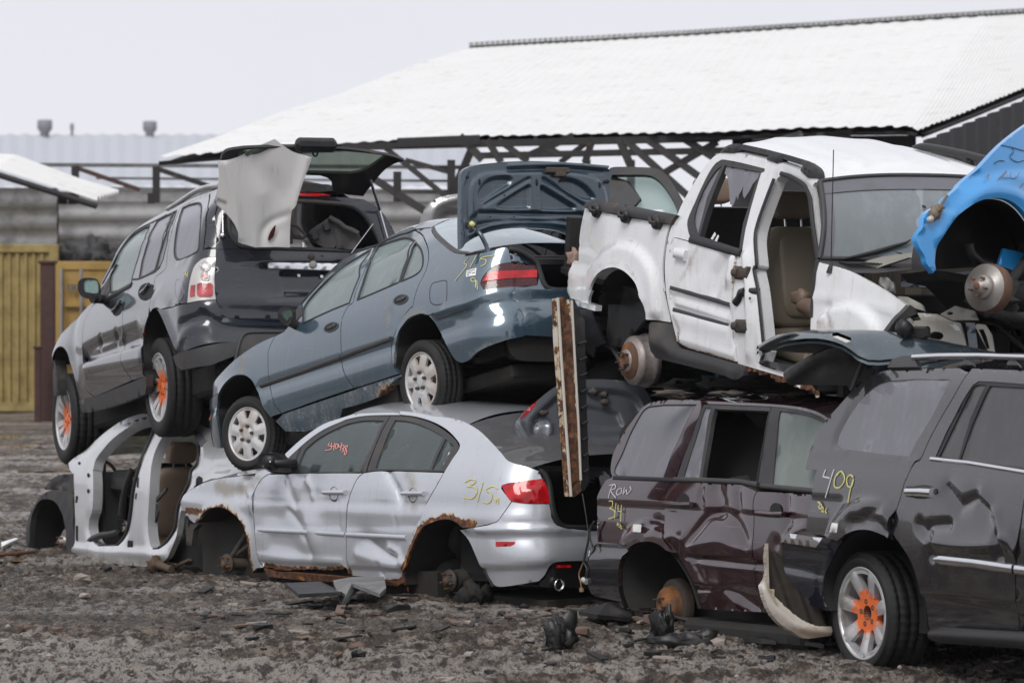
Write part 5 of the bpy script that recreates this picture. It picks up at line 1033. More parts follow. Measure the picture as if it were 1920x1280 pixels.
# nose bumper bit, liners, underbody
b = MB(); panel(b, c, zB((60, -20), (58, 200), (70, 400), (128, 385), (110, 200), (95, 50), (75, -30)), off=.0, h=.04, rim=.1); b.build('front_bumper', M['trim'], T)
well(T, c, arF, .5); well(T, c, arR + arR2, .5)
b = MB(); cbox(b, c, (-1.0, 3.4), (-.72, .7), (-.12, .1), bev=.03); cbox(b, c, (2.2, 3.3), (-.55, .55), (.1, .55)); tube(b, [c.L(0, .7, 0), c.L(0, -.7, 0)], .05); tube(b, [c.L(-.9, -.4, -.15), c.L(1.5, -.3, -.16)], .035); b.build('underbody', M['under'], T)
for yy in (.38, -.38): seat(T, c, 1.15, yy, .3, 'seatd')
seat(T, c, .3, 0, .3, 'seatd', 1.3, head=False, name='rear_seat')
wheel(T, c.L(0, .85, 0), c.ax, c.ay, c.az, .407, .27, .275, 'six', M['rimor'], .2); wheel(T, c.L(c.wb, .85, 0), c.ax, c.ay, c.az, .407, .27, .275, 'six', M['rimor'], .7)
for x_ in (0, c.wb): wheel(T, c.L(x_, -.85, 0), c.ax, -c.ay, c.az, .407, .27, .275, 'six', M['rimor'], .7)
text_strokes('marker_writing', c, [C(zD((600, 320), (625, 315), (635, 350), (605, 375)), 3), C(zD((610, 345), (640, 345), (640, 380)), 3), zD((660, 315), (655, 385))], 'yel', T, .006)
# ---- things resting in the hatch
hd = np.linalg.norm(c.L(-1.15, 0, .9)[:2])
fo = Plane(at(490, 370, c.L(-1.2, .4, .8)[1] - .05), np.array([1, .22, 0]), np.array([.0, -.08, 1.]), rng=.9)
FT = thing('fender_panel', 'crumpled pale grey fender with a dark red marker, hung in the open hatch', 'fender', tuple(at(490, 462, fo.o[1])))
fl = C(zE((45, 262), (120, 258), (200, 240), (300, 200), (400, 140)), 3) + zE((590, 55), (680, 125)) + C(zE((680, 125), (760, 175), (850, 205), (940, 228)), 3)[1:] + C(zE((935, 262), (870, 430), (820, 580), (790, 690)), 3) + C(zE((750, 740), (740, 850), (735, 1000), (735, 1095)), 3) + zE((600, 1090), (400, 1095), (240, 1045)) + C(zE((235, 950), (200, 870), (150, 800), (90, 735), (40, 690)), 3) + C(zE((38, 630), (50, 500), (55, 380)), 2)
dsp = both(dents(fo, [(C(zE((400, 150), (440, 320), (520, 450), (580, 560), (570, 700), (560, 900)), 3), .1, -.03), (C(zE((120, 300), (170, 500), (210, 700), (235, 1000)), 3), .05, .03, 1.5), (C(zE((900, 240), (860, 400), (800, 600), (760, 760)), 3), .05, .03, 1.5), (C(zE((740, 770), (560, 850), (480, 940), (460, 1090)), 3), .03, -.014), (zE((330, 220), (345, 190)), .015, -.02)]))
b = MB(); panel(b, fo, fl, h=.014, rim=.025, disp=dsp, attrs={'dirt': att(fo, [(zE((50, 640), (110, 660)), .04, 1.), (zE((530, 300), (580, 500)), .1, .35)]), 'rust': att(fo, [(zE((45, 620), (110, 665)), .015, .6)])}); b.build('fender_skin', paint('pale_grey_primer', (.5, .49, .48), metal=.1, rough=.5, coat=.3, dirt=.15), FT)
b = MB(); panel(b, fo, C(zE((597, 875), (560, 920), (530, 980), (522, 1025)), 3) + C(zE((540, 1025), (575, 990), (592, 930)), 3), off=.012, h=.02, rim=.01); b.build('side_marker', M['redd'], FT)
bc = c.L(-.85, -.15, .62); BT = thing('storage_bin', 'tipped grey plastic bin with latches inside the open hatch', 'bin', tuple(c.L(-.85, -.2, .3)))
bn = Plane(at(640, 440, c.L(-.9, 0, .8)[1]), np.array([1, .1, 0]), np.array([.05, .15, 1.]), rng=.8)
b = MB(); panel(b, bn, C(zE((910, 960), (940, 920), (1050, 850), (1110, 805), (1140, 802)), 2) + zE((1140, 850), (1150, 960), (1180, 1060), (1160, 1100), (1060, 1095), (960, 1040)), h=.03, rim=.2, disp=dents(bn, [(zE((940, 960), (1100, 850)), .02, .02)]))
panel(b, bn, zE((1130, 805), (1210, 850), (1300, 925), (1400, 960), (1420, 1000), (1360, 1110), (1180, 1100), (1150, 960)), off=-.02, h=.03, rim=.1, disp=dents(bn, [(zE((1190, 900), (1220, 1080)), .03, .015), (zE((1350, 1000), (1300, 1100)), .04, -.02)])); b.build('bin_shell', M['greytrim'], BT)
for q in ((1085, 885), (970, 975)): b = MB(); P = bn.W(*zE(q)[0], .03); box(b, P, unit([1, .1, .4]), unit([-.35, .1, 1]), unit([0, -1, 0]), (-.03, .03), (-.045, .03), (-.02, .02), bev=.01); b.build('bin_latch', M['trim'], BT)
b = MB(); tube(b, [bn.W(*zE(q)[0], .03) for q in ((1110, 808), (1160, 835), (1210, 860), (1260, 905), (1330, 930), (1390, 965))], .022, 8); b.build('bin_rim', M['greytrim'], BT)
KT = thing('metal_bracket', 'small bare metal bracket between the grey fender and the bin', 'bracket', tuple(c.L(-1.0, .1, .4)))
b = MB(); zz_ = lambda *p: [bn.W(*zE(q)[0], .08) for q in p]
for seg in (((745, 880), (800, 890), (840, 930), (890, 980)), ((750, 930), (770, 985), (840, 990)), ((760, 1000), (850, 1010), (890, 985)), ((745, 900), (750, 1060))): tube(b, zz_(*seg), .013, 6)
b.build('bracket_bars', M['iron'], KT)
b = MB(); tube(b, zz_((858, 1050), (860, 1095)), .014, 6); b.build('bolt', M['chrome'], KT)
# ================================================================ stripped pale silver saloon under the black SUV
zG, zH = Z(130, 760, 6.4), Z(40, 880, 5.333)
c = Car((402, 1062), (113, 1015), 28.9, 2.7, .76, [(-.3, .84), (-.2, .87), (0, .885), (.4, .885), (.6, .87), (.72, .84), (.9, .76), (1.1, .62), (1.2, .5)],
        [(-.3, -1.0), (.7, -1.0), (1.2, -.9)], .3, front=(2.6, .05), k=1.085)
T = thing('stripped_sedan', 'doorless pale silver body shell crushed beneath the wheels of the black SUV', 'car', tuple(c.L(1.3, 0, -.3)))
SM = M['silver2']
hf = C(zG((265, 760), (290, 650), (360, 545), (500, 385), (700, 240), (850, 170), (985, 150)), 3) + C(zG((1015, 290), (950, 440), (880, 600), (800, 850)) + zH((1110, 250), (1090, 430), (1060, 600), (1010, 700), (950, 762)), 3) + C(zH((760, 768), (715, 740), (680, 680), (655, 600), (660, 500), (690, 400), (700, 200), (696, 0)), 3)
hr_ = C(zG((1120, 330), (1080, 390), (1010, 530), (965, 700), (945, 900)) + zH((1258, 300), (1245, 520), (1252, 650), (1270, 750), (1300, 800)), 3) + C(zH((1360, 795), (1440, 735), (1500, 655), (1540, 570), (1560, 400), (1600, 290), (1670, 150)) + zG((1460, 790), (1530, 700), (1555, 520), (1540, 380), (1490, 290), (1400, 250), (1250, 260)), 3)
out = C(zG((-10, 690), (60, 625), (200, 525), (400, 345), (600, 200), (750, 130), (900, 92), (1050, 78), (1300, 90), (1500, 170), (1600, 240), (1800, 330), (2000, 420), (2200, 600)), 3) + zG((2250, 860), (1900, 850)) + C(zG((1700, 880), (1500, 960)), 2) + C(zH((1720, 190), (1640, 300), (1590, 430), (1560, 600), (1545, 680), (1500, 790), (1462, 880), (1440, 905)), 3) + zH((1330, 975), (1100, 960), (800, 925), (560, 902), (520, 870), (515, 800), (535, 760), (540, 500), (530, 200), (525, 40)) + zG((40, 810), (5, 770))
qw = zG((1500, 300), (1580, 340), (1655, 425), (1575, 490), (1515, 400))
b = MB(); rustf = att(c, [(zH((560, 900), (1440, 960)), .06, .32)]); drt = att(c, [(zH((560, 880), (1000, 940), (1440, 930)), .1, .85), (zH((600, 350), (560, 700)), .1, .35), (zH((1100, 600), (1200, 800)), .1, .3)])
dsp = both(emboss(c, [(hf, -.02, .04)]), dents(c, [(zH((520, 790), (1000, 830), (1440, 850)), .03, .02), (C(zG((60, 650), (400, 380), (600, 235), (900, 130)), 3), .012, -.02), (hf, .03, -.018), (hr_, .03, -.018), (zG((1660, 800), (1750, 760), (1920, 745)), .025, -.02), (zG((1480, 800), (1700, 780)), .03, .012)]))
panel(b, c, out, [hf[::-1], hr_[::-1]], h=.028, rim=.05, disp=dsp, attrs={'rust': rustf, 'dirt': drt}, hrim=.09); b.build('body_shell', SM, T)
b = MB(); ribbon(b, c, hf + hf[:1], .03, .012, -.03); ribbon(b, c, hr_ + hr_[:1], .03, .012, -.03); b.build('door_seal', M['gasket'], T)
b = MB(); panel(b, c, qw, off=.006, h=.04); b.build('quarter_window', M['glassD'], T)
E = c.P(c.invs(C(zG((-10, 690), (60, 625), (200, 525), (400, 345), (600, 200), (750, 130)), 3)), .0); b = MB(); across(b, c, E, .12, 2.2, nrm=(1, 0, .5)); b.build('windscreen', glass('cracked_windscreen', (.4, .46, .42), .35, (.4, .47, .44)), T)
E = c.P(c.invs(C(zG((750, 130), (900, 92), (1050, 78), (1300, 90), (1500, 170), (1600, 240)), 3)), .0); b = MB(); across(b, c, E, .06, 2.6); b.build('roof', SM, T)
E = c.P(c.invs(C(zG((1600, 240), (1800, 330), (2000, 420), (2200, 600)), 3)), .0); b = MB(); across(b, c, E, .06, 2.6); b.build('rear_deck', SM, T)
# holes in pillars
for q, rx, ry in (((228, 835), 2.2, 4.2), ((228, 1025), 2.2, 4.2), ((122, 692), 2.5, 3)): b = MB(); panel(b, c, arc_px(zG(q)[0], rx, ry, 0, 345, 14), off=.002, h=.02, rim=0); b.build('pillar_hole', M['dark'], T)
for p in (zG((820, 850), (838, 860), (832, 990), (812, 975)), zG((800, 1045), (812, 1050), (805, 1130), (790, 1120)), zH((1068, 705), (1120, 710), (1118, 782), (1062, 776)), zH((548, 260), (570, 265), (560, 330), (540, 330)), zH((545, 560), (570, 560), (568, 720), (548, 700))): b = MB(); panel(b, c, p, off=.003, h=.03, rim=0); b.build('pillar_slot', M['dark'], T)
b = MB(); panel(b, c, zG((1520, 960), (1525, 880), (1560, 840), (1600, 870), (1600, 930)), off=.004, h=.03); b.build('filler_hole', M['dark'], T)
# front end remains
b = MB(); ring = C(zH((60, 830), (48, 600), (80, 450), (140, 340), (200, 260), (300, 205), (420, 210), (520, 260)), 3) + zH((533, 890), (455, 890)) + C(zH((447, 700), (430, 520), (385, 390), (320, 312), (240, 292), (175, 320), (110, 440), (85, 600), (75, 820)), 3)
panel(b, c, ring, off=-.03, h=.035, rim=.3, disp=lambda V: .004 * np.sin(V[:, 0] * 40) * np.cos(V[:, 1] * 33), attrs=None); b.build('wheel_arch_liner', M['greytrim'], T)
b = MB(); loftE = c.P(c.invs(C(zH((75, 820), (85, 600), (110, 440), (175, 320), (240, 292), (320, 312), (385, 390), (430, 520), (447, 700), (452, 880)), 3)), -.05); loft(b, [loftE, loftE - c.ay * .5]); b.add(loftE - c.ay * .5, [tuple(range(len(loftE)))]); b.build('liner_back', M['dark'], T)
b = MB(); panel(b, c, zH((230, 200), (290, 100), (370, 55), (525, 40), (532, 232), (430, 222), (360, 185)), off=-.06, h=.03, rim=.1, disp=dents(c, [(zH((370, 60), (375, 190)), .02, .03), (zH((240, 190), (400, 110)), .02, -.02)])); b.build('inner_wing_rail', M['greytrim'], T)
hub(T, c.W(*zH((400, 720))[0], -.1), c.ay, 'rotor', .11); P = c.W(*zH((400, 720))[0], -.1)
arm(T, [P - c.ay * .1, P - c.ay * .2 + c.ax * .12 - c.az * .1, P - c.ay * .1 + c.ax * .3 - c.az * .15], .04, lump=.07, seed=5); arm(T, [P + c.az * .05 - c.ay * .1, P + c.az * .45 - c.ay * .15], .05, name='strut')
b = MB(); blob(b, c.W(*zH((1350, 950))[0], .05), (.07, .05, .06), 4, 8, rough=.4); tube(b, [c.W(*zH(q)[0], .05) for q in ((1340, 950), (1440, 975), (1500, 1000))], .03, 8); tube(b, [c.W(*zH(q)[0], -.1) for q in ((1500, 1000), (1600, 940), (1690, 900))], .016, 6); b.build('torn_control_arm', plain('muddy_rust', (.09, .06, .04), .8, var=.5, sc=20, bump=.5), T)
# rear arch dark area and bracket
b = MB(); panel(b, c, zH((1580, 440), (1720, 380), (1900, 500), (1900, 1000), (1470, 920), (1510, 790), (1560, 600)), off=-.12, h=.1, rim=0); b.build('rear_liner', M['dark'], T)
b = MB(); panel(b, c, zH((1645, 545), (1765, 545), (1760, 560), (1720, 600), (1700, 760), (1650, 755)), off=.04, h=.05, rim=.05); tube(b, [c.W(*zH((1662, 520))[0], .05), c.W(*zH((1662, 560))[0], .05)], .012); b.build('bracket', M['iron'], T)
# inside
b = MB(); cbox(b, c, (-.3, 2.1), (-.8, .78), (-.16, -.1)); cbox(b, c, (-.3, 3.2), (-.82, -.8), (-.1, .65)); cbox(b, c, (1.9, 2.0), (-.8, .74), (-.1, .6)); b.build('floor_pan', M['dark'], T)
b = MB(); cbox(b, c, (1.55, 1.95), (-.72, .72), (.42, .62), bev=.06); cbox(b, c, (1.5, 1.7), (.12, .62), (.5, .68), bev=.05); cbox(b, c, (1.3, 1.9), (-.12, .12), (.0, .5), bev=.03); b.build('dashboard', M['trim'], T)
xs_ = c.inv(*zG((620, 700))[0]); seat(T, c, xs_[0] + .16, .34, .12, 'beige', .5, .3, True, 'driver_seat', .6); seat(T, c, xs_[0] + .16, -.36, .12, 'beige', .5, .3, True, 'passenger_seat', .6)
b = MB(); e_ = zG((470, 1060), (560, 1060), (640, 1140), (610, 1280)) + zH((1000, 260), (1010, 480), (1060, 520), (1010, 620), (920, 660), (905, 590), (950, 500), (930, 380), (880, 270)); panel(b, c, e_[4:], off=-.28, h=.02, rim=.02, disp=lambda V: .012 * np.sin(V[:, 0] * 160)); b.build('crumpled_duct', M['chrome'], T)
b = MB(); tube(b, [c.W(*zH(q)[0], -.16) for q in ((1110, 0), (1060, 130), (1020, 280), (1000, 460))], .03, 8); b.build('grab_strap', M['trim'], T)
b = MB(); tube(b, [c.W(*zH(q)[0], -.03) for q in ((660, 725), (720, 690), (800, 655), (900, 640), (960, 620))], [.03, .03, .028, .025, .02], 10); b.build('rubber_hose', M['wire'], T)
b = MB(); ctr = c.W(*zG((420, 900))[0], -.28); tube(b, [ctr + (c.ay * math.cos(a) * .8 + (c.az * 1 + c.ax * .4) * math.sin(a)) * .17 for a in np.linspace(0, 2 * PI, 24)[:-1]], .015, 8, closed=True); blob(b, ctr, (.05, .05, .06), 3, 6); tube(b, [ctr - c.az * .15, ctr + c.az * .15], .015); tube(b, [ctr, ctr + c.ax * .4 - c.az * .05], .03); b.build('steering_wheel', M['iron'], T)
b = MB(); tube(b, [c.W(*zG(q)[0], -.22) for q in ((410, 970), (395, 1060))], .012, 6); b.build('bare_wire', M['yel'], T)
b = MB(); panel(b, c, zH((1450, 180), (1440, 215), (1340, 330), (1365, 420), (1340, 520), (1285, 575), (1262, 480), (1300, 340), (1380, 240)), off=-.08, h=.05, rim=.02); b.build('torn_trim_panel', M['greytrim'], T)
# ================================================================ white pickup on top at the right
p1, p2, p3, p4, p5, p6 = Z(1030, 360, 6.4), Z(1030, 540, 5.8167), Z(1220, 260, 5.333), Z(1230, 480, 4.924), Z(1500, 270, 5.565), Z(1500, 460, 4.571)
c = Car((1185.6, 675.8), (1612, 822), 24.2, 2.85, .74, [(-.5, .84), (-.25, .88), (0, .90), (.4, .905), (.62, .90), (.75, .885), (.9, .865), (1.1, .81), (1.4, .72), (1.55, .67), (1.75, .6)],
        [(-.5, -1.2), (1.7, -1.2)], .12, front=(2.6, .04), near=True, ur=(-2, 4.2), vr=(-.8, 1.9), k=1.04)
T = thing('white_pickup', 'scraped white pickup, front door and bonnet missing, ROW 205 written on the bed', 'pickup truck', tuple(c.L(1.4, 0, -.4)))
SM = M['white']; ZS = c.inv(1400, 705)[1]; print('ZS', ZS, c.inv(1560, 640), c.inv(1300, 660))
arch = C(p2((1112, 275), (1085, 170), (1050, 60)) + p1((1172, 1280), (1125, 1120), (1050, 1020), (960, 950), (850, 915), (740, 940), (660, 1000), (600, 1090), (562, 1200)) + p2((540, 20), (500, 130), (492, 180)), 3)
dirt = att(c, [(p1((640, 900), (850, 860), (1000, 900), (1130, 1050)), .05, .6), (p1((900, 540), (1000, 590)), .03, .7), (p1((1780, 680), (1650, 950)), .08, .6), (p4((330, 40), (250, 200)), .09, .72), (p4((690, 130), (660, 300)), .07, .7), (p4((150, 290), (690, 440)), .05, .45), (p4((200, 520), (680, 640)), .05, .45), (p6((180, 640), (260, 700), (340, 690)), .08, .8), (p6((400, 380), (380, 450)), .03, .6), (p6((420, 500), (480, 580), (520, 640)), .05, .5), (p6((500, 350), (620, 520), (760, 540)), .06, .35), (p1((400, 800), (520, 900)), .07, .5), (p1((250, 1000), (260, 1280)), .08, .35), (p1((850, 450), (870, 700)), .1, .35), (p1((1330, 850), (1200, 880)), .03, .5)])
rust = att(c, [(p4((205, 690), (235, 760), (260, 820), (320, 860), (520, 905), (750, 985)), .03, .62), (p4((740, 60), (705, 400)), .016, .55), (p1((350, 1200), (540, 1270)), .03, .3)])
atts = {'dirt': dirt, 'rust': rust}
body = MB(); BED = MB()
gapL = C(p1((1500, 300), (1440, 420), (1400, 560), (1372, 750), (1358, 900), (1362, 1050), (1382, 1200)) + p2((1240, 0), (1262, 130), (1300, 300), (1315, 375)))
bed = p1((430, 190), (640, 235), (840, 280), (1200, 345), (1440, 385)) + gapL[1:] + p2((1115, 347),) + arch[:] + p2((225, 88),) + p1((245, 1270), (255, 1000), (272, 850), (300, 815), (350, 822)) + C(p1((350, 822), (355, 640), (370, 480), (400, 320), (430, 195)), 3)[1:-1]
flare = C(p1((500, 900), (560, 820), (640, 720), (760, 625), (900, 585), (1050, 620), (1160, 700), (1250, 830), (1300, 950), (1330, 1150)), 3) + p2((1240, 300), (1000, 600), (400, 400), (225, 90)) + p1((240, 1200), (262, 880), (480, 900))
panel(BED, c, bed, gap=.003, h=.028, disp=both(emboss(c, [(flare, .045, .05)]), dents(c, [(arch[4:-4], .03, .01), (p1((350, 640), (420, 590), (470, 585)), .012, -.006), (p1((620, 260), (640, 700)), .2, .01)])), attrs=atts)
BED.build('bed_side', SM, T)
b = MB(); panel(b, c, p2((230, 100), (300, 130), (505, 190), (498, 250), (290, 192)), off=.0, h=.03, rim=.05, attrs={'rust': lambda V, P: np.full(len(V), .2)}); b.build('bed_corner_bracket', SM, T)
b = MB(); panel(b, c, C(p1((430, 190), (440, 150), (490, 108), (580, 92)), 3) + p1((740, 120), (1000, 170), (1300, 230), (1530, 275), (1500, 300), (1450, 385), (1200, 340), (840, 270), (620, 230), (500, 197)), off=.025, h=.03, rim=.1, disp=emboss(c, [(p1((400, 100), (1550, 240), (1460, 400), (420, 220)), .02, .05)])); BR = b.build('bed_rail_cap', M['greytrim'], T)
for q in ((565, 225), (910, 290), (1285, 365)):
    b = MB(); P = c.W(*p1(q)[0], .03); lathe(b, P, c.ay, [(.045, -.02), (.05, .0), (.042, .02), (.02, .024), (.001, .024)], 20); tube(b, [P + c.ay * .03 - c.ax * .05 + c.az * .03, P + c.ay * .045, P + c.ay * .03 + c.ax * .05 + c.az * .0], .014, 8); b.build('tie_down', M['trim'], BR)
# cab
wfo = C(p3((700, 213), (735, 210), (900, 240), (1140, 300)), 2) + p3((1140, 328), (1105, 345), (1000, 700), (950, 900), (915, 1130), (880, 1150), (640, 1085), (405, 1020)) + C(p3((372, 930), (365, 820), (440, 640), (530, 440), (600, 310), (650, 245)), 3)
door = p1((1490, 545), (1540, 548)) + p3((405, 1028), (640, 1093), (862, 1168)) + p4((745, 60), (722, 250), (705, 450), (716, 600), (722, 760), (745, 840), (757, 985), (510, 905), (312, 852), (255, 812), (195, 775)) + C(p2((1400, 570), (1365, 430), (1330, 250), (1310, 90)) + p1((1440, 1100), (1435, 850), (1450, 680)), 3)
aper = C(p3((1235, 400), (1150, 620), (1070, 850), (1045, 1000), (1060, 1260)) + p4((905, 120), (940, 300), (962, 500), (982, 700), (1000, 880)), 3) + p4((965, 985), (1100, 1030), (1300, 1090)) + [(1510, 712), (1522, 640)] + C(p6((97, 740), (105, 500), (122, 330), (130, 235)), 2) + C(p3((1672, 1200), (1640, 1000), (1612, 800), (1592, 600), (1560, 515), (1520, 455), (1400, 382), (1300, 348)), 3)
cab = C(p1((1530, 300), (1470, 405), (1430, 530), (1400, 700), (1385, 900), (1395, 1100)) + p2((1275, 50), (1300, 200), (1335, 350), (1395, 580)), 3) + p2((1440, 610), (1480, 640)) + p4((310, 858), (510, 912), (760, 992), (960, 1052), (1190, 1118)) + [(1500, 728)] + p6((85, 860),) + p6((88, 735), (98, 500), (113, 330), (138, 240), (150, 200)) + C(p3((1690, 1200), (1670, 1000), (1650, 800), (1630, 600), (1615, 470)), 2) + p3((1640, 440), (1690, 430)) + C(p3((1690, 410), (1580, 360), (1500, 312), (1350, 258), (1180, 212), (1000, 168), (850, 140), (720, 143), (650, 168), (600, 212), (530, 290), (450, 420), (380, 530), (300, 680), (258, 790)), 3)
panel(body, c, cab, [wfo[::-1], door[::-1], aper[::-1]], h=.028, rim=.03, hrim=.07, disp=dents(c, [(aper, .035, -.02), (p4((830, 0), (860, 300), (870, 600), (860, 900)), .03, .03)]), attrs=atts)
body.build('cab_body', SM, T)
b = MB(); panel(b, c, door, gap=.005, off=.008, h=.022, rim=.03, disp=both(emboss(c, [(p4((100, 300), (700, 455), (700, 520), (690, 640), (150, 500)), -.012, .02), (p4((140, 500), (690, 640), (760, 900), (250, 760)), .01, .03)]), dents(c, [(p4((190, 430), (420, 500), (700, 590)), .02, .02), (p4((640, 60), (560, 200), (540, 300)), .08, -.03), (p4((700, 60), (690, 200)), .05, .03), (p4((240, 770), (740, 920)), .03, .02), (p4((430, 60), (330, 180)), .08, -.012)])), attrs=atts); D = b.build('rear_door', SM, T)
b = MB(); ribbon(b, c, p4((140, 290), (400, 365), (690, 448)), .03, .006, .004); ribbon(b, c, p4((165, 495), (400, 565), (690, 642)), .03, .006, .004); b.build('door_moulding_scar', M['greytrim'], D)
b = MB(); ribbon(b, c, p1((1545, 735), (1670, 770)), .075, .03, .01, prof=[(-1, -.5), (-.9, .8), (0, 1), (.9, .8), (1, -.5)]); b.build('door_handle', SM, D)
b = MB(); wg = p3((738, 268), (1090, 332), (1000, 600), (920, 850), (882, 1100), (487, 972), (560, 720), (650, 480)); wt = C(p3((708, 270), (640, 330), (520, 520), (440, 750), (436, 870), (468, 965)), 2) + p3((560, 590),)
panel(b, c, wfo, [wg[::-1], wt[::-1]], off=-.002, gap=.002, h=.03, rim=.04); WF = b.build('window_frame', M['greytrim'], T)
b = MB(); ribbon(b, c, p3((405, 1010), (640, 1078), (905, 1150)), .05, .02, .0); b.build('waist_seal', M['gasket'], WF)
b = MB(); panel(b, c, wt, off=-.012, h=.05, rim=0); b.build('quarter_glass', M['glassD'], WF)
b = MB(); panel(b, c, p3((738, 268), (1085, 335), (1070, 372), (1045, 400), (1000, 450), (960, 530), (918, 592), (905, 560), (902, 520), (915, 460), (885, 520), (860, 560), (850, 602), (838, 560), (822, 620), (808, 655), (795, 675), (785, 640), (775, 650), (765, 480), (748, 372), (722, 342)), off=-.014, h=.03, rim=.005); b.build('broken_glass', M['glassD'], WF)
for q in (((600, 1000), (640, 935), (650, 960), (620, 1010)), ((640, 1020), (672, 960), (680, 975), (660, 1030))): b = MB(); panel(b, c, p3(*q), off=-.03, h=.02, rim=.004); b.build('glass_shard', M['paper'], WF)
for q_, w_ in ((gapL, -.02), (aper[:30], 0.), (aper[-28:], 0.)): b = MB(); ribbon(b, c, q_, .03, .008, w_); b.build('body_seal', M['gasket'], T)
for y0, nm in ((155, 'door_hinge'), (645, 'door_hinge')):
    b = MB(); ribbon(b, c, p4((760, y0), (870, y0 + 6)), .085, .03, .0, prof=[(-1, 0), (-1, .6), (-.6, 1), (.6, 1), (1, .6), (1, 0)]); ribbon(b, c, p4((745, y0), (790, y0 + 3)), .06, .045, .0); b.build(nm, M['iron'], T)
b = MB(); tube(b, [c.W(*p4(q)[0], -.0) for q in ((830, 330), (790, 340), (775, 390), (740, 430))], .03, 10); tube(b, [c.W(*p4((875, 320))[0], .0), c.W(*p4((935, 325))[0], -.02)], .022, 8); b.build('wiring_boot', M['trim'], T)
b = MB(); panel(b, c, arc_px(p4((828, 895))[0], 3.2, 4.5, 0, 345, 14), off=-.005, h=.02, rim=0); panel(b, c, arc_px(p4((867, 390))[0], 2.2, 2.6, 0, 345, 12), off=.026, h=.02, rim=0); b.build('pillar_plug', M['dark'], T)
# sill cover
b = MB(); sp = p2((1115, 400), (1135, 368), (1310, 385), (1338, 430)) + p4((190, 790), (240, 850), (310, 868), (510, 920), (750, 990), (800, 1010), (832, 1060)) + C(p4((832, 1100), (780, 1135), (730, 1135), (650, 1100)), 2) + p4((350, 1020), (0, 935)) + p2((1180, 750), (1130, 680), (1112, 600))
panel(b, c, sp, off=.02, h=.03, rim=.12, disp=emboss(c, [(sp, .05, .11)])); b.build('sill_cover', M['greytrim'], T)
b = MB(); sj = p4((760, 992), (960, 1052), (1190, 1118), (1400, 1180)) + [(1530, 745)] + jag(p4((1470, 1240), (1350, 1230), (1180, 1165), (1090, 1150), (1040, 1090), (960, 1090), (900, 1060), (850, 1065), (790, 1020)), 1.6, 3, 5)
panel(b, c, sj, off=-.005, h=.02, rim=.02, disp=lambda V: .012 * np.sin(V[:, 0] * 90) * np.sin(V[:, 1] * 70 + 1), attrs={'rust': att(c, [(p4((780, 1030), (1090, 1120), (1470, 1240)), .07, 1.0)])}); b.build('rotten_sill', SM, T)
b = MB(); panel(b, c, p4((955, 980), (990, 960), (1210, 1000), (1290, 1020), (1200, 1075)), off=.01, h=.04, rim=.01, disp=lambda V: .004 * np.sin(V[:, 1] * 300)); b.build('step_plate', M['greytrim'], T)
# roof, rack, screen
rl = C(p3((600, 212), (650, 166), (720, 141), (850, 138), (1000, 166), (1180, 210), (1350, 256), (1500, 310), (1590, 362), (1690, 425)), 3)
E = c.P(c.invs(rl), .0); b = MB()
def rdisp(R):
    o = np.zeros_like(R); k = R.shape[1]
    for j in range(k):
        if 1 < j < k - 2: o[3:-4, j] += c.az * (.008 if j % 3 == 0 else 0)
    return o
up_ = np.array([0, 0, 1.]); RR_ = across(b, c, E, np.linspace(.13, .045, len(E)), 2.5, n=18, disp=rdisp, attrs={'dirt': lambda V: np.full(len(V), .12)}); b.build('roof', SM, T)
rk = C(p3((700, 140), (770, 80), (850, 56), (950, 65)), 3) + p3((1170, 112), (1400, 172), (1600, 232)) + C(p3((1600, 232), (1670, 285), (1695, 340), (1695, 400)), 3)[1:] + p3((1580, 395), (1508, 325), (1535, 268), (1330, 205), (1305, 240), (1258, 246), (1170, 216), (1198, 172), (920, 112), (880, 135), (830, 146))
b = MB(); panel(b, c, rk, off=.01, h=.025, rim=.045, disp=emboss(c, [(rk, .012, .02)])); RK = b.build('roof_rack_rail', M['trim'], T)
b = MB()
for q in ((778, 100), (833, 105), (1205, 198), (1254, 208), (1538, 300), (1580, 325)): panel(b, c, arc_px(p3(q)[0], 1.3, 2.2, 0, 330, 8, -20), off=.026, h=.02, rim=0)
b.build('rack_screw_hole', M['dark'], RK)
b = MB(); mid = c.loc(c.P(c.invs(C(p3((780, 100), (900, 80), (1170, 130), (1400, 190), (1600, 255), (1680, 350)), 3)), .0)); tube(b, c.L(mid[:, 0], -mid[:, 1] + .02, mid[:, 2] + .02), .028, 8)
for j in (2, len(mid) // 2, len(mid) - 3): q = mid[j]; tube(b, [c.L(q[0], -q[1] + .02, q[2]), c.L(q[0], -q[1] + .0, q[2] - .1)], .03, 8)
b.build('roof_rack_rail', M['trim'], T)
wse = C(p5((150, 440), (112, 470)), 1)[:1] + C(p5((130, 500), (150, 700), (175, 950), (200, 1190)), 3); E2 = c.P(c.invs(wse), .0)
tb = MB(); Rb = np.array(across(tb, c, E2, .12, 2.3, nrm=(1, 0, .1), n=18)); Rt = np.array(RR_)[-1]; R = [Rt * (1 - t) + Rb[-1] * t + c.ax * .05 * math.sin(PI * t) + up_ * 0 for t in np.linspace(0, 1, 11)]; b = MB(); loft(b, R, out=c.ax); b.build('windscreen', glass('grey_windscreen', (.25, .28, .29), .5, (.36, .4, .42)), T)
R = np.array(R); b = MB(); tube(b, R[0] + c.ax * .005, .014, 8); tube(b, R[:, 0] + c.ax * .005, .018, 8); tube(b, R[:, -1] + c.ax * .005, .018, 8); tube(b, R[-1] + c.ax * .005, .014, 8); b.build('windscreen_seal', M['greytrim'], T)
b = MB(); 
for i in range(len(R) - 1): pass
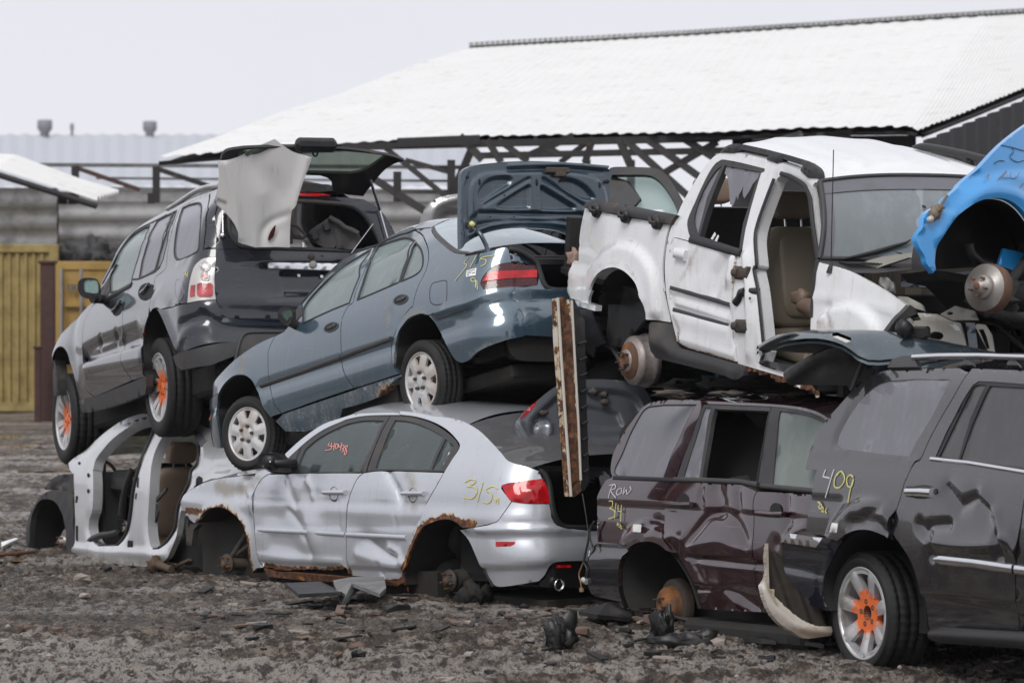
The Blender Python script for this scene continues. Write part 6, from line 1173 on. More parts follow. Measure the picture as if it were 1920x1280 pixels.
k1, k2 = 1, 3; loft(b, [R[:, 0] + c.ax * .006, R[:, 1] + c.ax * .006]); loft(b, [R[0] + c.ax * .004, R[0] * .84 + R[-1] * .16 + c.ax * .035]); b.build('windscreen_band', plain('grey_frit_band', (.13, .13, .15), .35, var=.1, dirt=.3), T)
P0 = R[-1]; 
def onscreen(px):
    r = ray(*px[:2]); A, B_, C_ = R[0, 0], R[-1, 0], R[-2, 8]; n = np.cross(B_ - A, C_ - A); o = np.array([0, 0, CAMH]); t = ((A - o) @ n) / (r @ n); return o + r * t
b = MB(); tube(b, [onscreen(q) + c.ax * .05 for q in p5((395, 1192), (550, 1160), (760, 1110), (960, 1050), (1060, 1020), (1112, 988))], [.006, .011, .014, .012, .009, .004], 8); tube(b, [onscreen(q) + c.ax * .04 for q in p5((550, 1185), (640, 1195), (760, 1205))], .008, 6); tube(b, [onscreen(q) + c.ax * .02 for q in p5((860, 1100), (960, 1120), (1050, 1142))], .005, 6); b.build('windscreen_wiper', M['gasket'], T)
b = MB(); cw = [onscreen(q) for q in p5((200, 1205), (600, 1210), (900, 1180), (1200, 1120))]; cw2 = [p + c.ax * .22 - c.az * .05 for p in cw]; loft(b, [cw, cw2]); b.build('cowl', M['greytrim'], T)
b = MB()
for i in range(16): P = onscreen(p5((360 + i * 22, 1218))[0]) + c.ax * .05; tube(b, [P, P + c.ax * .1 - c.ay * .02], .005, 4)
b.build('cowl_grille', M['gasket'], T)
def decal(px, m, nm):
    b = MB(); b.add([onscreen(q) + c.ax * .012 for q in px], [tuple(range(len(px)))], smooth=False); b.build(nm, M[m], T)
decal(p5((745, 655), (820, 660), (818, 670), (745, 668)), 'yel', 'sticker_line'); decal(p5((745, 680), (815, 684), (813, 695), (745, 692)), 'yel', 'sticker_line'); decal(p5((832, 650), (882, 652), (880, 698), (830, 695)), 'paper', 'screen_sticker'); decal(p5((1258, 632), (1300, 640), (1308, 672), (1270, 668)), 'gasket', 'screen_sensor')
b = MB(); P = c.W(*p6((265, 195))[0], .0); tube(b, [P, at(*p5((350, 60))[0], P[1])], .0035, 6); lathe(b, P, c.az, [(.028, -.03), (.02, .0), (.006, .04), (.001, .04)], 12); b.build('aerial', M['gasket'], T)
farside(c, cab, SM, T, [wfo[::-1], aper[::-1]]); farside(c, bed, SM, T)
# front wing and engine bay
fl = p6((165, 145),) + C(p6((165, 145), (390, 205), (520, 265), (700, 370), (800, 440), (908, 508)), 3)[1:] + C(p6((860, 560), (780, 640), (715, 730)), 2) + p6((640, 870), (92, 870), (90, 735), (100, 500), (115, 330), (140, 240))
bl_ = C(p6((160, 900), (162, 740), (170, 640), (230, 540), (330, 490), (430, 478), (560, 510), (660, 600), (700, 690), (705, 900)), 3)
b = MB(); panel(b, c, fl, h=.028, rim=.03, disp=both(emboss(c, [(bl_, .05, .05)]), dents(c, [(p6((110, 440), (400, 460), (800, 560)), .03, .008), (p6((250, 560), (290, 700)), .03, -.02)])), attrs=atts); b.build('front_wing', SM, T)
ep = Plane(c.L(3.3, 0, .5), c.ax * .5 + c.ay * -.9, c.az, rng=2.2)
b = MB(); cbox(b, c, (2.5, 3.2), (-.75, .6), (ZS + .15, ZS + .2)); cbox(b, c, (2.5, 2.56), (-.75, .7), (ZS, ZS + .6)); cbox(b, c, (2.5, 3.4), (-.85, -.78), (ZS + .1, ZS + .6)); b.build('engine_bay', M['dark'], T)
b = MB()
for i in range(16):
    x, y, z = rnd.uniform(2.65, 3.2), rnd.uniform(-.6, .5), rnd.uniform(.25, .45) + ZS; cbox(b, c, (x - .1, x + rnd.uniform(.0, .12)), (y - .1, y + rnd.uniform(0, .12)), (z - .12, z + .06), bev=.02)
for i in range(10):
    P = c.L(rnd.uniform(2.65, 3.2), rnd.uniform(-.5, .5), rnd.uniform(.35, .55) + ZS); Q = c.L(rnd.uniform(2.65, 3.35), rnd.uniform(-.5, .5), rnd.uniform(.3, .5) + ZS); tube(b, [P, (P + Q) / 2 + c.az * .08, Q], .015, 6)
b.build('engine', M['under'], T)
eq = Plane(at(1740, 640, c.L(3.4, .2, .4)[1]), np.array([1, -.3, 0]), np.array([.1, .1, 1.]), rng=1.2)
def ez(nm, px, m, off=0, h=.05, rim=.04, holes=(), dsp=None, sf=eq):
    b = MB(); panel(b, sf, px, holes, off=off, h=h, rim=rim, disp=dsp); return b.build(nm, M[m] if isinstance(m, str) else m, T)
ez('slam_panel', p6((1010, 580), (1180, 590), (1300, 650), (1375, 665), (1430, 870), (1000, 830), (835, 740), (845, 670), (1040, 640)), 'offwhite', 0, .03, .05, [arc_px(p6((1165, 775))[0], 14, 8.5, 0, 345, 20)[::-1]], dents(eq, [(p6((1040, 600), (1300, 655)), .03, .02), (p6((850, 670), (1000, 655)), .02, .015)]))
ez('suspension_tower', p6((1200, 590), (1350, 505), (1500, 560), (1530, 640), (1300, 640)), 'offwhite', -.2, .05, .04, [arc_px(p6((1285, 582))[0], 6, 3, 0, 345, 12)[::-1]])
ez('headlamp_frame', p6((1500, 690), (1520, 672), (1590, 680), (1640, 760), (1665, 915), (1610, 905)), 'offwhite', .05, .04, .04, [p6((1530, 720), (1570, 715), (1600, 780), (1625, 880), (1600, 890))[::-1]])
ez('radiator_side', p6((1420, 660), (1500, 665), (1525, 880), (1450, 880)), 'bluein', .04, .04, .05); ez('lamp_glass', p6((1500, 690), (1560, 700), (1600, 880), (1520, 880)), 'dark', .0, .1, .0)
ez('inner_liner', C(p6((715, 728), (780, 640), (850, 540), (920, 508), (975, 530), (1005, 590)), 3) + p6((930, 620), (880, 680), (830, 745)), 'trim', .02, .03, .1)
ez('washer_bottle', p6((835, 435), (920, 440), (1040, 500), (1062, 560), (960, 530), (880, 500)), 'headl', -.3, .05, .08); ez('torn_bag', jag(p6((680, 275), (740, 270), (800, 320), (820, 410), (740, 380), (680, 330), (680, 275)), 1.2, 2, 4)[:-1], plain('crumpled_foil_bag', (.3, .3, .29), .35, metal=.5, var=.5, sc=30, bump=.8), -.3, .02, .05, (), lambda V: .02 * np.sin(V[:, 0] * 90) * np.sin(V[:, 1] * 60))
ez('strut_brace', p6((865, 250), (1150, 268), (1150, 360), (865, 355)), M['bluein'], -.55, .05, .04, [p6((905, 262), (1110, 275), (1110, 330), (905, 320))[::-1]])
ez('bent_bonnet_edge', C(p6((395, 210), (520, 150), (700, 98), (940, 65), (1040, 25)), 2) + p6((1075, 110), (930, 105), (760, 160), (560, 232), (510, 245)), 'headl', -.35, .03, .06, (), dents(eq, [(p6((560, 180), (950, 80)), .03, .02)]))
ez('broken_bracket', p6((1280, 680), (1330, 672), (1365, 700), (1380, 755), (1360, 725), (1340, 735), (1310, 700)), 'paper', .08, .02, .01)
b = MB(); blob(b, eq.W(*p6((945, 730))[0], .25), (.05, .05, .06), 4, 7, rough=.3); b.build('camera_pod', M['headl'], T)
# interior
xs_ = c.inv(1361, 560); zs_ = c.inv(1361, 612)[1]
seat(T, c, xs_[0], .36, zs_ - .02, 'taupe', .56, .28, True, 'passenger_seat', .66); seat(T, c, xs_[0], -.42, zs_ - .02, 'taupe', .56, .28, True, 'driver_seat', .66)
seat(T, c, xs_[0] - .95, .4, zs_ + .02, 'tan', .5, .3, True, 'rear_seat', .6)
b = MB(); P = c.L(xs_[0] + .38, .5, zs_ + .16); tube(b, [P - c.ax * .14, P + c.ax * .22], [.05, .095], 14); blob(b, P - c.ax * .15 + c.az * .05, (.07, .06, .05), 3, 6); b.build('armrest', M['tan'], T)
b = MB(); ribbon(b, c, aper[:34], .06, .02, -.05, prof=[(-1, 0), (-1, 1), (1, 1), (1, 0)]); b.build('pillar_trim', M['tan'], T)
b = MB(); cbox(b, c, (.8, 2.45), (-.85, .8), (ZS + .02, ZS + .08)); cbox(b, c, (.68, .74), (-.8, .8), (ZS + .05, ZS + .9)); cbox(b, c, (.8, 2.45), (-.86, -.83), (ZS + .05, ZS + .8)); b.build('cab_floor', M['seatd'], T)
b = MB(); cbox(b, c, (2.15, 2.45), (-.8, .1), (ZS + .3, ZS + .85), bev=.06); b.build('dashboard', M['taupe'], T)
b = MB(); tube(b, [c.W(*p3(q)[0], -.1) for q in ((1180, 820), (1160, 1000), (1100, 1280))], .02, 6); b.build('seat_belt', M['greytrim'], T)
# drum, liner, bed floor
b = MB(); E = c.P(c.invs(arch), -.03); loft(b, [E, E - c.ay * .55]); b.add(E - c.ay * .55, [tuple(range(len(E)))]); b.build('wheel_arch_liner', M['trim'], T)
b = MB(); panel(b, c, p2((640, 60), (900, 40), (1080, 200), (1090, 270), (800, 655), (610, 610), (640, 300)), off=-.2, h=.06, rim=.02); b.build('splash_liner', M['trim'], T)
b = MB(); panel(b, c, p2((400, 230), (460, 250), (600, 600), (560, 620), (500, 640), (480, 760), (420, 700), (240, 700), (240, 240)), off=-.16, h=.08, rim=.02); b.build('mud_flap', M['trim'], T)
hub(T, c.L(0, .8, 0), c.ay, 'drum', .13, 'hub_flange', 5, .2); b = MB(); lathe(b, c.L(0, .78, 0), c.ay, [(.001, .0), (.03, .0), (.034, .012), (.075, .012), (.08, -.01), (.11, -.012), (.165, -.04), (.17, -.06), (.17, -.12), (.185, -.13), (.185, -.17), (.001, -.17)], 40, 0); b.build('brake_drum', plain('shiny_drum', (.36, .32, .3), .38, metal=.5, var=.5, sc=30, bump=.3, dirt=.35, dirtc=(.2, .11, .08)), T)
arm(T, [c.W(*p2(q)[0], -.25) for q in ((600, 600), (700, 660), (770, 780), (820, 950))], .02, 'greytrim', 'leaf_spring')
b = MB(); cbox(b, c, (-1.15, .5), (-.8, .72), (.42, .46)); cbox(b, c, (-1.15, -1.08), (-.8, .7), (.4, .8)); cbox(b, c, (-1.1, 1.8), (-.45, -.35), (ZS - .04, ZS + .08)); cbox(b, c, (-1.1, 1.8), (.35, .45), (ZS - .04, ZS + .08)); tube(b, [c.L(0, .7, 0), c.L(0, -.7, 0)], .06); cbox(b, c, (.6, 1.4), (-.3, .3), (ZS - .12, ZS + .04), bev=.04); b.build('chassis', M['under'], T)
b = MB(); blob(b, c.W(*p1((310, 790))[0], -.05), (.05, .04, .05), 3, 6, rough=.5); b.build('tail_lamp_socket', plain('brown_connector', (.3, .2, .16), .6, var=.3), T)
W_ = []
W_ += [C(p1((560, 370), (530, 400), (500, 500)), 3), C(p1((520, 390), (570, 370), (580, 400), (530, 430), (570, 460)), 3), C(p1((600, 410), (580, 450), (610, 460), (630, 410), (600, 410)), 3), C(p1((640, 400), (630, 465), (650, 440), (645, 465), (670, 390)), 2)]
W_ += [C(p1((540, 530), (580, 510), (570, 560), (520, 600), (560, 600)), 3), C(p1((610, 540), (580, 590), (610, 600), (630, 550), (610, 540)), 3), C(p1((690, 510), (650, 525), (640, 550), (660, 560), (640, 600), (620, 600)), 3), C(p1((530, 620), (510, 650), (530, 670)), 2)]
W_ += [C(p1((550, 680), (580, 670), (570, 710), (560, 740)), 3), C(p1((590, 690), (610, 690), (600, 740), (585, 740)), 3), p1((630, 670), (610, 735))]
text_strokes('marker_writing', c, W_, 'yel', T, .009, .006)
# ---- rusty beam hanging between the stacks
bp = Plane(at(1075, 740, 22.9), np.array([.8, .6, 0]), np.array([-.06, 0, 1.]), rng=1.0)
BT = thing('rusty_bumper_beam', 'flaking rusty cream steel beam with black plastic face, hanging upright in the middle', 'bumper', tuple(at(1085, 930, 22.9)))
b = MB(); po = [(1043, 560), (1060, 557), (1068, 563), (1075, 600), (1082, 760), (1090, 920), (1080, 932), (1067, 930), (1055, 760), (1046, 640)]
panel(b, bp, po, h=.012, rim=.05, disp=both(dents(bp, [([(1050, 560), (1060, 760), (1074, 930)], .012, -.03), ([(1062, 560), (1068, 760), (1080, 930)], .02, -.02), ([(1064, 620), (1068, 650)], .02, .02), ([(1072, 820), (1078, 900)], .02, .02)])), attrs={'rust': att(bp, [([(1055, 570), (1062, 650), (1068, 760), (1078, 925)], .12, 1.02), ([(1066, 680), (1072, 800)], .05, .9)])}); b.build('steel_beam', M['offwhite'], BT)
b = MB(); tube(b, [bp.W(x, y, .01) for x, y in ((1044, 558), (1050, 660), (1058, 780), (1069, 930))], .01, 8); tube(b, [bp.W(x, y, .005) for x, y in ((1071, 563), (1075, 640), (1084, 800), (1088, 900))], .009, 8); b.build('flange', M['offwhite'], BT)
b = MB(); panel(b, bp, [(1068, 563), (1078, 560), (1098, 600), (1102, 760), (1106, 880), (1106, 905), (1098, 918), (1090, 922), (1084, 760), (1075, 600)], off=-.01, h=.03, rim=.06); b.build('plastic_face', M['trim'], BT)
for k in range(9): y = 640 + k * 30; b = MB(); ribbon(b, bp, [(1086 + k * 1.3, y + 6), (1100 + k * .6, y)], .02, .008, -.008); b.build('face_rib', M['trim'], BT)
# ================================================================ maroon SUV at the bottom
m1, m2, m3, m4 = Z(1090, 720, 5.8167), Z(1290, 720, 5.8167), Z(1090, 900, 4.57), Z(1240, 900, 4.2656)
c = Car((1244.3, 1134), (1650, 1172), 22.8, 2.5, .84, [(-.4, .92), (-.1, .965), (.2, .98), (.45, .98), (.6, .972), (.66, .966), (.78, .94), (.86, .915), (1.1, .84), (1.34, .75), (1.42, .69), (1.5, .6)],
        [(-.5, -1.7), (1.7, -1.7)], .16, front=(2.6, .04), near=True, ur=(-1.6, 4), vr=(-.5, 1.55), k=.95)
T = thing('maroon_suv', 'dented maroon SUV sitting on its brake discs, ROW 314 on the rear quarter', 'SUV', tuple(c.L(1.3, 0, -.2)))
SM = M['maroon']
arch = C(m3((395, 1100), (348, 950), (340, 800), (360, 680), (410, 600), (470, 550), (540, 530), (610, 528), (680, 550), (740, 600), (800, 680), (860, 770), (910, 860), (950, 970), (985, 1100)), 3)
g1 = C(m3((805, 8), (755, 35), (725, 95), (710, 180), (706, 280), (705, 370), (712, 480), (760, 560), (812, 622)))
g2 = m2((760, 1165),) + C(m4((762, 92), (740, 150), (736, 250), (740, 400), (745, 620), (748, 800), (752, 850), (760, 1062)))
dirt = att(c, [(m3((330, 540), (480, 470), (540, 490)), .06, .95), (m3((700, 370), (715, 480)), .03, .6), (m4((740, 400), (760, 450)), .02, .7), (m3((620, 900), (1000, 1100)), .06, .3), (m1((640, 200), (900, 120), (1740, 100)), .1, .3)])
atts = {'dirt': dirt, 'rust': att(c, [(m3((370, 540), (480, 500)), .04, .45)])}
gut = C(m1((335, 1010), (318, 950), (322, 860), (345, 760), (400, 640), (480, 500), (560, 390), (640, 285), (690, 235), (760, 197), (900, 172), (1150, 158), (1330, 182)) + m2((700, 205), (1050, 228), (1250, 255), (1400, 298), (1500, 350), (1600, 430), (1660, 500)), 3)
iT = 36
qwin = C(m1((355, 965), (370, 900), (440, 760), (520, 560), (620, 370), (680, 280), (740, 240)), 3) + m1((900, 222), (1260, 220), (1120, 480), (980, 780), (890, 1035), (400, 1010))
body = MB()
q = m3((430, 562),) + arch[12:28] + m3((770, 612),) + g1[::-1] + m1((1022, 1040), (1100, 830), (1200, 590), (1290, 330), (1330, 214), (1330, 182)) + gut[:iT][::-1] + m1((262, 1045),) + C(m3((205, 5), (160, 80), (130, 160), (122, 260), (120, 380), (125, 532)), 3) + m3((320, 548),)
stepf = (m3((120, 160), (400, 175), (708, 195), (1300, 240)) + m4((1400, 290), (1400, 900), (-300, 900)) + m3((100, 900),))
fl = C(m3((325, 548), (370, 450), (430, 380), (520, 335), (600, 335), (700, 360)), 3) + m3((900, 500), (1000, 1100), (600, 1000), (300, 700))
dq = both(emboss(c, [(stepf, -.012, .03), (fl, .03, .04)]), dents(c, [(m3((540, 400), (640, 370), (700, 400)), .03, -.018)]))
panel(body, c, q, [qwin[::-1]], gap=.003, h=.03, disp=dq, attrs=atts)
railp = gut[iT - 1:] + m2((1640, 600), (1560, 430), (1450, 352), (1350, 312), (1200, 277), (1000, 250), (905, 243), (170, 212)) + m1((1335, 215),)
panel(body, c, railp, gap=0, h=.04, attrs=atts); body.build('body', SM, T)
b = MB(); panel(b, c, qwin, off=-.006, h=.07, rim=0); b.build('tinted_window', M['glassD'], T)
rd_ = m1((1000, 1048), (1300, 1062), (1745, 1090)) + m2((760, 1165),) + g2[1:] + m4((500, 1048), (295, 1035)) + C(m4((290, 1030), (268, 950), (245, 815), (200, 715), (120, 580), (15, 470)), 3)[:-2] + g1[::-1][:-1]
folds = [(C(m4((215, 535), (350, 505), (480, 492), (600, 538), (720, 556)), 3), .11, .035, 1.05), (C(m4((20, 470), (100, 445), (180, 470)), 3), .07, .022, 1.05), (C(m4((480, 262), (380, 285), (300, 380), (215, 500)), 3), .035, -.016), (C(m4((520, 266), (610, 350), (690, 500)), 3), .035, -.014), (m4((320, 80), (310, 130), (330, 190)), .025, -.01), (m4((440, 70), (470, 190)), .09, -.018), (m4((610, 110), (625, 230)), .04, -.014, 1.05), (m4((200, 560), (290, 690), (330, 800)), .04, -.012), (m4((370, 900), (450, 860), (570, 980)), .07, .02, 1.05), (m4((500, 840), (740, 1000)), .06, -.014)]
dd = both(emboss(c, [(stepf, -.01, .03), (m4((120, 583), (745, 632), (1300, 680), (1300, 760), (290, 664)), -.015, .02), (m4((240, 815), (745, 852), (1400, 900), (1400, 1200), (200, 1200)), -.03, .05)]), dents(c, folds + [(m4((300, 664), (745, 718), (1200, 760)), .012, .008)]))
b = MB(); panel(b, c, rd_, gap=.004, h=.018, rim=.03, disp=dd, attrs=atts); RD = b.build('rear_door', SM, T)
fd_ = g2[::-1] + m2((1100, 1175), (1340, 1195)) + m4((1250, 140), (1270, 700), (1240, 1090), (860, 1072))
b = MB(); panel(b, c, fd_, gap=.004, h=.022, rim=.03, disp=both(dd, dents(c, [(m4((1000, 120), (1020, 330), (930, 500)), .06, -.018, 1.05), (m4((960, 460), (1150, 380)), .08, .025, 1.05)])), attrs=atts); FD = b.build('front_door', SM, T)
for par, (x, y) in ((RD, (180, 160)), (FD, (918, 235))):
    b = MB(); panel(b, c, arc_px(m4((x, y + 5))[0], 11, 14, 0, 345, 24), off=.004, h=.02, rim=0); b.build('handle_recess', M['dark'], par)
    b = MB(); ribbon(b, c, m4((x - 125, y + 28), (x, y + 40), (x + 90, y + 38)), .035, .025, .02, h=.02); b.build('door_handle', SM, par)
# windows
b = MB(); h1 = m2((290, 268), (882, 292), (742, 1055), (150, 1022)); ql = m1((1347, 258), (1412, 258), (1285, 1022), (1108, 1022), (1200, 720), (1290, 440))
panel(b, c, m1((1335, 218),) + m2((900, 246), (905, 250), (745, 1070), (300, 1050)) + m1((1030, 1040),), [h1[::-1], ql[::-1]], off=-.002, gap=.001, h=.04, rim=.03)
h2 = C(m2((1000, 290), (1150, 310), (1300, 345), (1400, 385), (1500, 430)), 2) + m2((1640, 540), (1700, 1150), (1540, 1140), (916, 1106))
panel(b, c, C(m2((912, 246), (1000, 252), (1200, 279), (1350, 314), (1450, 354), (1560, 432)), 2) + m2((1700, 560), (1760, 1210), (1500, 1180), (755, 1110)), [h2[::-1]], off=-.002, h=.04, rim=.03); b.build('window_frame', M['greytrim'], T)
b = MB(); panel(b, c, ql, off=-.01, h=.05, rim=0); b.build('quarter_light', M['glassD'], T)
b = MB(); panel(b, c, h2, off=-.012, h=.07, rim=0); b.build('front_side_window', glass('dusty_green_glass', (.35, .4, .38), .42, (.36, .42, .39)), T)
b = MB(); ribbon(b, c, m1((1020, 1040), (1300, 1045), (1745, 1065)) + m2((770, 1100),), .035, .016, .002); b.build('waist_moulding', M['greytrim'], T); b = MB(); ribbon(b, c, m2((810, 1110), (1350, 1160), (1760, 1200)), .035, .016, .002); b.build('waist_moulding', M['greytrim'], T)
b = MB(); ribbon(b, c, m1((355, 1018), (890, 1040), (1000, 1046)), .03, .008, .001); ribbon(b, c, qwin + qwin[:1], .012, .002, -.002); b.build('window_seal', M['gasket'], T)
# roof, crumpled
E = c.P(c.invs(gut[18:]), .0); rr_ = random.Random(5)
def rd2(R):
    L = c.loc(R.reshape(-1, 3)); z = -.06 * fbm(L[:, 0] * 2.2 + 3, L[:, 1] * 3 + 7, 3) * (1 - (np.abs(L[:, 1]) / .9) ** 4) + .05 * np.maximum(0, fbm(L[:, 0] * 5, L[:, 1] * 5, 3) - .55) * 3 * (np.abs(L[:, 1]) < .7)
    return (z[:, None] * c.az).reshape(R.shape)
b = MB(); across(b, c, E, .05, 3, n=30, disp=rd2, attrs={'dirt': lambda V: np.full(len(V), .35)}); b.build('roof', SM, T)
b = MB()
for (x, y), s in (((1260, 737), .12), ((1275, 742), .08), ((1370, 738), .1), ((1482, 745), .12), ((1500, 752), .08)): P = at(x, y, c.L(0, .6, 0)[1] - .3); blob(b, P, (s, s * .6, .02), x, 6, rough=.5)
b.build('crushed_roof_trim', M['iron'], T)
# bumper
b = MB(); bp = m3((130, 537), (320, 548), (430, 562)) + arch[:13][::-1] + C(m3((340, 1035), (140, 992), (92, 940), (60, 830), (48, 700), (62, 605)), 2)
panel(b, c, bp, gap=.003, h=.03, rim=.04, disp=emboss(c, [(m3((60, 605), (430, 612), (430, 1200), (0, 1200)), .02, .03)]), attrs=atts); b.build('rear_bumper', M['char'], T)
well(T, c, arch, .5, 'under'); hub(T, c.L(0, .86, 0), c.ay, 'drum', .115, 'brake_disc', 5, .5)
b = MB(); lathe(b, c.L(0, .74, 0), c.ay, [(.001, .03), (.15, .03), (.165, .02), (.17, -.03)], 40); b.build('dust_shield', M['iron'], T)
b = MB(); cbox(b, c, (-.9, 1.9), (-.8, .6), (-.16, -.02)); cbox(b, c, (-.9, 2.2), (-.95, -.9), (0, .8)); tube(b, [c.L(0, .7, 0), c.L(0, -.7, 0)], .05); cbox(b, c, (.35, 1.8), (.72, .93), (-.2, -.06), bev=.04); b.build('underbody', M['under'], T)
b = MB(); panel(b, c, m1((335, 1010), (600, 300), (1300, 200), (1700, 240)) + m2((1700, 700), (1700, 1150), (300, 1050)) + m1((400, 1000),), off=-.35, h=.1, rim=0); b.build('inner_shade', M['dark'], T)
seat(T, c, .75, .3, .25, 'seatd', 1.0, head=False, name='rear_seat'); seat(T, c, 1.75, .42, .3, 'greytrim', .5)
def wtube(nm, pts, r, m, off=.03): b = MB(); tube(b, [c.W(*p, off) for p in pts], r, 6); return b.build(nm, M[m], T)
wtube('loose_wiring', C(m3((110, 350), (70, 440), (60, 520), (40, 600), (20, 700)), 3), .008, 'wire'); wtube('loose_wiring', C(m3((70, 440), (80, 520), (100, 560)), 3), .007, 'wire'); wtube('loose_wiring', C(m3((20, 700), (-20, 800), (-5, 870), (0, 920)), 3), .006, 'copper'); wtube('loose_wiring', C(m3((20, 700), (50, 770), (30, 850)), 3), .006, 'wire'); wtube('bulb_socket', m3((15, 850), (45, 870)), .02, 'clear'); wtube('bulb_socket', m3((0, 920), (5, 955)), .018, 'copper')
wtube('loose_wiring', C([(1092, 925), (1098, 960), (1104, 1000), (1112, 1030)], 3), .004, 'wire')
b = MB(); panel(b, c, m1((165, 1010), (215, 935), (290, 1000), (240, 1060), (200, 1150)), off=-.02, h=.03, rim=.02); b.build('torn_lamp_mount', M['trim'], T)
text_strokes('marker_writing', c, [m3((275, 40), (250, 90), (235, 150)), C(m3((245, 45), (290, 38), (295, 70), (255, 90), (300, 150)), 3), C(m3((340, 65), (310, 90), (310, 125), (345, 110), (345, 70)), 3), C(m3((375, 60), (360, 120), (390, 80), (395, 120), (430, 80), (420, 55)), 3)], 'wht', T, .007)
text_strokes('marker_writing', c, [C(m3((240, 180), (270, 180), (268, 225), (245, 240), (285, 260), (285, 310), (235, 330)), 3), m3((302, 195), (287, 330)), m3((320, 210), (318, 265), (350, 268)), m3((348, 210), (340, 352)), C(m3((315, 365), (310, 385), (325, 380), (315, 365)), 2), C(m3((335, 375), (340, 395), (325, 400)), 2), C(m3((350, 390), (342, 410), (355, 415)), 2)], 'yel', T, .007)
b = MB(); panel(b, c, m3((447, 375), (515, 378), (508, 445), (438, 440)), off=.034, h=.05, rim=.001); b.build('paper_label', M['paper'], T)
# ================================================================ charcoal SUV in front on the right
a5, a6, a7 = Z(1450, 650, 4.085), Z(1420, 880, 3.37), Z(1640, 840, 3.2)
c = Car((1619.5, 1149), (2190, 1208), 20.7, 2.95, .86, [(-.4, .9), (-.1, .94), (.2, .96), (.5, .962), (.66, .95), (.78, .93), (.88, .895), (1.1, .83), (1.36, .75), (1.45, .69), (1.55, .6)],
        [(-.5, -1.7), (1.7, -1.7)], .2, front=(9, 0), near=True, ur=(-1.5, 3.4), vr=(-.5, 1.6))
T = thing('charcoal_suv', 'charcoal SUV with one orange-sprayed alloy wheel and 409 on it, nearest at right', 'SUV', tuple(c.L(1.2, 0, -.37)))
SM = M['char']
arch = C(a6((440, 892), (412, 800), (415, 700), (440, 620), (480, 540), (540, 452), (610, 400), (680, 382), (760, 390), (830, 422), (850, 440)) + a7((100, 510), (200, 650), (250, 780), (285, 950), (300, 1090)), 3)
g1 = C(a5((1525, 160), (1450, 260), (1370, 400), (1280, 550), (1190, 720), (1130, 855), (1090, 880), (1050, 940), (1020, 1010)) + a6((930, 80), (900, 190), (870, 280), (852, 360), (848, 425)), 3)
gut = C(a5((240, 935), (300, 745), (350, 640), (420, 540), (500, 450), (590, 350), (640, 310), (700, 260), (780, 203), (870, 178), (1000, 167), (1250, 160), (1525, 160), (1920, 175), (2500, 200)), 3)
qwin = C(a5((490, 750), (500, 680), (560, 560), (640, 440), (720, 350), (800, 290), (880, 262)), 3) + a5((1100, 246), (1340, 248), (1360, 262), (1300, 370), (1200, 560), (1100, 720), (1040, 838), (800, 815), (520, 780))
dirt = att(c, [(a5((540, 800), (520, 900)), .03, .4), (a5((720, 850), (680, 1000)), .03, .4), (a6((560, 350), (700, 330)), .05, .7), (a7((100, 450), (80, 500)), .03, .7), (a7((350, 800), (480, 900)), .1, .4)])
atts = {'dirt': dirt}
fl = C(a6((430, 420), (480, 310), (560, 210), (660, 160), (760, 160), (850, 200), (900, 300)), 3) + a7((200, 500), (400, 1100)) + a6((600, 900), (380, 700))
dq = both(emboss(c, [(fl, .035, .06)]), dents(c, [(a6((700, 290), (800, 245)), .02, -.015), (a6((620, 340), (780, 330), (840, 400)), .03, -.02), (a5((480, 740), (500, 660), (600, 480), (700, 350)), .02, -.012), (a5((240, 800), (500, 800), (1100, 880)), .02, .006), (a6((340, 200), (520, 210)), .03, -.01)]))
nq = 36
body = MB(); q = a6((540, 452), (430, 422), (305, 403), (315, 300), (335, 190), (345, 130), (372, 10)) + a5((330, 945),) + gut[:nq] + g1[1:] + arch[16:30][::-1]
panel(body, c, q, [qwin[::-1]], gap=.003, h=.03, disp=dq, attrs=atts); body.build('body', SM, T)
b = MB(); panel(b, c, qwin, off=-.006, h=.08, rim=0); b.build('tinted_window', M['glassD'], T)
g2 = a7((900, 300), (880, 450), (858, 600), (846, 750), (850, 1112))
wo_ = a5((1240, 842), (1330, 640), (1440, 430), (1530, 290), (1575, 262), (1700, 268), (1920, 285), (2150, 298), (2080, 600), (2010, 970), (1920, 945), (1262, 852))
dr = g1[:] + arch[30:] + a7((330, 1095),) + g2[::-1] + a5((2060, 960), (2140, 600), (2230, 192), (1920, 176))
folds = [(a7((430, 240), (510, 350), (600, 300), (690, 370)), .035, -.03, 1.05), (C(a7((340, 560), (520, 585), (720, 580), (800, 540)), 3), .06, .04, 1.0), (a7((640, 280), (740, 400), (790, 540)), .03, .025, 1.05), (a7((270, 460), (340, 540), (350, 640)), .03, -.025), (a7((750, 540), (760, 650)), .03, -.03), (a7((820, 560), (850, 620)), .03, .02), (a7((330, 470), (450, 460)), .03, -.02)]
b = MB(); panel(b, c, dr, [wo_[::-1]], gap=.004, h=.022, rim=.03, disp=both(dents(c, folds), emboss(c, [(a7((0, 850), (380, 860), (900, 930), (1500, 1000), (1500, 1300), (0, 1300)), -.02, .05)])), attrs=atts); RD = b.build('rear_door', SM, T)
fdp = g2 + a7((1500, 1190), (1500, 100)) + a5((2300, 1000), (2080, 960))
b = MB(); panel(b, c, fdp, gap=.004, h=.06, rim=.03, disp=emboss(c, [(a7((0, 850), (380, 860), (900, 930), (1500, 1000), (1500, 1300), (0, 1300)), -.02, .05)]), attrs=atts); FD = b.build('front_door', SM, T)
w1 = a5((1265, 838), (1400, 560), (1530, 302), (1562, 287), (1625, 290), (1500, 560), (1412, 858)); w2 = a5((1655, 296), (1920, 312), (2100, 320), (2040, 620), (1980, 935), (1920, 925), (1426, 862), (1520, 590))
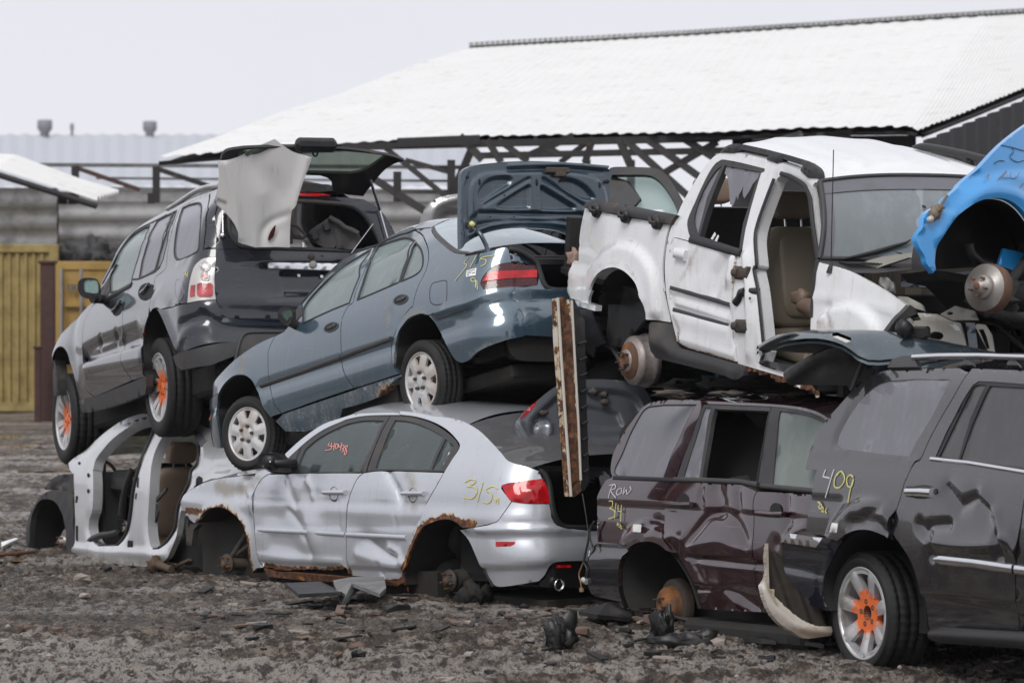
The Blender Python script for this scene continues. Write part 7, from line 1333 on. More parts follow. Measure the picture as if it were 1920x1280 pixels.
b = MB(); panel(b, c, wo_, [w1[::-1], w2[::-1]], off=-.004, gap=.001, h=.04, rim=.03); b.build('window_frame', M['trim'], T)
b = MB(); panel(b, c, w1, off=-.014, h=.07, rim=0); panel(b, c, w2, off=-.014, h=.07, rim=0); b.build('rear_side_window', M['glassT'], T)
b = MB(); ribbon(b, c, a5((1212, 858), (1500, 888), (1920, 958), (2100, 988)), .025, .012, .002); b.build('chrome_waist_strip', M['chrome'], RD)
b = MB(); ribbon(b, c, a7((368, 665), (600, 690), (838, 725)), .055, .016, .004, wf=lambda t: min(1, .4 + t * 9)); b.build('chrome_side_strip', M['chrome'], RD); b = MB(); ribbon(b, c, a7((852, 728), (1100, 755), (1400, 790)), .055, .016, .004); b.build('chrome_side_strip', M['chrome'], FD)
b = MB(); ribbon(b, c, a7((215, 262), (290, 262), (365, 268)), .062, .035, .008, h=.02, prof=[(-1, -.4), (-.9, .6), (-.3, 1), (.3, 1), (.9, .6), (1, -.4)]); b.build('door_handle', M['chrome'], RD); b = MB(); panel(b, c, arc_px(a7((288, 262))[0], 28, 13, 0, 350, 26, -3), off=.003, h=.03, rim=.003); b.build('handle_recess', M['gasket'], RD)
b = MB(); bp = a6((430, 424), (305, 405), (205, 403)) + C(a6((170, 435), (155, 520), (148, 650), (165, 740), (200, 795), (300, 845), (440, 895)), 3) + arch[1:16]
panel(b, c, bp, gap=.003, h=.03, rim=.05, disp=both(emboss(c, [(a6((100, 360), (560, 420), (470, 520), (150, 480)), .015, .02)]), dents(c, [(a6((160, 600), (400, 650)), .03, -.01), (a6((380, 660), (385, 800)), .02, -.01)])), attrs={'dirt': att(c, [(a6((160, 480), (480, 520)), .04, .45)])}); BU = b.build('rear_bumper', M['black'], T)
b = MB(); panel(b, c, a6((205, 400), (430, 432), (388, 490), (165, 457), (175, 420)), off=.02, h=.03, rim=.02); b.build('bumper_chrome', M['chrome'], BU)
b = MB(); tube(b, [c.W(*q, .06) for q in a7((345, 1120), (400, 1120), (900, 1150), (1400, 1190))], [.03, .045, .045, .045], 14); b.build('side_step', M['trim'], T)
E = c.P(c.invs(gut[14:]), .0); b = MB(); across(b, c, E, .07, 2.8); b.build('roof', SM, T)
b = MB(); tube(b, [c.W(*q, .02) for q in a5((1095, 97), (1300, 88), (1600, 86), (1920, 95), (2300, 110))], .02, 10); RR = b.build('roof_rail', M['chrome'], T)
b = MB(); panel(b, c, a5((893, 172), (925, 112), (1000, 87), (1095, 84), (1115, 150), (1125, 168)), off=.02, h=.04, rim=.05); b.build('rail_foot', M['greytrim'], RR)
for x in (1455, 1800): b = MB(); panel(b, c, a5((x, 150), (x + 15, 112), (x + 60, 108), (x + 85, 150)), off=.015, h=.04, rim=.05); b.build('rail_foot', M['greytrim'], RR)
well(T, c, arch, .55); wheel(T, c.L(0, .865, 0), c.ax, c.ay, c.az, .357, .27, .262, 'seven', M['rimor'], .22)
b = MB(); cbox(b, c, (-.8, 3.2), (-.8, .7), (-.1, .05)); tube(b, [c.L(0, .7, 0), c.L(0, -.7, 0)], .06); b.build('underbody', M['under'], T); wheel(T, c.L(0, -.865, 0), c.ax, -c.ay, c.az, .357, .27, .262, 'seven', M['rimor'], .5)
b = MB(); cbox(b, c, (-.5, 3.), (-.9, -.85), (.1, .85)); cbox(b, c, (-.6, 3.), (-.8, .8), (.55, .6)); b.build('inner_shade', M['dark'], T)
text_strokes('marker_writing', c, [a6((435, 0), (418, 45), (460, 55)), a6((488, 0), (460, 90), (433, 178))], 'wht', T, .009)
text_strokes('marker_writing', c, [C(a6((520, 15), (495, 50), (490, 105), (520, 115), (550, 80), (552, 40), (530, 12), (505, 40)), 4), C(a6((610, 50), (590, 35), (568, 60), (575, 105), (600, 105), (610, 60), (590, 130), (575, 208)), 4), C(a6((385, 205), (400, 215), (390, 240), (410, 245), (405, 215)), 3), C(a6((415, 235), (420, 250), (410, 262), (425, 268)), 3), C(a6((440, 245), (432, 265), (442, 275)), 3)], 'yel', T, .01)
b = MB(); panel(b, c, a6((470, 335), (510, 340), (500, 398), (455, 392)), off=.037, h=.05, rim=.001); b.build('paper_label', M['paper'], T)
# ---- torn cream bumper cover lying beside it
bp = Plane(at(1490, 1110, 21.0), np.array([.93, .36, 0]), np.array([0, .1, 1.]), rng=.8)
BT = thing('torn_bumper_cover', 'torn cream bumper cover curling beside the charcoal SUV rear wheel', 'bumper', tuple(at(1500, 1200, 21.0)))
z_ = m4; oc = C(z_((845, 503), (830, 620), (840, 720), (820, 800), (782, 850), (800, 930), (850, 1040), (930, 1140), (1050, 1220), (1150, 1265), (1340, 1240)), 3); ic = C(z_((1345, 1170), (1230, 1165), (1120, 1120), (1000, 1030), (900, 930), (850, 860)), 3)
b = MB(); panel(b, bp, jag(oc, .6, 3, 4) + jag(ic, 1.0, 4, 4), off=.02, h=.015, rim=.05, disp=dents(bp, [(C(z_((800, 880), (900, 1030), (1100, 1180), (1340, 1210)), 3), .03, .03)]), attrs={'dirt': att(bp, [(C(z_((850, 1100), (1000, 1220), (1340, 1230)), 3), .09, 1.), (z_((845, 503), (820, 800), (900, 1000)), .05, .8)])}); b.build('bumper_skin', M['offwhite'], BT)
b = MB(); panel(b, bp, C(z_((852, 540), (950, 600), (1000, 760), (1100, 900), (1340, 1050)), 3) + z_((1345, 1190), (1120, 1130), (900, 950), (840, 840), (845, 720)), off=-.03, h=.02, rim=.03, disp=lambda V: .02 * np.sin(V[:, 0] * 60 + V[:, 1] * 20)); b.build('bumper_inside', plain('grimy_bumper_back', (.025, .02, .016), .7, var=.7, sc=30, bump=.5, dirt=.3, dirtc=(.1, .075, .045)), BT)
b = MB(); panel(b, bp, z_((868, 868), (905, 870), (900, 960), (866, 950)), off=.03, h=.02, rim=.02); b.build('mounting_tab', plain('bare_tab', (.45, .36, .24), .7), BT)
# ================================================================ dark hatchback with raised tailgate behind the charcoal SUV
h6 = Z(1500, 460, 4.571); a5 = Z(1450, 650, 4.085)
HT = thing('dark_hatchback', 'dark hatchback behind the charcoal SUV, only its roof and raised tailgate showing', 'car', tuple(at(1740, 1080, 22.2)))
def gridpx(rows, crown=.0, n=8):
    R = []
    for r in rows: R.append(np.array([at(x, y, d) for x, y, d in r]))
    out = []
    for i in range(len(R) - 1):
        for k in range(n): t = k / n; out.append(R[i] * (1 - t) + R[i + 1] * t)
    out.append(R[-1]); out = np.array(out); m = len(out)
    for i in range(m): t = 2 * i / (m - 1) - 1; out[i][:, 2] += crown * (1 - t * t)
    return out
def cat3(r): a = C([(p[0], p[1]) for p in r], 3); d = C([(p[2], 0) for p in r], 3); return [(x, y, q[0]) for (x, y), q in zip(a, d)]
fr = cat3([(1418, 656, 21.3), (1450, 634, 21.35), (1500, 624, 21.3), (1560, 618, 21.2), (1640, 619, 21.05), (1700, 626, 20.95), (1780, 642, 20.9), (1880, 672, 20.85)]); nr = cat3([(1424, 658, 21.15), (1470, 640, 21.1), (1530, 634, 21.0), (1580, 646, 20.95), (1627, 674, 20.9), (1700, 670, 20.75), (1780, 668, 20.7), (1900, 676, 20.6)])
g_ = gridpx([fr, nr], .03); b = MB(); loft(b, list(g_)); loft(b, [r - np.array([0, 0, .03]) for r in g_]); b.build('roof', paint('dark_teal_paint', (.05, .07, .085), metal=.4, rough=.22, dirt=.25, dirtc=(.2, .21, .21)), HT)
hp = Plane(at(1560, 670, 21.1), np.array([.95, -.1, 0]), np.array([.1, -.2, 1.]), rng=.9)
def hz(nm, px, m, off=0, h=.03, rim=.04, dsp=None): b = MB(); panel(b, hp, px, off=off, h=h, rim=rim, disp=dsp); return b.build(nm, M[m], HT)
hz('tailgate_skin', C(h6((-360, 890), (-300, 850), (-200, 800), (-80, 765), (60, 775), (200, 810), (330, 870), (470, 950), (580, 1010), (640, 1080)), 2) + h6((600, 1085), (540, 1020), (420, 960), (300, 910), (200, 930), (0, 920), (-200, 905)), 'trim', .0)
lobe = C(a5((75, 215), (110, 180), (200, 128), (330, 52), (430, 8), (500, 5), (600, 40), (690, 100), (760, 160)), 3) + a5((770, 200), (720, 260), (640, 310), (600, 335), (560, 295), (300, 295), (130, 292), (95, 250))
hz('tailgate_trim', lobe, 'trim', .03, .03, .08, dents(hp, [(C(a5((110, 240), (280, 110), (430, 30), (560, 40)), 3), .035, .03)]))
b = MB(); tube(b, [hp.W(*a5((680, 112))[0], .06), hp.W(*a5((598, 325))[0], .02)], .014, 8); b.build('gas_strut', M['greytrim'], HT)
hz('side_panel', a5((740, 95), (900, 85), (1120, 95), (1120, 200), (800, 215), (780, 190)), 'bluein', -.02)
b = MB(); P = at(1713, 624, 20.9); box(b, P, unit([.8, -.5, 0]), unit([.5, .8, 0]), np.array([0, 0, 1.]), (-.1, .1), (-.03, .03), (-.03, .04), bev=.012); blob(b, P + np.array([-.06, -.05, .03]), (.05, .05, .05), 3, 7, rough=.15); b.build('wiper_pivot', M['trim'], HT)
for nm, px in (('paper_strip', h6((278, 768), (320, 762), (438, 808), (395, 822))),): b = MB(); P = [at(x, y, 20.95) + np.array([0, 0, .012]) for x, y in px]; b.add(P + [p - np.array([0, 0, .02]) for p in P], [(0, 1, 2, 3), (0, 1, 5, 4), (1, 2, 6, 5), (2, 3, 7, 6), (3, 0, 4, 7)], smooth=False); b.build(nm, M['paper'], HT)
b = MB(); P = at(1781, 681, 20.6); box(b, P, unit([1, -.2, 0]), unit([.2, 1, 0]), np.array([0, 0, 1.]), (-.09, .07), (-.02, .02), (-.012, .012), bev=.008); b.build('high_brake_light', M['red'], HT)
b = MB(); box(b, at(1700, 900, 23.2), unit([.6, -.8, 0]), unit([.8, .6, 0]), np.array([0, 0, 1.]), (-.2, 1.6), (.0, .8), (-.5, .5), bev=.05); b.build('lower_body', M['black'], HT)
# ================================================================ bright blue car on top at the far right
bz = Z(1700, 220, 2.909)
sp = Plane(at(1850, 450, 20.6), np.array([.78, .62, 0]), np.array([0, 0.1, 1.]), ku=-.22, kv=-.12, rng=1.3)
BT = thing('bright_blue_car', 'bright blue compact car, front end on a bare brake disc, perched at far right', 'car', tuple(at(1880, 640, 20.8)))
ar = C(bz((160, 832), (155, 790), (165, 700), (200, 620), (270, 530), (350, 470), (430, 445), (520, 450), (590, 490), (650, 560), (720, 680), (760, 800)), 3)
o = C(bz((900, -60), (760, -20), (640, 52), (510, 155), (400, 272), (330, 340), (260, 402), (210, 445)), 3) + C(bz((180, 485), (130, 505), (95, 530), (65, 600), (50, 655), (60, 710), (90, 760), (100, 800), (140, 850)), 3) + ar + bz((900, 820),)
b = MB(); panel(b, sp, o, h=.02, rim=.04, disp=both(dents(sp, [(C(bz((170, 650), (220, 560), (330, 440), (450, 405), (560, 420), (640, 470)), 3), .04, .02), (bz((520, 110), (700, 200)), .0001, 0), (C(bz((300, 375), (340, 335), (400, 310)), 2), .018, -.02), (C(bz((60, 610), (70, 590)), 2), .02, .02)]), emboss(sp, [(bz((200, 500), (275, 520), (160, 700), (150, 860), (40, 860), (40, 500)), .015, .02), (C(bz((400, 310), (470, 285), (640, 270), (900, 300)), 2) + bz((900, 900), (300, 900), (200, 600), (300, 400)), .03, .08)])), attrs={'dirt': att(sp, [(bz((80, 680), (100, 760)), .03, .5)])}); b.build('front_fender', M['sky'], BT)
b = MB(); E = sp.P(sp.invs(ar), -.02); nn = np.array([.62, -.78, 0]); back = np.array([-.1, .9, 0]) * .6; loft(b, [E, E + back]); b.add(E + back, [tuple(range(len(E)))]); b.build('wheel_arch_liner', M['trim'], BT)
for q in (bz((195, 498), (275, 520)), bz((510, 152), (570, 165), (640, 185)), C(bz((570, 165), (580, 190), (560, 220), (600, 245), (640, 235)), 3), C(bz((475, 255), (500, 238), (530, 240)), 2)): b = MB(); ribbon(b, sp, q, .005, .001, .004 if q[0][0] < 1780 else .006); b.build('panel_seam', M['gasket'], BT)
W_ = [C(bz((430, 330), (450, 310), (440, 340)), 2), bz((500, 340), (545, 290)), C(bz((545, 300), (520, 330), (560, 330)), 2), C(bz((570, 300), (565, 330), (600, 330), (615, 300)), 2), C(bz((640, 360), (620, 380), (600, 410)), 2)]
text_strokes('marker_writing', sp, W_, 'copper', BT, .005, .034)
b = MB()
for (x, y), r in (((150, 530), .035), ((165, 505), .03), ((180, 490), .022)): blob(b, sp.W(*bz((x, y))[0], .03), (r, r, r * .8), x, 7, rough=.4)
tube(b, [sp.W(*bz(q)[0], .03) for q in ((150, 530), (165, 505), (185, 480), (210, 440), (220, 425))], .009, 6); b.build('torn_lamp_socket', plain('tan_plastic', (.18, .14, .1), .6, var=.5), BT)
b = MB(); P = sp.W(*bz((135, 552))[0], .04); lathe(b, P, unit([-.6, -.7, -.4]), [(.018, 0), (.02, .02), (.012, .035), (.001, .036)], 14); b.build('bulb', M['clear'], BT)
hc = at(1837, 537, 20.35); ay_ = unit([-.66, -.72, .12]); hub(BT, hc, ay_, 'rotor', .135, 'brake_disc', 5, .4)
b = MB(); lathe(b, hc - ay_ * .05, ay_, [(.137, 0), (.142, -.01), (.142, -.075), (.12, -.08), (.001, -.08)], 40); b.build('drum_rim', M['rust'], BT)
b = MB(); panel(b, sp, bz((530, 715), (640, 740), (700, 770), (690, 830), (590, 838), (500, 805)), off=-.2, h=.04, rim=.02); b.build('inner_wing_patch', M['sky'], BT)
b = MB(); S_ = lambda x, y, o_: sp.W(*bz((x, y))[0], o_)
tube(b, [S_(430, 920, -.1), S_(560, 960, -.2), S_(800, 1000, -.25)], .06, 10); tube(b, [S_(640, 800, -.1), S_(560, 900, -.1), S_(500, 1000, -.08)], .03, 8); tube(b, [S_(700, 600, -.25), S_(620, 850, -.2)], .06, 10); blob(b, S_(480, 1000, -.15), (.15, .2, .1), 5, 8, rough=.4); blob(b, S_(700, 1030, -.3), (.35, .3, .1), 6, 8, rough=.3)
tube(b, [S_(440, 1060, -.05), S_(600, 1090, -.05), S_(760, 1090, -.05)], .03, 8); b.build('suspension', M['under'], BT)
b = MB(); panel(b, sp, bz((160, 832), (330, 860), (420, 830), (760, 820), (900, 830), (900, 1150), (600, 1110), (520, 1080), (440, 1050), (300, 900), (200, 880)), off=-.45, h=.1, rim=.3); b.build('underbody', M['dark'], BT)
b = MB(); tube(b, [S_(340, 690, -.25), S_(350, 740, -.25), S_(400, 790, -.25), S_(460, 800, -.25)], .03, 8); b.build('brake_hose', M['trim'], BT)
# ================================================================ older cars behind the boot lid
RT = thing('grey_hatchback', 'grey car behind the blue boot lid with its rounded tailgate raised', 'car', tuple(at(840, 470, 31)))
rp = Plane(at(830, 400, 31), np.array([1, .1, 0]), np.array([0, .1, 1.]), rng=1.)
zb = Z(700, 200, 2.909); gl = C(zb((245, 665), (265, 600), (290, 540), (340, 505), (400, 485), (480, 472)), 3) + zb((600, 470), (600, 700), (480, 690))
b = MB(); panel(b, rp, gl, h=.03, rim=.05, disp=both(dents(rp, [(C(zb((300, 660), (320, 580), (370, 530), (470, 500)), 2), .03, .03)]), emboss(rp, [(C(zb((330, 680), (350, 600), (400, 560), (480, 555)), 2) + zb((600, 700),), -.04, .04)]))); b.build('tailgate', paint('pale_grey_paint', (.2, .2, .2), metal=.3, dirt=.2), RT)
b = MB(); box(b, at(850, 450, 31.5), np.array([1, 0, 0]), np.array([0, 1, 0]), np.array([0, 0, 1.]), (-.25, 1.0), (0, 1.5), (-.9, -.05), bev=.05); b.build('body', M['greytrim'], RT)
VT = thing('grey_van', 'grey vehicle behind the pickup bed, its empty windscreen frame showing', 'van', tuple(at(1200, 470, 30)))
vp = Plane(at(1200, 370, 30), np.array([1, -.1, 0]), np.array([0, .25, 1.]), rng=1.3)
vo = C(zb((1290, 335), (1330, 328), (1450, 330), (1530, 335), (1580, 355), (1620, 400), (1670, 480), (1720, 570)), 3) + zb((1720, 700), (1250, 700), (1270, 400)); vi = C(zb((1300, 372), (1480, 372), (1540, 390), (1590, 440), (1640, 520), (1665, 590)), 3) + zb((1500, 590), (1420, 545), (1460, 500), (1380, 410), (1295, 400))
b = MB(); panel(b, vp, vo, [vi[::-1]], h=.06, rim=.08); b.build('cab_frame', M['greytrim'], VT)
b = MB(); panel(b, vp, vi, off=-.15, h=.1, rim=0); b.build('windscreen', glass('green_screen', (.4, .5, .47), .35, (.5, .62, .6)), VT)
b = MB(); panel(b, vp, zb((1300, 375), (1400, 410), (1460, 500), (1420, 545), (1300, 520)), off=-.1, h=.1, rim=.05); b.build('seat_back', M['greytrim'], VT)
b = MB(); box(b, at(1200, 560, 30.3), np.array([1, 0, 0]), np.array([0, 1, 0]), np.array([0, 0, 1.]), (-.8, 1.1), (0, 2.5), (-1.9, .32), bev=.05); b.build('body', M['greytrim'], VT)
KT = thing('crushed_car', 'flattened dark car pressed between the pickup and the maroon roof', 'car', tuple(at(1350, 735, 23.9)))
b = MB()
for (x, y), r, m in (((1348, 718), (.12, .1, .05), 0), ((1290, 722), (.2, .15, .03), 1), ((1420, 722), (.35, .2, .035), 1)): blob(b, at(x, y, 24.6 - (x - 1150) * .003), r, x, 8, m, rough=.6)
for i in range(14): x = rnd.uniform(1230, 1530); P = at(x, 724 + rnd.uniform(-10, 10), 24.2); tube(b, [P, P + np.array([rnd.uniform(-.2, .2), rnd.uniform(-.3, .3), rnd.uniform(-.04, .05)])], .012, 5, 1)
b.build('wreckage', [M['bluein'], M['under']], KT)
# ================================================================ shed, warehouse, containers
def wallmat(name, col, var=.2, dirt=.3, rough=.6, metal=0): return plain(name, col, rough, metal=metal, var=var, sc=1.2, dirt=dirt, dirtc=tuple(x * .45 for x in col))
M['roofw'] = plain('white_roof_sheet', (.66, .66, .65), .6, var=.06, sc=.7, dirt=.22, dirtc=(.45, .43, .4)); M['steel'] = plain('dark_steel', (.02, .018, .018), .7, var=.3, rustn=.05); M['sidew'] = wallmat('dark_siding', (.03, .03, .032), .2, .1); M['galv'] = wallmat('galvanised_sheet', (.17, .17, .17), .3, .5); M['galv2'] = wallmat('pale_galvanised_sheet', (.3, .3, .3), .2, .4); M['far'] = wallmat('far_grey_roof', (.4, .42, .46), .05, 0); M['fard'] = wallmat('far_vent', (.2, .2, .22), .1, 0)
M['must'] = wallmat('mustard_container_paint', (.34, .26, .10), .15, .5); M['ochre'] = wallmat('ochre_container_paint', (.42, .27, .08), .15, .3); M['rpost'] = plain('brown_rust', (.07, .035, .03), .8, var=.4)
def onplane(P0, P1, P2, px):
    n = np.cross(P1 - P0, P2 - P0); r = ray(*px); o = np.array([0, 0, CAMH]); return o + r * (((P0 - o) @ n) / (r @ n))
P0, P1, P2 = at(290, 295, 46), at(1700, 240, 43), at(880, 88, 60)
ST = thing('open_shed', 'large open shed with a white corrugated roof on dark steel trusses, behind the cars', 'shed', (3, 50, 0))
ev = [onplane(P0, P1, P2, q) for q in ((290, 296), (560, 274), (860, 257), (1100, 252), (1340, 249), (1520, 240), (1705, 238), (1722, 245), (1830, 203), (1920, 166), (2140, 75))]
rg = [onplane(P0, P1, P2, q) for q in ((880, 88), (980, 82), (1130, 74), (1300, 64), (1470, 53), (1640, 42), (1850, 28), (1870, 27), (1950, 22), (2020, 17), (2200, 6))]
def resample(L, n):
    L = np.array(L); d = np.r_[0, np.cumsum(np.linalg.norm(np.diff(L, axis=0), axis=1))]; t = np.linspace(0, d[-1], n); return np.stack([np.interp(t, d, L[:, i]) for i in range(3)], 1)
def pair(A, B, n):
    A = np.array(A); B = np.array(B); d = np.r_[0, np.cumsum(np.linalg.norm(np.diff(A, axis=0), axis=1))]; t = np.linspace(0, d[-1], n); f = lambda L: np.stack([np.interp(t, d, L[:, i]) for i in range(3)], 1); return f(A), f(B)
N_ = 420; A_, B_ = pair(ev, rg, N_); up = np.array([0, 0, 1.])
off = np.array([(.013 if i % 4 in (1, 2) else -.0) for i in range(N_)])
rows = []
for t in np.linspace(0, 1, 7): rows.append(A_ * (1 - t) + B_ * t + up * (off + .02 * np.sin(t * 23))[:, None])
jit = np.array([rnd.uniform(-.1, .1) if (i // 4) % 3 == 0 else rnd.uniform(-.03, .03) for i in range(N_)]); rows[0] = rows[0] + (A_ - B_) / np.linalg.norm(A_ - B_, axis=1)[:, None] * jit[:, None]
b = MB(); loft(b, rows, smooth=False); b.build('roof', M['roofw'], ST)
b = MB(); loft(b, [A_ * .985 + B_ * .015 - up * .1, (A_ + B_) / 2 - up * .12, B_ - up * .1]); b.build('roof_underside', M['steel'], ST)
b = MB(); C1 = resample(rg, 130)
for i in range(129): box(b, C1[i], unit(C1[i + 1] - C1[i]), np.array([0, 1, 0]), up, (0, .07), (-.2, .1), (0, .06))
tube(b, C1, .02, 6); b.build('ridge_cap', M['galv2'], ST, 'scalloped grey ridge cap')
b = MB(); rr = [A_[k] * .99 + B_[k] * .01 - up * .09 for k in range(0, N_, 6)]; tube(b, rr, .03, 6); b.build('eave_beam', M['steel'], ST)
Q0, Q1 = at(290, 300, 46.6), at(1700, 244, 43.6); vpn = lambda q: onplane(Q0, Q1, Q0 + up, q)
def bar(p, q, r, nm='truss_member'): b = MB(); A, B = vpn(p), vpn(q); d = unit(B - A); s = unit(np.cross(d, [0, 1, 0])); box(b, A, d, np.array([0, 1, 0]), s, (0, np.linalg.norm(B - A)), (-r, r), (-r, r)); b.build(nm, M['steel'], ST)
for p, q, r in (((640, 276), (1350, 259), .045), ((900, 292), (1420, 281), .04), ((892, 262), (845, 372), .05), ((913, 262), (940, 305), .045), ((1112, 258), (1097, 305), .045), ((1160, 258), (1184, 315), .05), ((712, 269), (836, 368), .035), ((700, 335), (800, 398), .05), ((934, 262), (990, 303), .04), ((1075, 255), (995, 290), .045), ((1050, 305), (1108, 262), .035), ((1172, 262), (1290, 368), .045), ((1214, 262), (1320, 338), .045), ((1345, 266), (1246, 324), .045), ((1440, 262), (1345, 310), .045), ((1285, 262), (1400, 335), .045), ((745, 268), (900, 262), .06), ((760, 300), (850, 325), .03), ((1000, 262), (1050, 290), .04), ((862, 255), (905, 300), .05), ((745, 322), (745, 378), .05)): bar(p, q, r)
for x in (846, 1100, 1183, 1420, 1700): 
    A = vpn((x, 300)); b = MB(); box(b, A, np.array([1, 0, 0]), np.array([0, 1, 0]), up, (-.05, .05), (-.05, .05), (-A[2] - .1, .0)); b.build('post', M['steel'], ST)
# interior darkness painted as a dark sheet, and the side wall
b = MB(); w0, w1 = vpn((1375, 256)) + np.array([0, .25, 0]), vpn((1722, 252)) + np.array([0, .25, 0]); V = [w0, w1, w1 - up * 4, w0 - up * 4]; b.add(V, [(0, 1, 2, 3)]); b.build('interior_dark_sheet', M['sidew'], ST)
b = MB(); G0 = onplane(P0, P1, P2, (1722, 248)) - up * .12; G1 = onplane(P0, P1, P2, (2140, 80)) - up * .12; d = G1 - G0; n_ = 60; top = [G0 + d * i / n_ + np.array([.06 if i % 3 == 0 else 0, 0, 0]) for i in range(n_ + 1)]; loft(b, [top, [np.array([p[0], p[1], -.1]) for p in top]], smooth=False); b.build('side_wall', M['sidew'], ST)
b = MB(); tube(b, [at(1700, 300, 43.2), at(1800, 268, 44.5), at(1885, 240, 46)], .05, 6); b.build('wall_rail', M['galv'], ST)
for px in (((1448, 262), (1500, 245), (1512, 270), (1465, 275)), ((1530, 250), (1600, 243), (1590, 262), (1540, 268)), ((1405, 255), (1440, 250), (1442, 262), (1410, 264))): b = MB(); V = [vpn(q) + np.array([0, -.1, 0]) for q in px]; b.add(V + [v + np.array([0, .04, 0]) for v in V], [(0, 1, 2, 3), (7, 6, 5, 4), (0, 4, 5, 1), (1, 5, 6, 2), (2, 6, 7, 3), (3, 7, 4, 0)], smooth=False); b.build('torn_sheet', M['galv'], ST)
# far warehouse
WT = thing('warehouse', 'long hazy grey warehouse with vents on its low roof, far at left', 'warehouse', (-12, 120, 0))
b = MB(); V = [at(-400, 352, 112), at(900, 352, 112), at(900, 254, 145), at(-400, 254, 145)]; k = 90; L0 = [V[0] + (V[1] - V[0]) * i / k + up * (.08 if i % 2 else 0) for i in range(k + 1)]; L1 = [V[3] + (V[2] - V[3]) * i / k + up * (.08 if i % 2 else 0) for i in range(k + 1)]; loft(b, [L0, L1], smooth=False); b.build('roof', M['far'], WT)
b = MB(); box(b, [0, 0, 0], [1, 0, 0], [0, 1, 0], up, (V[0][0], V[1][0]), (112.2, 145), (0, V[0][2] - .1)); b.build('wall', M['galv2'], WT)
for x, y0, h, w in ((84, 256, .25, .3), (281, 257, .22, .28), (135, 256, .1, .08)):
    P = at(x, y0, 143); b = MB(); lathe(b, P - up * .6, up, [(w * .6, 0), (w * .6, .75), (w * 1.0, .9), (w, 1. + h), (w * .5, 1.02 + h)], 8); b.build('roof_vent', M['fard'], WT)
# open steel frame
FT_ = thing('steel_frame', 'low open steel frame of posts, braces and pale rails behind the black SUV', 'frame', tuple(at(220, 440, 56)))
def fbar(p, q, r, m, nm, D=56): b = MB(); A, B = at(*p, D), at(*q, D); d = unit(B - A); s = unit(np.cross(d, [0, 1, 0])); box(b, A, d, np.array([0, 1, 0]), s, (0, np.linalg.norm(B - A)), (-r, r), (-r, r)); b.build(nm, M[m], FT_)
for x in (141, 293): fbar((x, 312), (x, 380), .055, 'steel', 'post')
fbar((141, 314), (262, 356), .035, 'rpost', 'brace'); fbar((293, 316), (415, 357), .04, 'steel', 'brace'); fbar((118, 360), (118, 382), .05, 'steel', 'post'); fbar((283, 362), (283, 382), .05, 'steel', 'post')
fbar((60, 309), (900, 314), .03, 'galv', 'rail', 56.5); fbar((180, 334), (900, 340), .02, 'galv', 'rail', 56.5); fbar((200, 355), (900, 360), .035, 'galv', 'rail', 56.5)
# corrugated walls
def hwall(nm, lab, x0, x1, y0, y1, D, m, pitch, tops=None):
    A, B = at(x0, y0, D), at(x1, y0, D); zb_ = at(x0, y1, D)[2]; T_ = thing(nm, lab, 'wall', tuple((A + B) / 2 * [1, 1, 0] + up * zb_)); b = MB(); n = int((A[2] - zb_) / pitch * 4); R = []
    for i in range(n + 1): z = A[2] - (A[2] - zb_) * i / n; o_ = .06 * math.sin(i * PI / 2); R.append([np.array([p[0], D + o_, z]) for p in (A, A * .7 + B * .3, A * .3 + B * .7, B)])
    loft(b, R); b.build('sheeting', M[m], T_)
    b = MB(); box(b, [0, 0, 0], [1, 0, 0], [0, 1, 0], up, (A[0], B[0]), (D + .1, D + .25), (zb_ - .3, A[2] - .02)); b.build('frame', M['steel'], T_)
hwall('corrugated_wall', 'dark grey horizontally corrugated metal wall above the mustard container', -300, 107, 352, 470, 62, 'galv', .34)
hwall('corrugated_wall', 'paler grey corrugated metal wall running on behind the cars', 108, 1000, 378, 560, 63, 'galv2', .34)
LT = thing('lean_to_roof', 'small pale corrugated lean-to roof slab sloping down at far left', 'roof', tuple(at(110, 380, 52)))
b = MB(); E0 = [at(-60, 318, 50), at(0, 318, 50), at(120, 356, 50), at(182, 376, 50)]; E1 = [at(-60, 292, 54), at(30, 297, 54), at(150, 342, 54), at(225, 364, 54)]; a_, b__ = pair(E0, E1, 60); R = []
for t in np.linspace(0, 1, 17): R.append(a_ * (1 - t) + b__ * t + up * (.07 * (int(t * 16) % 2)))
loft(b, R, smooth=False); b.build('roof_sheet', M['roofw'], LT); b = MB(); tube(b, [p - up * .08 for p in E0], .05, 6); b.build('edge_beam', M['steel'], LT)
for x in (118, 137): b = MB(); P = at(x, 362, 51); box(b, P, [1, 0, 0], [0, 1, 0], up, (-.06, .06), (-.06, .06), (-.16, 0)); b.build('post', M['steel'], LT)
PT = thing('scrap_heap', 'low dark heap of scrap sheets in front of the pale corrugated wall', 'scrap heap', tuple(at(200, 500, 61)))
b = MB(); 
for i in range(9): blob(b, at(140 + i * 14, 492 - 10 * math.sin(i * .7) - i * 1.5, 61), (.35, .3, .22), i, 7, rough=.5)
b.build('sheets', M['sidew'], PT)
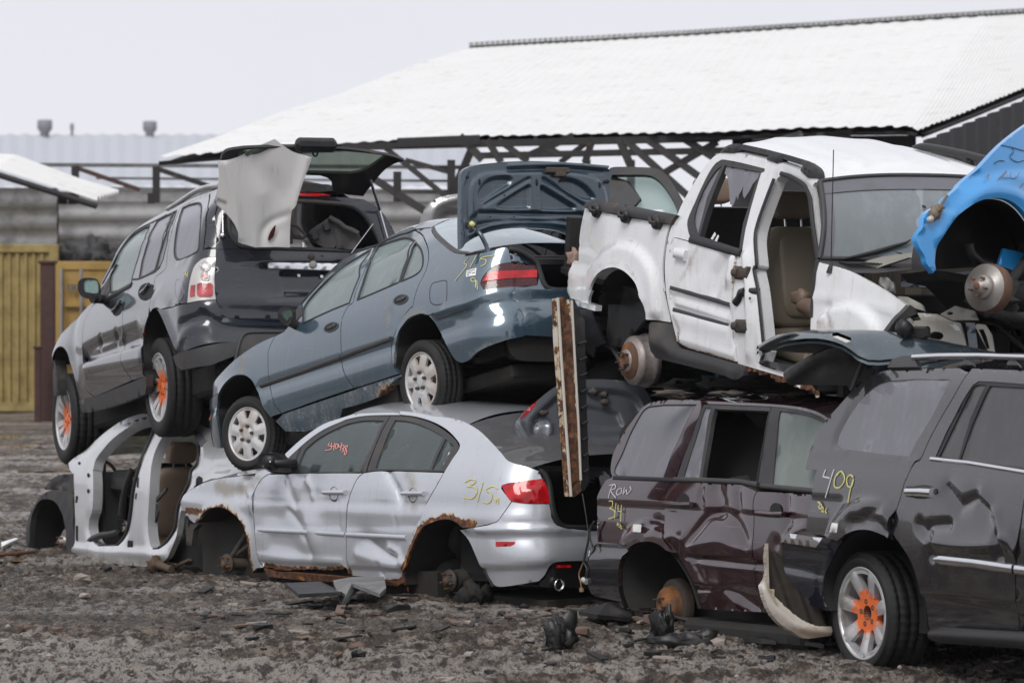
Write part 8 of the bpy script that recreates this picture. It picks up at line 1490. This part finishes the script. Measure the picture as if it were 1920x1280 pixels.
# containers
def container(nm, lab, x0, x1, y0, y1, D, m, doors=False):
    A, B = at(x0, y0, D), at(x1, y0, D); zt = A[2]; T_ = thing(nm, lab, 'container', ((A[0] + B[0]) / 2, D, 0)); b = MB(); n = 96 if not doors else 8; top, bot = [], []
    for i in range(n + 1): o_ = 0 if doors else (.05 if (i // 2) % 2 else 0) ; p = A + (B - A) * i / n; top.append([p[0], D + o_, zt - .12]); bot.append([p[0], D + o_, .15])
    loft(b, [top, bot], smooth=False); b.build('side', M[m], T_)
    b = MB(); f = [0, 0, 0], [1, 0, 0], [0, 1, 0], up; box(b, *f, (A[0], B[0]), (D - .03, D + 2.4), (zt - .14, zt), bev=.01); box(b, *f, (A[0], B[0]), (D - .03, D + .1), (.02, .17)); box(b, *f, (A[0] - .02, A[0] + .12), (D - .04, D + .1), (.02, zt - .01)); box(b, *f, (B[0] - .12, B[0] + .02), (D - .04, D + .1), (.02, zt - .01)); box(b, *f, (A[0], B[0]), (D + .15, D + 2.4), (.1, zt - .15)); b.build('frame', M[m], T_)
    return T_, A, B, zt
container('shipping_container', 'mustard corrugated shipping container seen from its side at far left', -260, 107, 458, 775, 60.5, 'must')
T2, A, B, zt = container('shipping_container', 'ochre shipping container with door bars, behind the black SUV nose', 104, 330, 490, 783, 57.5, 'ochre', True)
for x in (116, 153, 240, 290): P = at(x, 500, 57.4); b = MB(); tube(b, [[P[0], 57.35, .15], [P[0], 57.35, zt - .12]], .025, 8); b.build('locking_bar', M['galv2'], T2)
for z in (.9, 1.35, 1.8): b = MB(); box(b, [0, 0, 0], [1, 0, 0], [0, 1, 0], up, (A[0] + .15, B[0] - .15), (57.42, 57.5), (z, z + .06)); b.build('door_rib', M['ochre'], T2)
b = MB()
for i, x in enumerate((128, 134, 140, 146)): P = at(x, 533, 57.4); Q = at(x + (3 if i % 2 else 0), 545, 57.4); tube(b, [P, Q], .02, 6)
b.build('faded_lettering', M['galv'], T2)
RP = thing('rusty_post', 'thick rust brown steel post standing between the two containers', 'post', tuple(at(91, 785, 56.5)))
P = at(91, 785, 56.5); b = MB(); box(b, P, [1, 0, 0], [0, 1, 0], up, (-.12, .1), (-.1, .1), (-.1, 2.45), bev=.01); b.build('post_shaft', M['rpost'], RP); b = MB(); box(b, P, [1, 0, 0], [0, 1, 0], up, (-.15, .13), (-.13, .13), (2.45, 2.5), bev=.01); b.build('cap_plate', M['rpost'], RP)
RP = thing('rusty_post', 'short thin rusty post beside the thick one', 'post', tuple(at(72, 785, 56))); P = at(72, 785, 56); b = MB(); box(b, P, [1, 0, 0], [0, 1, 0], up, (-.06, .04), (-.05, .05), (-.1, 1.1), bev=.01); b.build('post_shaft', M['rpost'], RP)
b = MB(); box(b, P, [1, 0, 0], [0, 1, 0], up, (-.08, .06), (-.07, .07), (1.1, 1.14), bev=.01); b.build('cap_plate', M['rpost'], RP)
# ================================================================ car copies added behind the front row to darken the gaps
M['shade'] = plain('shade_dark_bodywork', (.012, .012, .013), .6, var=.5, dirt=.3, dirtc=(.03, .027, .024))  # near-black: shade of the gaps painted onto every part of the copies
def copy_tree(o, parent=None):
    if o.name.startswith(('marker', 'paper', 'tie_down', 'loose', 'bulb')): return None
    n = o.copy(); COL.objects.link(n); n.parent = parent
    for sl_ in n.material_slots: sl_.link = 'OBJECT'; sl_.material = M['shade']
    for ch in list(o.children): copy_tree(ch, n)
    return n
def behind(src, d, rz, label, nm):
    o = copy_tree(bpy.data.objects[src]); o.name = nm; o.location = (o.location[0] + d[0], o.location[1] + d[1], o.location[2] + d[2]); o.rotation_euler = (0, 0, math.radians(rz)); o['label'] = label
behind('maroon_suv', (-1.0, 4.2, -.02), 6, 'SUV added behind the silver sedan boot, painted dark as shade', 'stacked_suv')
behind('maroon_suv', (-.9, 4.5, 1.18), 3, 'SUV added beneath the slate blue boot, painted dark as shade', 'stacked_suv')
behind('charcoal_suv', (-.9, 5.4, .1), 4, 'SUV added mostly hidden behind the maroon SUV, painted dark as shade', 'stacked_suv')
behind('stripped_sedan', (1.6, 2.3, .06), 0, 'body shell added behind the stripped one, painted dark as shade', 'stacked_sedan')
# ================================================================ scrap on the mud
def gpt(x, y, dz=.0):
    D = CAMH * FPX / (y - HY)
    for _ in range(6): P = at(x, y, D); z = float(ground_z(np.array([P[0]]), np.array([D]))[0]); D = (CAMH - z) * FPX / (y - HY)
    P = at(x, y, D); return np.array([P[0], P[1], z + dz])
def shard(nm, lab, cat, px, h, m, seed=1, curl=.06):
    """flat torn piece lying on the mud, outline in pixels"""
    R = random.Random(seed); V = np.array([gpt(x, y, .02) for x, y in px]); cen = V.mean(0); T_ = thing(nm, lab, cat, tuple(cen)); n = len(V); z = V[:, 2].mean(); V[:, 2] = z + np.array([R.uniform(.0, h) for _ in V])
    mid = cen + up * (h * .8); b = MB(); t = up * .012; P = [mid + t] + [v + t for v in V] + [mid - t] + [v - t for v in V]; F = [(0, 1 + i, 1 + (i + 1) % n) for i in range(n)] + [(n + 1, n + 2 + (i + 1) % n, n + 2 + i) for i in range(n)] + [(1 + i, n + 2 + i, n + 2 + (i + 1) % n, 1 + (i + 1) % n) for i in range(n)]
    b.add(P, F, smooth=False); b.build('torn_sheet', M[m], T_)
def chunk(nm, lab, cat, x, y, r, m, seed=1, parts=3):
    P = gpt(x, y, 0); T_ = thing(nm, lab, cat, tuple(P)); R = random.Random(seed); b = MB()
    for i in range(parts): blob(b, P + np.array([R.uniform(-.5, .5) * r[0], R.uniform(-.3, .3) * r[1], r[2] * R.uniform(.3, .8)]), (r[0] * R.uniform(.5, .9), r[1] * R.uniform(.5, .9), r[2] * R.uniform(.6, 1)), seed + i, 8, rough=.5)
    b.build('lump', M[m], T_)
shard('liner_scrap', 'torn black plastic liner with a grey end on the mud before the silver sedan', 'scrap', [(535, 1130), (600, 1121), (640, 1117), (650, 1126), (640, 1145), (560, 1142)], .1, 'trim', 2)
shard('panel_scrap', 'bent grey panel on the mud below the silver sedan rear door', 'scrap', [(625, 1122), (660, 1120), (720, 1112), (724, 1140), (712, 1156), (660, 1148), (640, 1140)], .14, 'galv', 5)
shard('plastic_scrap', 'thin black strip right of the bent grey panel', 'scrap', [(722, 1145), (770, 1146), (765, 1153), (725, 1152)], .03, 'trim', 7)
chunk('rubber_lump', 'knobbly black lump standing on the mud in the foreground', 'scrap', 1056, 1206, (.1, .08, .1), 'trim', 11, 5)
chunk('suspension_scrap', 'torn black joint in the mud below the maroon SUV', 'scrap', 1243, 1196, (.06, .06, .11), 'trim', 21, 4); chunk('rubber_lump', 'low black lump right of the torn joint', 'scrap', 1290, 1210, (.16, .1, .06), 'trim', 31, 4)
shard('floor_mat', 'folded black mat with pale scratches left of the maroon brake disc', 'scrap', [(1085, 1162), (1110, 1150), (1150, 1148), (1190, 1160), (1180, 1172), (1120, 1176)], .1, 'trim', 4)
sp_ = [gpt(x, y, .04) for x, y in ((1243, 1160), (1290, 1172), (1330, 1177), (1430, 1179))]; T_ = thing('weatherstrip', 'long grey weatherstrip on the ground below the maroon SUV', 'strip', tuple(sp_[1])); b = MB(); tube(b, sp_, .014, 6); tube(b, [p + np.array([0, -.12, .005]) for p in sp_], .01, 6); b.build('strip', M['greytrim'], T_)
for i, q in enumerate([((1395, 1213), (1450, 1206), (1455, 1216), (1400, 1220)), ((1455, 1200), (1505, 1203), (1500, 1213), (1460, 1212)), ((1450, 1222), (1530, 1212), (1545, 1222), (1480, 1230)), ((1510, 1196), (1556, 1190), (1560, 1215), (1520, 1218)), ((1160, 1192), (1185, 1188), (1180, 1198)), ((1210, 1206), (1230, 1200), (1228, 1212))]):
    shard('slate_shard', ['flat black shard, leftmost of those near the charcoal wheel', 'flat black shard second from left near the charcoal wheel', 'long flat black shard below the others near the charcoal wheel', 'tall black shard touching the charcoal wheel tyre', 'small black shard left of the torn joint', 'tiny black shard just below the torn joint'][i], 'scrap', q, .05, 'trim', i + 3)
shard('dead_leaf', 'curled orange brown leaf in front of the silver rear arch', 'leaf', [(746, 1096), (752, 1108), (766, 1112), (764, 1104), (758, 1108), (754, 1100)], .05, 'orange', 3)
shard('white_strip', 'bright white strip lying on the mud at the left edge', 'scrap', [(2, 1026), (30, 1015), (34, 1022), (20, 1026), (4, 1032)], .03, 'paper', 3)
sp_ = [gpt(x, y, .03) for x, y in ((-10, 1047), (30, 1044), (60, 1041))]; T_ = thing('rusty_rod', 'thin rusty rod lying at the left edge below the white strip', 'rod', tuple(sp_[1])); b = MB(); tube(b, sp_, .018, 6); b.build('rod', M['rust'], T_)
chunk('brake_caliper', 'muddy brake caliper lying under the silver sedan rear arch', 'caliper', 795, 1112, (.12, .1, .09), 'iron', 41, 5); chunk('axle_scrap', 'dark axle scrap beneath the silver sedan rear bumper', 'scrap', 890, 1126, (.09, .07, .06), 'under', 51, 4)
b = MB()
for i in range(520):
    x, y = rnd.uniform(-20, 1940), 1065 + 215 * rnd.random() ** 1.3
    if x < 700 and rnd.random() < .5: continue
    P = gpt(x, y); s = .012 + .035 * rnd.random() ** 3; blob(b, P + up * s * .3, (s * rnd.uniform(.8, 2), s * rnd.uniform(.8, 2), s * .6), i, 3, rnd.choice((0, 1, 1, 2)), rough=.5, smooth=False)
for i in range(150):
    x, y = rnd.uniform(380, 1600), rnd.uniform(1085, 1180) if rnd.random() < .6 else rnd.uniform(1150, 1240); P = gpt(x, y, .02); a = rnd.uniform(0, 6.28); L_ = .02 + .09 * rnd.random() ** 2; d = np.array([math.cos(a), math.sin(a), rnd.uniform(-.1, .2)]); s = np.array([-math.sin(a), math.cos(a), 0]); box(b, P, d, s, up, (-L_, L_), (-L_ * .3, L_ * .3), (-.006, .006), rnd.choice((1, 1, 1, 0, 2)))
o = b.build('gravel_and_fragments', [plain('pale_stone', (.28, .24, .21), .8, var=.3), M['trim'], plain('brown_stone', (.12, .08, .06), .8, var=.3)]); setp(o, 'scattered stones and tiny black fragments over the mud', 'gravel', kind='stuff')
wm, wt_ = newmat('muddy_water'); g = G(wt_); p = g.n('BsdfPrincipled', inp={'Base Color': (.14, .11, .08, 1), 'Roughness': .06}); wt_.links.new(g.bump(g.noise(3, 2), .05, .01), p.inputs['Normal']); g.out(p.outputs[0])
for i, (x, y, rx, ry) in enumerate(((40, 836, 1.2, .9), (150, 822, 1.6, 1.0), (20, 998, .5, .35), (215, 1108, .28, .14), (1230, 1163, .3, .12), (-20, 870, 1.5, .5), (40, 1135, .4, .15))):
    P = at(x, y, CAMH * FPX / (y - HY)); P = np.array([P[0], P[1], 0]); a = np.linspace(0, 2 * PI, 41)[:-1]; X = P[0] + rx * np.cos(a) * (1 + .2 * np.sin(3 * a + i)); Y = P[1] + ry * np.sin(a) * (1 + .25 * np.sin(2 * a + 2 * i)); z = float(np.percentile(ground_z(X, Y), 35))
    b = MB(); b.add([(u_, v_, z) for u_, v_ in zip(X, Y)], [tuple(range(40))]); o = b.build('puddle', wm); o['kind'] = 'structure'
# thin damp air
hb = MB(); box(hb, [0, 0, 0], [1, 0, 0], [0, 1, 0], up, (-160, 160), (-30, 160), (-1.4, 14)); hm, ht = newmat('haze'); hg = G(ht); pv = hg.n('VolumePrincipled', inp={'Color': (.9, .91, .95, 1), 'Density': .00022, 'Anisotropy': .2}); ho = hg.n('OutputMaterial'); ht.links.new(pv.outputs[0], ho.inputs['Volume']); o = hb.build('haze', hm); setp(o, 'thin pale damp haze filling the yard', 'haze', kind='stuff')
GR = {'car': 'scrap cars stacked in the yard', 'SUV': 'scrap cars stacked in the yard', 'pickup truck': 'scrap cars stacked in the yard', 'van': 'scrap cars stacked in the yard', 'container': 'shipping containers', 'scrap': 'broken pieces on the mud', 'post': 'rusty posts by the containers', 'wall': 'corrugated metal walls'}
for o in bpy.context.scene.objects:
    if o.parent is None and o.get('category') in GR: o['group'] = GR[o['category']]
bpy.context.view_layer.update()
